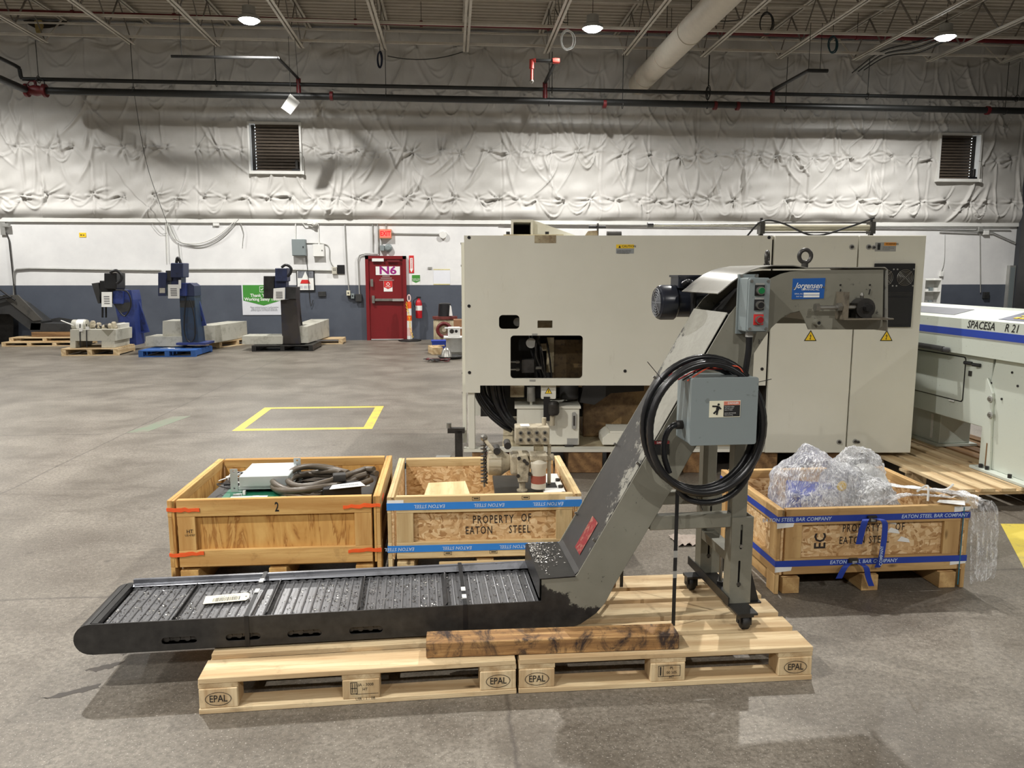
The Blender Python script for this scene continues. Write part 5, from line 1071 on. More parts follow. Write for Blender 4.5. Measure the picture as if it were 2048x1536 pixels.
q = Z(1184, 468, .2); MB().plate([(q[0]-.06, zt), (q[0]+.05, zt), (q[0]+.05, zt+.05), (q[0]-.03, zt+.045)], .2, .28).build('sensor_bracket', CREAMD, ma); r_ = Z(1190, 454, .2); MB().cyl((r_[0]-.05, .22, r_[1]), (r_[0]+.09, .22, r_[1]), .012, 10).build('sensor', BLACK, ma); MB().box(r_[0]+.02, r_[0]+.03, .2, .26, zt, r_[1]+.03).build('sensor_plate', DSTEEL, ma)
q = Z(1228, 466, .3); MB().cyl((q[0]-.06, .3, zt+.02), (q[0]+.06, .3, zt+.02), .03, 12).build('roof_fitting', DSTEEL, ma)
a = Z(1297, 454, .5); b = Z(1530, 450, .5); MB().cyl((a[0], .5, b[1]), (b[0], .5, b[1]), .012, 10).build('piston_rod', STEEL, ma, True); MB().cyl((a[0]-.01, .5, b[1]), (a[0]+.04, .5, b[1]), .025, 10).build('rod_end', BLACK, ma)
a = Z(1522, 456, .5); b = Z(1742, 456, .5); zc = a[1]; MB().cyl((a[0], .5, zc), (b[0], .5, zc), .028, 16).build('air_cylinder', simple('pale_cylinder', rgb(176,170,150), .4, .3), ma, True)
for x in (a[0], b[0]): MB().box(x-.02, x+.02, .455, .545, zc-.05, zc+.05).build('cylinder_cap', DSTEEL, ma); MB().box(x-.015, x+.015, .48, .52, zt, zc-.05).build('cylinder_foot', DSTEEL, ma); MB().cyl((x, .5, zc+.05), (x, .5, zc+.085), .012, 8).build('air_fitting', DSTEEL, ma)
for dz in (.04, -.04): MB().cyl((a[0], .46, zc+dz), (b[0], .46, zc+dz), .006, 6).build('tie_rod', DSTEEL, ma)
L = b[0]-a[0]; MB().tube(spline([(a[0]-.15, .4, zt+.01), (a[0]-.02, .42, zc+.05), (a[0]+.15, .42, zc+.035), (a[0]+.45*L, .42, zt+.02), (a[0]+.75*L, .42, zc+.0), (b[0], .45, zc+.08)], 10), .008, 7).build('air_hose', BLKTUBE, ma, True); MB().box(a[0]-.3, b[0]+.05, .38, .44, zt, zt+.012).build('roof_rail', BLACK, ma)
# timbers under the machine
for x in (.05, .85, 1.8, 2.3, 2.88):
    o = MB().box(0, .28 if x > .5 else .1, 0, 1.5 if x > .5 else .12, 0.001, .178).build('support_timber', DW['y'], None, bev=.004); p = MF.o+Matrix.Rotation(YAW, 3, 'Z') @ Vector((x, .03, 0)); o.location = p; o.rotation_euler = (0, 0, YAW); tag(o, 'dark squared timber under the cream machine tool', 'timber', 'timbers under the machine tool')
o = thing('support_pallet', 'rough pallet wedged beneath the open front of the cream machine tool', 'pallet', tuple(MF.o+Matrix.Rotation(YAW, 3, 'Z') @ Vector((1.2, -.06, 0))), YAW); 
for i in range(4): MB().box(0, .55, .0+.1*i, .085+.1*i, .145, .165).build('deck_board', DW['x'], o)
for x in (0, .22, .46): MB().box(x, x+.09, 0, .385, .021, .144).build('stringer', CW['y'], o)
MB().box(0, .55, 0, .09, .001, .02).build('bottom_board', KW['x'], o)
# clutter at the open corner under the machine
lf = lambda x, y, z=0: tuple(MF.o+Matrix.Rotation(YAW, 3, 'Z') @ Vector((x, y, z)))
st = thing('valve_stand', 'small black iron valve stand beside the corner leg of the machine tool', 'valve stand', lf(-.13, -.02), YAW)
MB().box(-.02, .14, 0, .12, 0, .12).build('base', DARKMC, st, bev=.004); MB().box(.04, .10, .03, .09, .12, .36).build('column', DSTEEL, st); MB().box(-.02, .12, .03, .09, .34, .38).build('cross_arm', DSTEEL, st); MB().cyl((-.01, .06, .38), (-.01, .06, .42), .02, 10).build('stud', STEEL, st); MB().box(-.12, .0, -.02, .10, .12, .14).build('side_plate', GALV, st); MB().tube(spline([(0, -.02, .14), (.04, -.05, .1), (.08, -.06, .02), (.12, -.06, .012)], 6), .006, 6).build('red_wire', REDSIGN, st)
for i, (x, y, r_, h_, mt, lb) in enumerate(((.20, .55, .09, .09, REDPIPE, 'small dark red tin on the floor under the machine tool'), (.33, .5, .07, .08, ORANGE, 'small rusty orange tin on the floor under the machine tool'))):
    o = thing('tin_can', lb, 'tin', lf(x, y), 0, 'tins under the machine tool'); MB().lathe([(r_*.95, 0), (r_, .01), (r_, h_), (r_*.92, h_), (r_*.9, h_-.01)], (0,0,0.001), 18).build('can', grimy('dirty_tin%d' % i, rgb(110,40,30) if i == 0 else rgb(120,60,34), rgb(50,30,20), .5, 8), o, auto=35); MB().torus((0,0,h_), r_, .004, 18, 6, 'z').build('rim', DSTEEL, o)
# ================================================================ BAR FEEDER on its pallet
BF = Frame(4.0, 8.0, R(-90)); B = lambda px, py, t=0: BF.sz(px, py, t)
bf = thing('bar_feeder', 'pale green grey bar feeder with a blue stripe and lettering, beside the cream machine', 'machine', (4.0, 8.0, 0), R(-90))
z_tf = (B(1844, 632)[1]+B(2048, 646)[1])/2; z_s1 = (B(1843, 650)[1]+B(2048, 669)[1])/2; z_s0 = (B(1842, 663)[1]+B(2048, 685)[1])/2; z_b = (B(1931, 711)[1]+B(2048, 725)[1])/2
S0, S1 = .2, 3.3; zb_ = z_tf+.07
MB().plate([(0, z_b), (.6, z_b), (.6, zb_), (.28, zb_), (0, z_tf)], S0, S1, (), 'x').build('bed_housing', FEED, bf)
MB().box(S0+.01, S1-.01, -.002, 0, z_s0, z_s1).build('blue_stripe', BLUEST, bf); MB().box(S0+.01, S1-.01, -.0015, 0, z_s0-.012, z_s0).build('stripe_trim', GALV, bf)
q0 = B(1922, 652); q1 = B(2045, 660); hgt = (z_tf-z_s1)
text('SPACESA', INK, bf, (B(1934, 655)[0], -.0015, (z_tf+z_s1)/2-.002), hgt*1.05, .95, bold=.014, shear=.25, align='LEFT', ext=0); o = bf.children[-1]
x2 = B(2009, 655)[0]; text('R 21', INK, bf, (x2, -.0015, (z_tf+z_s1)/2-.002), hgt*1.05, .95, bold=.008, shear=.25, align='LEFT', ext=0)
# sloping top: grey cover plate and keypad
def on_slope(s, u, lift=.002): k = u/.28; return (s, u-lift*.2, z_tf+(zb_-z_tf)*k+lift)
def slab(nm, s0, s1, u0, u1, mat, lift=.003, par=None):
    m = MB(); m.add([on_slope(s0, u0, 0), on_slope(s1, u0, 0), on_slope(s1, u1, 0), on_slope(s0, u1, 0), on_slope(s0, u0, lift), on_slope(s1, u0, lift), on_slope(s1, u1, lift), on_slope(s0, u1, lift)], [(0,3,2,1), (4,5,6,7), (0,1,5,4), (1,2,6,5), (2,3,7,6), (3,0,4,7)]); return m.build(nm, mat, par or bf)
sA = B(1911, 627, .08)[0]; slab('access_cover', S0+.05, sA, .07, .24, simple('mid_grey_panel', rgb(104,106,112), .5)); sK = B(2000, 636, .06)[0]; kp = slab('keypad', sK, sK+.42, .05, .25, simple('slate_keypad', rgb(72,76,96), .45))
for i in range(3):
    for j in range(2): slab('key', sK+.10+.06*i, sK+.14+.06*i, .09+.06*j, .12+.06*j, YEL, .007, kp)
slab('display', sK+.1, sK+.22, .21, .24, GALV, .006, kp)
# lower cabinet with access door
zc0 = (B(1828, 814, .06)[1]+B(1955, 852, .06)[1])/2; sC = B(1980, 790, .06)[0]; MB().box(S0+.3, sC, .06, .55, zc0, z_b).build('lower_cabinet', FEED, bf, bev=.004)
dq = [B(1931, 712, .055), B(1926, 803, .055)]; sd = dq[0][0]; zd1, zd0 = dq[0][1]-.015, dq[1][1]; dr = MB().plate(rrect(S0+.6, sd, zd0, zd1, .02), .052, .06).build('access_door', FEED, bf, bev=.002)
MB().plate(rrect(S0+.59, sd+.008, zd0-.008, zd1+.008, .025), .056, .0605).build('door_gap', BLACK, bf)
for px, py in ((1936, 726), (1953, 730)): q = B(px, py, .04); MB().cyl((q[0]-.03, .03, q[1]), (q[0]+.03, .05, q[1]), .014, 10).build('latch', BLACK, bf)
q = B(1939, 747, .05); MB().box(q[0]-.015, q[0]+.015, .05, .06, q[1]-.02, q[1]+.02).build('key_lock', DSTEEL, bf); q = B(1903, 801, .05); MB().box(q[0]-.03, q[0]+.03, .045, .052, q[1]-.006, q[1]+.006).build('door_catch', WHITE, bf)
q = B(1880, 697, -.03); MB().tube(spline([(S0+.5, -.05, q[1]+.01), (q[0]-.05, -.05, q[1]+.005), (q[0]+.06, -.05, q[1]), (q[0]+.09, -.01, q[1]-.005)], 6), .022, 10).build('handle_bar', simple('dark_grey_grip', rgb(70,70,72), .5), bf, True)
# legs
zp = .152
sl0 = B(1966, 900, .04)[0]; sl1 = sl0+.62
MB().plate([(sl0, zp+.02), (sl1, zp+.02), (sl1, z_b), (sl0+.04, z_b), (sl0, .82)], .05, .5).build('leg_housing', FEED, bf, bev=.006); MB().plate([(sl0-.02, zp+.02), (sl0+.10, zp+.02), (sl0+.06, .75), (sl0-.01, .86), (sl0-.02, .84)], .03, .05).build('leg_flange', FEED, bf, bev=.003)
for py in (798, 830): q = B(1982, py, .03); MB().cyl((q[0], .018, q[1]), (q[0], .03, q[1]), .024, 14).build('flange_bolt', GALV, bf); MB().cyl((q[0], .008, q[1]), (q[0], .018, q[1]), .014, 6).build('bolt_head', STEEL, bf)
q = B(1972, 912, .03); MB().box(q[0]-.006, q[0]+.006, .028, .031, q[1]-.08, q[1]+.10).build('adjusting_slot', DW['z'], bf)
MB().box(sl0-.06, sl1+.08, -.02, .56, zp, zp+.022).build('foot_plate', FEED, bf, bev=.003)
m = MB()
for dx in (.03, .10, .34): m.cyl((sl0+dx, .01, zp+.02), (sl0+dx, .01, zp+.05), .014, 6)
m.build('foot_bolts', BLACK, bf)
sl = B(1855, 860, .25)[0]; MB().box(sl-.28, sl+.22, .22, .5, zp+.02, zc0).build('leg_housing', FEED, bf, bev=.005); MB().box(sl-.3, sl+.25, .18, .55, zp, zp+.02).build('foot_plate', FEED, bf); MB().box(sl+.10, sl+.12, .21, .22, zp+.05, zc0-.05).build('leg_strip', WHITE, bf)
for px, py in ((1983, 766), (2036, 772), (2025, 745), (2004, 798)): q = B(px, py, .05); MB().cyl((q[0], .044, q[1]), (q[0], .05, q[1]), .009, 10).build('cover_bolt', BLACK, bf)
# pallet below
fp_ = thing('feeder_pallet', 'long weathered pallet under the bar feeder', 'pallet', (3.50, 4.95, 0), 0)
for i in range(9): MB().box(.02+.15*i, .13+.15*i, random.uniform(0, .03), 2.1-random.uniform(0, .02), .125, .15).build('deck_board', DW['y'] if i > 4 else PW['y'], fp_, bev=.002)
for y in (.02, .62, 1.22, 1.98): MB().box(0, 1.36, y, y+.1, .103, .1248).build('cross_board', PW['x'], fp_)
for y in (.02, .62, 1.22, 1.98):
    for x in (.05, .62, 1.2): MB().box(x, x+.12, y, y+.1, .001, .1028).build('block', PW['z'], fp_, bev=.003)
# ================================================================ BACKGROUND EQUIPMENT near the wall
def far_pallet(label, x, y, ang, L, D, h, mat, nb=5, ns=3, group=None):
    o = thing('wooden_pallet', label, 'pallet', (x, y, 0), ang, group or 'pallets along the far wall')
    w_ = D/nb
    for i in range(nb): MB().box(0, L, i*w_, i*w_+w_*.8, h-.022, h).build('deck_board', mat['x'], o)
    for i in range(ns): xx = (L-.09)*i/(ns-1); MB().box(xx, xx+.09, 0, D, .0225, h-.0225).build('stringer', mat['y'], o)
    for y0 in (0, D-.1): MB().box(0, L, y0, y0+.09, .001, .022).build('bottom_board', mat['x'], o)
    return o
BP = {a: simple('blue_pallet_paint_'+a, rgb(36,84,150), .6, 0, .25, 5) for a in 'xyz'}
def px_plate(par, nm, pts, Y, dep, mat, bev=0, base=None):
    b0 = base or Vector((0,0,0)); P = [onY(x, y, Y) for x, y in pts]
    return MB().plate([(p.x-b0.x, max(p.z-b0.z, .003)) for p in P], Y-b0.y, Y-b0.y+dep, ()).build(nm, mat, par, bev=bev)
def px_box(par, nm, x0, x1, y0, y1, Y, dep, mat, bev=.004, base=None): return px_plate(par, nm, ((x0, y1), (x1, y1), (x1, y0), (x0, y0)), Y, dep, mat, bev, base)
def far_tube(par, nm, pts, Y, r, mat, base=None, n=6):
    b0 = base or Vector((0,0,0)); return MB().tube(spline([Vector((q.x-b0.x, q.y-b0.y, max(q.z-b0.z, r+.003))) for q in [onY(x, y, Y) for x, y in pts]], n), r, 7).build(nm, mat, par, True)
def base_of(px, py, z=0): return ground(px, py, z)
def trough(par, near, far, wx, ztop0, ztop1, zb, mat, base, nm='trough'):
    n_, f_ = Vector(near)-base, Vector(far)-base; m = MB()
    vs = [(n_.x-wx, n_.y, zb), (n_.x, n_.y, zb), (f_.x, f_.y, zb), (f_.x-wx, f_.y, zb), (n_.x-wx, n_.y, ztop0), (n_.x, n_.y, ztop0), (f_.x, f_.y, ztop1), (f_.x-wx, f_.y, ztop1)]
    return m.add(vs, [(0,3,2,1), (4,5,6,7), (0,1,5,4), (1,2,6,5), (2,3,7,6), (3,0,4,7)]).build(nm, mat, par, bev=.004)
def paper(par, x0, y0, x1, y1, Y, base, tilt=0, lines=4):
    pts = [(x0, y0), (x1, y0+tilt), (x1+tilt*.3, y1+tilt), (x0+tilt*.3, y1)]; o = px_plate(par, 'paper_sheet', pts, Y, .004, PAPER, 0, base); a = onY(x0, y0, Y)-base; b = onY(x1, y1, Y)-base; m = MB()
    for i in range(lines): z = a.z+(b.z-a.z)*(.3+.6*i/lines); m.box(a.x+(b.x-a.x)*.2, a.x+(b.x-a.x)*.8, Y-base.y-.003, Y-base.y-.001, z-.01, z+.008)
    m.build('print', simple('grey_print', rgb(110,110,112), .7), o); return o
# --- charcoal conveyor at the wall corner
Y = 18.55; b0 = base_of(60, 690); b0.z = 0; A = thing('charcoal_conveyor', 'charcoal chip conveyor with a sloping chute against the wall', 'conveyor', tuple(b0))
px_plate(A, 'incline_body', ((-60, 592), (5, 592), (35, 606), (82, 643), (80, 660), (60, 660), (18, 628), (-60, 628)), Y, .5, DARKMC, 0, b0); px_plate(A, 'incline_cover', ((5, 590), (35, 590), (84, 640), (66, 642), (12, 600)), Y-.02, .05, grimy('worn_charcoal', rgb(74,72,68), rgb(46,45,44), .5, 4), 0, b0)
px_plate(A, 'tail_frame', ((62, 646), (140, 648), (145, 660), (140, 663), (60, 663)), Y, .6, DARKMC, 0, b0); px_plate(A, 'rear_guard', ((80, 642), (118, 635), (150, 640), (160, 648), (80, 648)), Y+.55, .03, DARKMC, 0, b0); px_box(A, 'stand', -5, 27, 628, 690, Y+.57, .22, OILY, .004, b0)
for pts in (((-5, 575), (12, 588), (30, 600)), ((-5, 600), (8, 596), (24, 594))): far_tube(A, 'cable', pts, Y-.06, .02, BLACK, b0)
p = far_pallet('long pale pallet under the charcoal conveyor', onY(3, 690, Y-.25).x, Y-.25, 0, 1.75, .8, .1, PW, 5, 4); p2 = far_pallet('short pale pallet stacked under the charcoal conveyor', onY(18, 678, Y-.2).x, Y-.2, 0, 1.55, .7, .1, PW); p2.location.z = .101
o = MB().box(0, .9, 0, .2, 0, .11).build('support_timber', DW['x'], None, bev=.005); o.location = (onY(64, 660, Y).x, Y-.05, .202); tag(o, 'dark reddish timber under the charcoal conveyor tail', 'timber')
# --- small coolant tank with pump on a pallet
T0 = ground(135, 712); tp = far_pallet('pale pallet under the cream coolant tank with a pump', -7.85, 16.05, R(3), 1.08, 1.0, .15, PW)
tb0 = Vector((-7.72, 16.15, .152)); T = thing('coolant_tank', 'cream coolant tank carrying a motor pump on a pallet', 'tank', tuple(tb0)); Yt = 16.15
px_box(T, 'tank_body', 140, 232, 659, 682, Yt, .8, COOLTANK, .006, tb0)
for x0, x1 in ((140, 151), (203, 229)): px_box(T, 'tank_leg', x0, x1, 682, 697, Yt, .75, COOLTANK, .004, tb0)
px_plate(T, 'shadow_triangle', ((203, 659), (228, 659), (216, 673)), Yt-.004, .004, simple('tank_shadow_grey', rgb(140,136,120), .6), 0, tb0); px_box(T, 'side_tank', 228, 241, 648, 694, Yt+.35, .45, simple('white_tank', rgb(210,208,200), .5, 0, .05), .006, tb0)  # flat triangle in darker grey, a shadow painted on the tank front
a = onY(147, 650, Yt+.2)-tb0; b = onY(175, 650, Yt+.2)-tb0; MB().cyl(a, b, .11, 16).build('pump_motor', COOLTANK, T, smooth=35); MB().cyl(a+(b-a)*.35, a+(b-a)*.85, .115, 16).build('motor_wrap', WHITE, T, smooth=35); far_tube(T, 'rod', ((122, 641), (148, 651)), Yt+.1, .012, WHITE, tb0)
for k in range(9): q = onY(180+6*k, 650+random.uniform(-4, 3), Yt+.25)-tb0; MB().lathe([(.04, 0), (.06, .02), (.05, .09), (.03, .12)], q-Vector((0,0,.06)), 9, random.choice('xyz')).build('pump_fitting', random.choice((PUMPM, DSTEEL, PUMPM)), T)
for x in (160, 173): far_tube(T, 'strap', ((x, 648), (x, 670), (x+1, 698)), Yt-.02, .01, BLACK, tb0)
for x0, y0 in ((158, 656), (171, 653)): px_box(T, 'strap_tag', x0, x0+7, y0, y0+7, Yt-.03, .003, PAPER, 0, tb0)
# --- blue upright conveyor behind the tank
Y = 17.2; b0 = Vector((-6.95, Y, 0)); Bc = thing('upright_conveyor', 'blue upright chip conveyor with a black head behind the coolant tank', 'conveyor', tuple(b0))
px_plate(Bc, 'incline_leg', ((226, 592), (240, 581), (262, 580), (266, 600), (273, 690), (243, 692), (236, 640)), Y, .45, BLUEMC, 0, b0); px_plate(Bc, 'head_cover', ((226, 583), (236, 580), (246, 583), (246, 608), (226, 608)), Y-.05, .5, BLUEMC, .004, b0)
px_plate(Bc, 'rear_strut', ((264, 581), (271, 583), (298, 664), (288, 666), (272, 664)), Y+.3, .05, BLUEMC, 0, b0); px_plate(Bc, 'strut_gap', ((270, 612), (288, 660), (275, 660)), Y+.29, .01, NAVY, 0, b0); px_box(Bc, 'motor', 208, 233, 546, 578, Y-.1, .45, BLACK, .01, b0); px_plate(Bc, 'chute_flap', ((183, 567), (197, 565), (203, 605), (196, 607)), Y, .4, DARKMC, 0, b0); px_box(Bc, 'gearbox', 199, 234, 561, 607, Y, .4, BLACK, .01, b0)
px_plate(Bc, 'hose_guard', ((227, 608), (262, 604), (258, 622), (240, 626)), Y-.02, .03, DARKMC, 0, b0)
far_tube(Bc, 'power_cable', ((220, 545), (232, 541), (242, 548), (243, 558), (234, 567)), Y-.12, .03, BLACK, b0); far_tube(Bc, 'loose_cable', ((232, 580), (255, 584), (262, 610), (250, 632), (238, 622)), Y-.12, .015, BLACK, b0)
for x in (205, 212): far_tube(Bc, 'support_rod', ((x, 607), (x, 635)), Y+.1, .02, BLACK, b0)
paper(Bc, 203, 584, 224, 614, Y-.14, b0, 0)
far_tube(Bc, 'cross_pipe', ((220, 648), (250, 645)), Y-.1, .015, DSTEEL, b0)
# --- blue upright conveyor with trough, on a blue pallet
pb = far_pallet('blue painted pallet littered with scraps under the navy conveyor', -6.22, 15.72, R(0), 1.10, 1.1, .135, BP, 5, 3); pt = MB(); 
for i in range(9):
    x, y = random.uniform(-6.1, -5.3), random.uniform(15.8, 16.5); pt = MB().plate([(x, y), (x+.12, y+.03), (x+.1, y+.1), (x-.02, y+.08)], .1355, .1365+.0003*i, (), 'z').build('scrap_sheet', PAPER if i % 2 else GALV, pb); pt.location = (6.22, -15.72, 0)
Y = 16.25; b0 = Vector((-5.4, Y, .14)); Cc = thing('upright_conveyor', 'dark blue upright chip conveyor with a white notice and long grey trough', 'conveyor', tuple(b0))
px_plate(Cc, 'incline_leg', ((359, 590), (388, 590), (392, 630), (398, 688), (365, 688), (361, 640)), Y, .42, grimy('teal_blue_paint', rgb(38,58,82), rgb(40,40,44), .5, 4), 0, b0); px_box(Cc, 'head_box', 359, 372, 566, 592, Y-.08, .45, BLUEMC, .006, b0); px_plate(Cc, 'head_cover', ((371, 569), (380, 566), (388, 572), (389, 592), (371, 592)), Y-.02, .42, NAVY, 0, b0)
px_box(Cc, 'brown_band', 360, 389, 601, 615, Y-.004, .004, DARKMC, 0, b0); px_box(Cc, 'motor', 341, 366, 526, 555, Y-.15, .36, NAVY, .012, b0); px_box(Cc, 'gear_case', 331, 343, 541, 562, Y-.05, .3, DARKMC, .008, b0); px_box(Cc, 'drive_guard', 316, 332, 545, 592, Y-.1, .3, NAVY, .006, b0); px_box(Cc, 'guard_plate', 319, 330, 576, 586, Y-.105, .004, COOLTANK, 0, b0); px_box(Cc, 'gearbox', 342, 362, 553, 570, Y, .3, NAVY, .006, b0)
px_plate(Cc, 'rear_strut', ((388, 572), (392, 577), (412, 651), (407, 652), (398, 652)), Y+.3, .05, BLUEMC, 0, b0); px_plate(Cc, 'strut_gap', ((392, 600), (405, 642), (396, 645)), Y+.29, .01, OILY, 0, b0); far_tube(Cc, 'power_cable', ((353, 526), (355, 516), (359, 520), (361, 527)), Y-.1, .03, BLACK, b0); far_tube(Cc, 'loose_cable', ((372, 566), (371, 600), (368, 650), (372, 676), (382, 684), (390, 670), (388, 630), (380, 600)), Y-.06, .012, BLACK, b0); px_box(Cc, 'base_bar', 352, 411, 686, 690, Y-.1, .6, BLUEMC, 0, b0)
paper(Cc, 336, 569, 359, 597, Y-.16, b0, 0, 5); px_box(Cc, 'barcode_tag', 357, 362, 560, 577, Y-.17, .003, PAPER, 0, b0)
nr = ground(411, 690, .15)+Vector((.06, .5, 0)); fr_ = ground(495, 674, .15); trough(Cc, nr, fr_, .45, onY(411, 651, nr.y).z-.14, onY(495, 642, fr_.y).z-.14, .01, COOLTANK, b0)
px_box(Cc, 'settling_box', 325, 363, 642, 674, Y+.2, .6, COOLTANK, .006, b0); px_box(Cc, 'front_trough', 291, 366, 673, 693, Y+.1, .6, COOLTANK, .006, b0)
q = ground(441, 697); far_pallet('small pale pallet under the long grey trough', q.x-.05, q.y+.1, R(68), 1.3, .6, .14, PW)
# --- black upright conveyor
pd = far_pallet('dark oily pallet under the black upright conveyor', -4.27, 16.7, 0, 1.28, 1.1, .13, {a: OILY for a in 'xyz'}); Y = 16.95; b0 = Vector((-3.6, Y, .135))
Dc = thing('upright_conveyor', 'black upright chip conveyor with a navy motor in front of the green banner', 'conveyor', tuple(b0)); BRN = grimy('brown_black_steel', rgb(52,46,42), rgb(32,34,52), .5, 3, .45)
px_plate(Dc, 'incline_leg', ((561, 600), (592, 597), (596, 640), (601, 690), (565, 690)), Y, .42, BRN, 0, b0); px_box(Dc, 'head_box', 571, 592, 574, 598, Y-.06, .45, DARKMC, .006, b0); px_box(Dc, 'motor', 550, 574, 536, 563, Y-.15, .35, NAVY, .012, b0); px_box(Dc, 'drive_guard', 527, 548, 552, 597, Y-.1, .3, OILY, .006, b0); px_box(Dc, 'gearbox', 545, 572, 560, 576, Y-.05, .3, NAVY, .006, b0)
px_plate(Dc, 'rear_strut', ((590, 580), (594, 584), (605, 652), (601, 654), (596, 654)), Y+.3, .05, OILY, 0, b0); far_tube(Dc, 'power_cable', ((563, 535), (572, 530), (582, 536), (581, 546), (575, 553)), Y-.12, .028, BLACK, b0); px_box(Dc, 'base_bar', 552, 609, 690, 694, Y-.12, .6, DARKMC, 0, b0)
paper(Dc, 547, 577, 570, 601, Y-.17, b0, -2, 4); nr = ground(602, 691, .14)+Vector((.06, .5, 0)); fr_ = ground(659, 673, .14); trough(Dc, nr, fr_, .42, onY(602, 653, nr.y).z-.135, onY(659, 638, fr_.y).z-.135, .01, COOLTANK, b0); px_box(Dc, 'front_trough', 484, 565, 672, 692, Y-.05, .6, COOLTANK, .006, b0)
q = ground(616, 688); far_pallet('pale slatted pallet behind the black upright conveyor trough', q.x, 18.35, 0, .82, .6, .13, PW, 4, 2)
# --- clutter heap beside the cream machine
J = ground(905, 708); 
o = thing('pump_barrel', 'beige pump barrel with a red handwheel and black cone top', 'pump', (-.18, 18.1, 0)); MB().lathe([(.26, 0), (.27, .02), (.27, .55), (.25, .58), (.25, .62)], (0,0,.001), 20).build('barrel', CREAMD, o, auto=35); MB().lathe([(.29, .6), (.29, .66)], (0,0,0), 20).build('rim', grimy('rusty_red_paint', rgb(110,50,44), rgb(60,34,28), .5, 8), o); MB().lathe([(.16, .66), (.14, .95), (.1, .97)], (0,0,0), 16).build('cone', BLACK, o, auto=35); MB().torus((-.02,-.29,.36), .15, .04, 20, 8, 'y').build('handwheel', REDPIPE, o); MB().cyl((-.02,-.3,.36), (-.02,-.24,.36), .05, 12).build('hub', PUMPM, o); MB().cyl((.0,-.33,.03), (.0,-.33,.24), .04, 10).build('spout', COOLTANK, o); MB().plate([(.1,.68), (.18,.68), (.15,.9), (.12,.93)], -.2, -.19).build('tag', PAPER, o)
o = thing('cardboard_box', 'open brown cardboard box beside the cream machine corner', 'box', (.02, 17.2, 0)); MB().box(0, .5, 0, .5, 0.001, .62).build('carton', simple('cardboard', rgb(142,104,74), .8), o); MB().box(-.2, .4, -.12, -.05, .44, .47).build('flap', PAPER, o)
o = thing('bench_motor', 'small white motor box lying on the clutter heap', 'motor', (-.1, 15.75, .361)); MB().box(0, .25, 0, .2, 0, .2).build('case', WHITE, o, bev=.01); MB().cyl((.08,-.01,.12), (.08,.0,.12), .045, 14).build('dial', DSTEEL, o); MB().cyl((.17,-.01,.12), (.17,.0,.12), .03, 14).build('dial', BLACK, o)
o = thing('metal_drum', 'dented grey metal drum with a white lid on the clutter heap', 'drum', (-.0, 15.9, 0)); MB().lathe([(.16, 0.001), (.2, .06), (.19, .28), (.21, .34)], (.05,0,0), 18).build('drum', GALV, o, auto=35); MB().box(-.18, .3, -.2, .2, .342, .36).build('lid', PAPER, o)
o = thing('blue_bin', 'blue plastic bin on the floor by the clutter heap', 'bin', (-.42, 16.6, 0)); m = MB(); m.plate([(0,0), (.36,0), (.4,.2), (-.04,.2)], 0, .3); m.build('bin', BLUEST, o); MB().box(-.05, .41, -.01, .31, .2, .215).build('rim', BLUEST, o)
o = thing('timber_block', 'short pale timber block on the floor by the blue bin', 'timber', (-.42, 15.75, 0), R(12)); MB().box(0, .22, 0, .5, .001, .15).build('block', PW['y'], o, bev=.005); MB().box(.06, .3, .2, .3, .151, .17).build('slat', PW['x'], o)
o = thing('steel_tray', 'dark steel tray with chrome cover on the floor by the clutter heap', 'tray', (-.15, 14.95, 0)); MB().lathe([(.2, 0.001), (.26, .05), (.24, .05), (.19, .02)], (.1,.1,0), 18).build('tray', DARKMC, o); MB().lathe([(.12, .03), (.08, .16), (.02, .22)], (.02,.15,0), 12).build('cover', STEEL, o, True)
o = thing('wire_tangle', 'tangle of thin dark wires on the floor by the steel tray', 'wiring', (-.35, 14.4, 0))
for i in range(8): MB().tube(spline([(random.uniform(-.2,.3), random.uniform(-.1,.25), .015+random.uniform(0,.05)) for k in range(5)], 5), .008, 6).build('wire', random.choice((BLACK, DSTEEL, REDPIPE)), o)
# --- shelf unit at the far wall, seen past the machine
def far_shelf():
    Y = 18.9; b0 = onY(1866, 602, Y); o = thing('parts_shelf', 'white open parts shelf with small boxes against the far wall', 'shelf', (b0.x, Y, 0)); b0 = Vector((b0.x, Y, 0)); x0 = onY(1850, 560, Y).x-b0.x; x1 = onY(1884, 560, Y).x-b0.x; zt = onY(1866, 557, Y).z
    MB().box(x0, x1, .28, .3, .0, zt).build('back', WHITE, o)
    for x in (x0, x1-.02): MB().box(x, x+.02, 0, .28, 0, zt).build('side', WHITE, o)
    for k in range(6): z = zt*.02+(zt*.95)*k/5.0; MB().box(x0+.02, x1-.02, 0, .28, z, z+.018).build('shelf_board', WHITE, o)
    for k in range(4):
        z = zt*.02+(zt*.95)*(k+1)/5.0+.019
        for i in range(3): x = x0+.05+.12*i; cn, cm = random.choice((('silver', GALV), ('white', PAPER), ('dark red', REDPIPE), ('orange', ORANGE), ('grey', GREYBOX))); q = MB().box(x, x+.08, .03, .15, z, z+random.uniform(.05,.1)).build('small_box', cm, None); q.location = (b0.x, Y, 0); tag(q, 'small %s parts box on the white open shelf' % cn, 'box', 'small %s boxes on the parts shelf' % cn)
far_shelf()
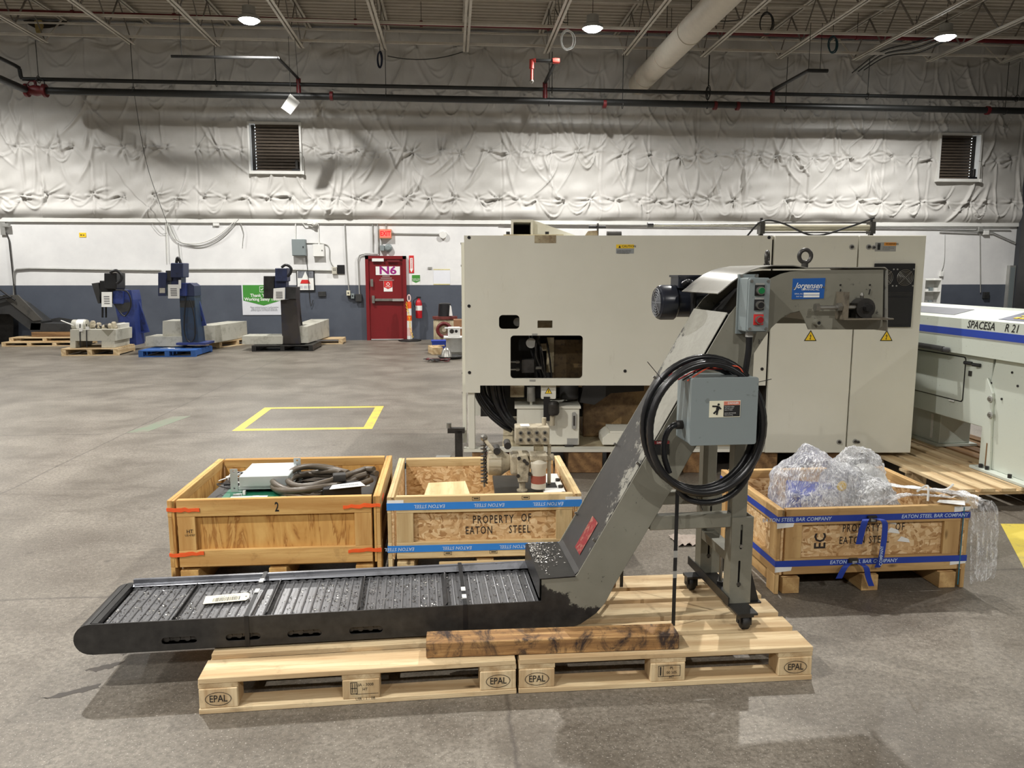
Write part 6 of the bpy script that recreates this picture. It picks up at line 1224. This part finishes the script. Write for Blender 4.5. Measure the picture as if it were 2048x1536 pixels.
# ================================================================ THINGS ON THE FAR WALL
YS = YW-.002
def wpt(px, py, d=0): return onY(px, py, YS-d)
def wbox(par, nm, x0, x1, y0, y1, d0, d1, mat, bev=0):
    a = wpt(x0, y1); b = wpt(x1, y0); return MB().box(a.x, b.x, YS-d1, YS-d0, a.z, b.z).build(nm, mat, par, bev=bev)
def wthing(name, label, cat, group=None): return thing(name, label, cat, (0,0,0), 0, group)
def wtext(s, mat, par, px, py, d, hpx, sx=1, **k): p = wpt(px, py); return text(s, mat, par, (p.x, YS-d, p.z), hpx*.0128*1.35, sx, ext=0, **k)
# louvred vents
LOUV = simple('brown_grey_louvre', rgb(92,82,72), .5, .2, .2); DAYL = emis('daylight_gap', (.85,.93,1,1), 9)
def louvre(label, px0, px1, py0, py1, left):
    o = wthing('louvred_vent', label, 'vent'); a = onY(px0, py1, YW-.2); b = onY(px1, py0, YW-.2); x0, x1, z0, z1 = a.x, b.x, a.z, b.z; y0, y1 = YW-.20, YW-.002; t = .045
    for nm, bx_ in (('frame_top', (x0-t, x1+t, z1, z1+t)), ('frame_bottom', (x0-t, x1+t, z0-t*1.6, z0)), ('frame_side', (x0-t, x0, z0, z1)), ('frame_side', (x1, x1+t, z0, z1))): MB().box(bx_[0], bx_[1], y0, y1, bx_[2], bx_[3]).build(nm, WHITE, o)
    MB().box(x0, x1, y1-.012, y1-.002, z0, z1).build('back_sheet', DH, o); n = 15; h = (z1-z0)/n; xa, xb = (x0+.10, x1-.01) if left else (x0+.01, x1-.14); m = MB(); m.add([(xa,0,0), (xb,0,0), (xb,-.045,-h*.95), (xa,-.045,-h*.95), (xa,.004,0), (xb,.004,0), (xb,-.041,-h*.95), (xa,-.041,-h*.95)], [(0,1,2,3), (7,6,5,4), (0,4,5,1), (2,6,7,3), (0,3,7,4), (1,5,6,2)]); sl = m.build('louvre_blade', LOUV, o)
    for i in range(n): (sl if i == 0 else inst(sl, o)).location = (0, YW-.06, z1-h*i)
    g = (x0+.085, x0+.098) if left else (x1-.128, x1-.115)
    for i in range(n): z = z1-h*(i+.5); MB().box(g[0], g[1], y1-.016, y1-.012, z-h*.36, z+h*.36).build('daylight_slit', DAYL, o)
    MB().box(x1-.12, x1-.05, y0+.02, y0+.1, z0+.05, z0+.25).build('actuator', DSTEEL, o, bev=.01); MB().box(x1-.2, x1-.01, y0+.02, y0+.08, z0, z0+.05).build('actuator_bracket', BLACK, o)
    MB().tube([(x1-.02, y0-.01, (z0+z1)/2-.1), (x1+.05, y0-.01, (z0+z1)/2-.12), (x1+.07, y0-.01, (z0+z1)/2-.2), (x1+.07, y0-.01, z0)], .008, 6).build('conduit', GALV, o); MB().box(x1+.045, x1+.095, y0-.03, y0, z0-.08, z0).build('outlet_box', WHITE, o)
louvre('brown louvred wall vent below the tilted white hanging panel', 502, 597, 248, 341, True); louvre('brown louvred wall vent beside the dark side wall', 1878, 1963, 270, 357, False)
# door N6
dr_ = struct(thing('door_1', 'red steel door marked N6 with a push bar', None)); del_ = None
a = wpt(735, 681); b = wpt(812, 512); x0, x1, z1 = a.x, b.x, b.z; REDD = grimy('dark_red_door_paint', rgb(116,18,24), rgb(84,14,18), .62, 4, .4)
for bx_ in ((x0, x0+.08, 0, z1), (x1-.08, x1, 0, z1), (x0, x1, z1-.08, z1)): MB().box(bx_[0], bx_[1], YW-.09, YW, bx_[2]+.001, bx_[3]).build('door_frame', REDD, dr_)
lf_ = MB().box(x0+.08, x1-.08, YW-.05, YW-.01, .015, z1-.08).build('door_leaf', REDD, dr_)
wbox(dr_, 'door_closer', 745, 768, 517, 523, .055, .11, WHITE); wbox(dr_, 'closer_arm', 775, 800, 520, 524, .09, .11, REDPIPE)
for py in (556, 567): pass
wbox(dr_, 'hinge_plate', 742, 747, 558, 573, .095, .11, STEEL); pb_ = wbox(dr_, 'push_bar', 751, 808, 597, 602, .06, .12, STEEL, .004); wbox(pb_, 'bar_cap', 786, 808, 597, 602, .12, .125, GALV); wbox(dr_, 'latch_case', 745, 750, 591, 606, .055, .13, STEEL)
sg = wbox(dr_, 'number_sign', 752, 800, 533, 550, .052, .055, PAPER); wtext('N6', simple('magenta_print', rgb(150,30,120), .5), sg, 776, 541.5, .057, 15, 1.3, bold=.03)
for k in range(3): wbox(dr_, 'notice_line', 765-3*k, 780+4*k, 551+4*k, 553.5+4*k, .052, .054, simple('faded_print%d' % k, rgb(150,120,118), .6))
s2 = wbox(dr_, 'red_notice', 768, 785, 562, 583, .052, .055, PAPER); p = [wpt(768, 562), wpt(785, 562), wpt(785, 574), wpt(776.5, 578), wpt(768, 574)]; MB().plate([(q.x, q.z) for q in p], YS-.058, YS-.0555).build('notice_band', REDSIGN, s2); c_ = wpt(776.5, 568); MB().plate([(c_.x, c_.z-.05), (c_.x+.05, c_.z), (c_.x, c_.z+.05), (c_.x-.05, c_.z)], YS-.06, YS-.0585, [[(c_.x, c_.z-.035), (c_.x+.035, c_.z), (c_.x, c_.z+.035), (c_.x-.035, c_.z)]]).build('diamond_symbol', PAPER, s2); wtext('STOP', PAPER, s2, 776.5, 573.5, .059, 3, 1)
MB().box(x0+.1, x1-.1, YW-.055, YW-.0502, .016, .03).build('door_sweep', WHITE, dr_)
# exit sign, emergency lamp, boxes
ex = wthing('exit_sign', 'red lit exit sign above the red door', 'sign'); wbox(ex, 'sign_body', 760, 783, 459, 477, .0, .12, simple('tan_sign_case', rgb(210,140,100), .5)); wbox(ex, 'sign_face', 761, 782, 460.5, 475.5, .12, .125, emis('exit_red', rgb(236,110,96), .45)); wtext('EXIT', emis('exit_letters', rgb(196,16,28), .5), ex, 771.5, 468, .127, 9, .8, bold=.03)
el = wthing('alarm_horn', 'grey alarm horn and box under the exit sign', 'alarm'); wbox(el, 'box', 761, 769, 491, 502, 0, .1, GREYBOX, .006); q = wpt(777, 496); MB().lathe([(.05, 0), (.09, .03), (.1, .09), (.07, .1)], (q.x, YS-.12, q.z), 14, 'y').build('horn', GREYBOX, el, auto=35)
jb_ = wthing('junction_box', 'round white junction box at the end of the conduit from the exit sign', 'electrical box'); q = wpt(886, 470); MB().lathe([(.09, -.08), (.1, -.06), (.1, 0)], (q.x, YS, q.z), 8, 'y').build('cover', WHITE, jb_)
pn1 = wthing('electrical_panel', 'grey electrical panel on the white wall', 'electrical panel'); wbox(pn1, 'body', 587, 613, 479, 512, 0, .16, GREYBOX, .006); wbox(pn1, 'door', 588, 612, 480, 511, .16, .17, GREYBOX, .003); wbox(pn1, 'latch', 608, 610, 493, 496, .17, .18, BLACK)
pn2 = wthing('electrical_panel', 'white electrical panel beside the grey one', 'electrical panel'); wbox(pn2, 'body', 628, 649, 489, 513, 0, .12, WHITE, .006); wbox(pn2, 'latch', 645, 646.5, 500, 502, .12, .13, DSTEEL)
ol = wthing('outlet_box', 'beige socket box on the white wall with a black notice', 'socket'); wbox(ol, 'box', 665, 674, 534, 548, 0, .08, simple('beige_box', rgb(190,186,172), .5), .004)
for dx in (667.5, 670.5):
    for dy in (537, 540): wbox(ol, 'socket', dx, dx+1.6, dy, dy+1.6, .08, .083, BLACK)
tag(wbox(None, 'black_notice', 675, 689, 530, 548, 0, .02, BLACK), 'small black notice board beside the beige socket box', 'notice')
sw = wthing('switch_box', 'cream switch box with a black base on the grey band', 'switch'); wbox(sw, 'box', 694, 701, 581, 591, 0, .09, simple('cream_box', rgb(206,202,180), .5), .004); wbox(sw, 'toggle', 696.5, 698.5, 584.5, 587, .09, .1, BLACK); wbox(sw, 'drop_box', 697, 702, 591, 596, 0, .06, BLACK)
sw = wthing('switch_box', 'small grey switch box beside the red door', 'switch'); wbox(sw, 'box', 703, 709, 587, 597, 0, .08, GREYBOX, .004); wbox(sw, 'toggle', 705, 707, 590, 593, .08, .09, BLACK)
tag(wbox(None, 'dark_switch_box', 712, 724, 588, 603, 0, .1, DARKMC, .006), 'dark grey square box next to the red door frame', 'electrical box'); tag(wbox(None, 'dark_outlet', 637, 652, 583, 593, 0, .04, DARKMC, .006), 'dark outlet on the grey band beside the framed poster', 'socket')
# posters and signs
po = wthing('framed_poster', 'framed poster with a red and white pyramid', 'poster'); wbox(po, 'frame', 594, 629, 540, 582, 0, .03, BLACK); wbox(po, 'print', 596, 627, 542, 580, .03, .033, PAPER); wbox(po, 'photo_strip', 596, 627, 542, 556, .033, .035, simple('photo_grey', rgb(110,112,118), .6, 0, .5, 20))
P = lambda *pts: [(wpt(x, y).x, wpt(x, y).z) for x, y in pts]
MB().plate(P((600, 567), (622, 567), (611, 542.5)), YS-.037, YS-.035).build('pyramid', PAPER, po); MB().plate(P((601, 567), (621, 567), (618, 559.5), (604, 559.5)), YS-.039, YS-.037).build('pyramid_band', REDSIGN, po)
for x in (600, 608, 616): wbox(po, 'caption', x, x+6, 571, 577, .033, .035, simple('caption_grey', rgb(190,190,194), .6))
gb = wthing('safety_banner', 'green and white safety banner reading Thank You for Working Safely', 'banner'); wbox(gb, 'sheet', 486, 564, 570, 630, 0, .012, simple('banner_white', rgb(214,216,222), .6, 0, .03)); MB().plate(P((485.5, 570), (564.5, 570), (564.5, 600), (528, 611), (487, 601)), YS-.016, YS-.012).build('green_field', GREEN, gb)
wtext('Thank You for', PAPER, gb, 526, 591, .018, 6.2, .95, bold=.02); wtext('Working Safely Today', PAPER, gb, 526, 598.5, .018, 6.2, .92, bold=.02)
GP = simple('small_grey_print', rgb(90,92,98), .6)
for k, s in enumerate(('Please continue to practice Covid preventive', 'steps at home, including social distancing,', 'personal hygiene, and frequent disinfection.')): wtext(s, GP, gb, 529, 614.5+3.2*k, .014, 3.0, .72)
c_ = wpt(524, 578.5); MB().plate([(c_.x-.055, c_.z-.07), (c_.x+.055, c_.z-.07), (c_.x+.055, c_.z+.07), (c_.x-.055, c_.z+.07)], YS-.019, YS-.0165, [[(c_.x-.047, c_.z-.06), (c_.x+.047, c_.z-.06), (c_.x+.047, c_.z+.06), (c_.x-.047, c_.z+.06)]]).build('tick_box', PAPER, gb); MB().plate([(c_.x-.03, c_.z), (c_.x-.02, c_.z+.01), (c_.x-.005, c_.z-.01), (c_.x+.03, c_.z+.03), (c_.x+.037, c_.z+.02), (c_.x-.005, c_.z-.03)], YS-.019, YS-.0165).build('tick', PAPER, gb)
ys_ = wthing('yellow_card', 'small yellow notice card on the white wall', 'notice'); wbox(ys_, 'card', 159, 172, 465.5, 474.5, 0, .008, YEL); wbox(ys_, 'print', 161, 164, 469, 471, .008, .01, INK); wbox(ys_, 'print', 166, 169, 469.5, 471, .008, .01, INK)
fe = wthing('extinguisher_sign', 'tall red and white fire extinguisher sign with a downward arrow', 'sign'); wbox(fe, 'plate', 818.5, 827.5, 511, 546, 0, .01, REDSIGN); wbox(fe, 'white_panel', 820.5, 825.5, 516, 538, .01, .012, PAPER); MB().plate(P((819.5, 538), (826.5, 538), (823, 545)), YS-.0125, YS-.01).build('arrow', PAPER, fe); p = wpt(823, 527); text('FIRE EXTINGUISHER', REDSIGN, fe, (p.x, YS-.0135, p.z), .05, .55, rot=(PI/2, PI/2, 0), ext=0)
gs = wthing('green_notice', 'green and white notice below the extinguisher sign', 'notice'); wbox(gs, 'sheet', 824, 840, 550, 570, 0, .008, PAPER); MB().plate(P((824, 550), (840, 550), (840, 562), (832, 565.5), (824, 562)), YS-.012, YS-.008).build('green_field', GREEN, gs); wtext('THANK YOU', PAPER, gs, 832, 558, .0135, 2.4, .8); wtext('FOR SAFETY', PAPER, gs, 832, 561, .0135, 2.4, .8)
ws = wthing('paper_notice', 'faint white paper notice held by two yellow tape strips', 'notice'); wbox(ws, 'sheet', 867, 900, 540, 568, 0, .004, simple('bluish_paper', rgb(226,228,234), .7, 0, .02)); 
for y in (538, 567.5): wbox(ws, 'tape', 867, 900, y, y+2, .004, .007, simple('yellow_tape%d' % int(y), rgb(214,204,150), .6))
tag(wbox(None, 'small_grey_plate', 856, 864, 534, 538, 0, .02, GALV), 'small grey plate on the white wall beside the paper notice', 'plate')
# fire extinguisher and delineator post
fx = thing('fire_extinguisher', 'red fire extinguisher hung on the wall beside the red door', 'fire extinguisher', tuple(wpt(838, 637, .12))); MB().lathe([(.02, 0), (.075, .01), (.08, .04), (.08, .38), (.06, .44), (.03, .47), (.03, .5)], (0,0,0), 16).build('cylinder', simple('extinguisher_red', rgb(176,24,34), .35), fx, auto=40); MB().lathe([(.0815, .2), (.0815, .32)], (0,0,0), 16).build('label', PAPER, fx); MB().box(-.05, .06, -.02, .02, .5, .54).build('valve_handle', BLACK, fx); MB().tube(spline([(-.03, 0, .5), (-.12, -.02, .46), (-.12, -.03, .35), (-.09, -.03, .28)], 6), .012, 7).build('hose', BLACK, fx); MB().box(-.03, .03, .08, .118, .1, .45).build('bracket', DSTEEL, fx)
dl = thing('delineator_post', 'orange and white striped delineator post with yellow chain beside the red door', 'delineator', (-1.06, 19.1, 0)); MB().lathe([(.28, 0.001), (.28, .03), (.07, .05)], (0,0,0), 8).build('base', RUBBER, dl)
for i, (z0, z1, mt_) in enumerate(((.05, .13, WHITE), (.13, .33, simple('pinkish_band', rgb(224,190,184), .5)), (.33, .50, WHITE), (.50, .63, ORANGE), (.63, .80, WHITE), (.80, .96, ORANGE))): r0 = .065-.012*z0; MB().cyl((0,0,z0), (-.0,0,z1), r0, 14, r0-.01*(z1-z0)).build('post_band', mt_, dl, smooth=35)
MB().torus((0,0,1.05), .05, .016, 16, 7, 'y', .7, 1.6).build('handle_loop', simple('pale_loop', rgb(216,190,186), .5), dl)
ch = [(-.06-.01*math.sin(i*.5), -.08, .95-.04*i) for i in range(22)]
for i, c in enumerate(ch): MB().torus((c[0]+i*.006, c[1], c[2]), .02, .005, 8, 5, 'y' if i % 2 else 'x').build('chain_link', YEL, dl)
# conduits and cables
def wcond(pts, r, label, mat=GALV, d=.03, smooth_=False, nm='wall_conduit'):
    P_ = [wpt(x, y, d) for x, y in pts]; P_ = spline(P_, 8) if smooth_ else P_; return tag(MB().tube(P_, r, 7).build(nm, mat, None, True), label, 'conduit' if nm == 'wall_conduit' else 'cable', 'wall conduits and cables')
wcond(((28, 600), (28, 545), (33, 539), (60, 537), (322, 541)), .022, 'grey conduit along the wall from the charcoal conveyor', GALV, .03); wcond(((362, 539), (560, 539), (664, 541)), .022, 'grey conduit along the wall to the beige socket box', GALV, .03); wcond(((32, 604), (31, 600), (18, 480), (12, 465)), .016, 'dark slanting conduit above the charcoal conveyor', DSTEEL, .04)
wcond(((600, 446), (591, 440), (591, 479)), .016, 'thin white conduit dropping to the grey panel', WHITE); wcond(((636, 440), (638, 489)), .016, 'thin white conduit dropping to the white panel', WHITE); wcond(((689, 440), (690, 460), (694, 540), (698, 582)), .014, 'thin conduit dropping to the cream switch box', GALV)
wcond(((745, 440), (745, 455), (746, 505)), .014, 'thin conduit dropping to the door frame corner', GALV); wcond(((754, 440), (756, 455), (757, 508)), .014, 'thin conduit dropping beside the exit sign', GALV); wcond(((772, 440), (772, 459)), .014, 'short conduit into the top of the exit sign', GALV); wcond(((783, 467), (880, 468.5)), .014, 'thin conduit running from the exit sign', GALV); wcond(((763, 477), (763, 491)), .012, 'short conduit from the exit sign to the alarm horn', GALV)
wcond(((756, 508), (730, 507), (719, 511), (716, 520), (719, 588)), .016, 'conduit arching from the door top to the dark box', GALV, .04); wcond(((613, 486), (645, 487), (658, 495), (660, 520), (668, 535)), .012, 'thin grey cable curving to the beige socket box', GALV, .02, True, 'wall_cable')
wcond(((338, 447), (348, 470), (360, 484), (400, 491), (440, 476), (478, 438)), .013, 'drooping pair of pale cables below the insulation', GALV, .05, True, 'wall_cable'); wcond(((334, 445), (352, 480), (395, 487), (435, 472), (472, 440)), .011, 'thin pale cable drooping beside a thicker one', WHCAB, .05, True, 'wall_cable'); wcond(((332, 446), (335, 525)), .012, 'thin white cable hanging down to the navy conveyor', WHCAB, .03, False, 'wall_cable'); wcond(((357, 486), (362, 535)), .007, 'very thin cable hanging off the drooping cables', GALV, .03, False, 'wall_cable')
wcond(((480, 443), (487, 465), (486, 478), (485, 492)), .01, 'short grey cable hanging below the insulation', GALV, .04, True, 'wall_cable'); wcond(((612, 512), (617, 560), (619, 596), (622, 612), (626, 600)), .008, 'thin loose cable hanging over the framed poster', DSTEEL, .05, True, 'wall_cable'); wcond(((300, 442), (320, 466), (334, 466)), .006, 'very thin pale cable beside the drooping cables', GALV, .04, True, 'wall_cable')
wcond(((1500, 452), (1860, 455), (2020, 457)), .018, 'grey conduit under the insulation past the machine tool', GALV, .06); wcond(((1000, 448), (1500, 452)), .014, 'thin grey conduit below the insulation edge', GALV, .07); wcond(((1880, 462), (1960, 465), (1985, 465), (2030, 485)), .018, 'grey conduit bending down toward the dark side wall', GALV, .05); wcond(((1960, 466), (1961, 585)), .012, 'thin conduit dropping to the far socket', GALV, .03); wcond(((1890, 470), (1889, 520), (1882, 545)), .008, 'thin wavy cable hanging above the parts shelf', GALV, .03, True, 'wall_cable')
tag(wbox(None, 'wall_socket', 1964, 1976, 584, 597, 0, .07, DARKMC, .005), 'dark wall socket box beyond the bar feeder', 'socket'); tag(wbox(None, 'conduit_box', 1952, 1962, 454, 464, 0, .1, GALV, .006), 'square grey conduit box under the insulation', 'electrical box'); tag(wbox(None, 'conduit_box', 1963, 1975, 461, 470, 0, .08, WHITE, .006), 'square white conduit box beside the grey one', 'electrical box'); tag(wbox(None, 'shelf_socket', 1878, 1885, 543, 553, 0, .06, WHITE, .004), 'small white socket above the parts shelf', 'socket')
sp = thing('wall_spotlight', 'small twin white emergency light under the insulation', 'emergency light'); q = wpt(621, 446); wbox(sp, 'box', 616, 626, 441, 449, 0, .1, WHITE, .006); MB().lathe([(.03, -.14), (.07, -.1), (.06, -.05)], (q.x+.12, YS-.02, q.z-.02), 12, 'y').build('lamp_head', WHITE, sp); wcond(((605, 446), (610, 451), (618, 451), (628, 455)), .01, 'short looping cable beside the emergency light', WHCAB, .06, True, 'wall_cable')
fl_ = thing('wall_floodlight', 'small grey floodlight on a bracket above the charcoal conveyor', 'floodlight'); wbox(fl_, 'bracket', 4, 11, 430, 470, .02, .05, GALV); wbox(fl_, 'head', 12, 23, 448, 455, .03, .16, GALV, .01); tag(wbox(None, 'sensor_box', 427, 439, 444, 452, 0, .05, WHITE, .006), 'small square white sensor box below the insulation', 'sensor')
# right-hand side: panel and dark fittings by the side wall
st_ = thing('steel_locker', 'tall pale steel locker standing at the corner of the far wall', 'locker'); a = wpt(2007, 612); b = wpt(2026, 531); MB().box(a.x, b.x, YW-.12, YW-.003, 0.001, b.z).build('panel', GALV, st_); MB().box(a.x+.02, b.x-.02, YW-.125, YW-.12, .1, b.z-.05).build('panel_face', GREYBOX, st_)
sp_ = thing('side_cabinet', 'dark cabinet with small parts on top by the side wall', 'cabinet', (14.3, 18.2, 0)); MB().box(0, .42, -.5, .5, 0.001, 3.1).build('carcass', DARKMC, sp_); 
# floor markings
YPA = grimy('worn_yellow_floor_paint', rgb(206,186,74), rgb(130,122,100), .52, 6, .5, fine=30)
fm = thing('floor_marking', 'worn yellow painted square on the concrete floor', 'floor marking', (-1.6, 8.88, 0))
for bx_ in ((-.73, .73, -.72, -.62), (-.73, .73, .62, .72), (-.73, -.63, -.62, .62), (.63, .73, -.62, .62)): MB().box(bx_[0], bx_[1], bx_[2], bx_[3], .0003, .0012).build('painted_line', YPA, fm)
f2_ = thing('floor_marking', 'broad worn yellow painted patch on the floor past the strapped crate', 'floor marking', (3.55, 4.3, 0)); MB().plate([(-.45, -.55), (.5, -.65), (.6, .3), (.05, .35)], .0003, .0012, (), 'z').build('painted_patch', YPA, f2_)
f3_ = thing('floor_marking', 'faint green paint scuff on the concrete floor', 'floor marking', (-3.3, 8.6, 0)); MB().plate([(-.1, -.45), (.1, -.4), (.25, .5), (.05, .45)], .0003, .001, (), 'z').build('painted_patch', grimy('faded_green_paint', rgb(112,124,104), rgb(126,119,108), .42, 5, .5), f3_)
OILST = simple('oil_stain', rgb(54,46,38), .4, 0, .2)
for k, (pts, lb) in enumerate((([(78, 1398), (130, 1385), (200, 1368), (198, 1376), (120, 1394)], 'long thin dark oil streak on the floor beside the front pallet'), ([(170, 1340), (215, 1328), (250, 1322), (225, 1336), (190, 1344)], 'short dark oil streak under the conveyor tail'), ([(240, 1308), (250, 1303), (256, 1306), (246, 1312)], 'tiny dark oil spot under the conveyor tail'))):
    P_ = [ground(x, y) for x, y in pts]; c_ = sum(P_, Vector())/len(P_); rs = []
    n_ = len(P_); 
    for i in range(n_):
        a, b = P_[i], P_[(i+1) % n_]
        for j in range(5): p = a+(b-a)*(j/5); rs.append((p.x-c_.x+random.uniform(-.008,.008), p.y-c_.y+random.uniform(-.008,.008)))
    o = thing('oil_streak', lb, 'stain', tuple(c_)); MB().plate(rs, .0003, .0008, (), 'z').build('stain', OILST, o)
rg = thing('crumpled_rag', 'crumpled pale rag on the floor behind the conveyor stand', 'rag', tuple(ground(1372, 1082))); m = MB(); n_ = 17
for i in range(n_):
    for j in range(n_): m.v.append((.16*(i/(n_-1)-.5)+.02*mnoise.noise(Vector((i*.3, j*.3, 3))), .2*(j/(n_-1)-.5), .003+.03*abs(mnoise.noise(Vector((i*.22, j*.22, 9))))))
for i in range(n_-1):
    for j in range(n_-1): m.f.append((i*n_+j, (i+1)*n_+j, (i+1)*n_+j+1, i*n_+j+1))
m.build('cloth', simple('pale_rag', rgb(150,138,128), .8), rg, True)
bpy.context.view_layer.update()
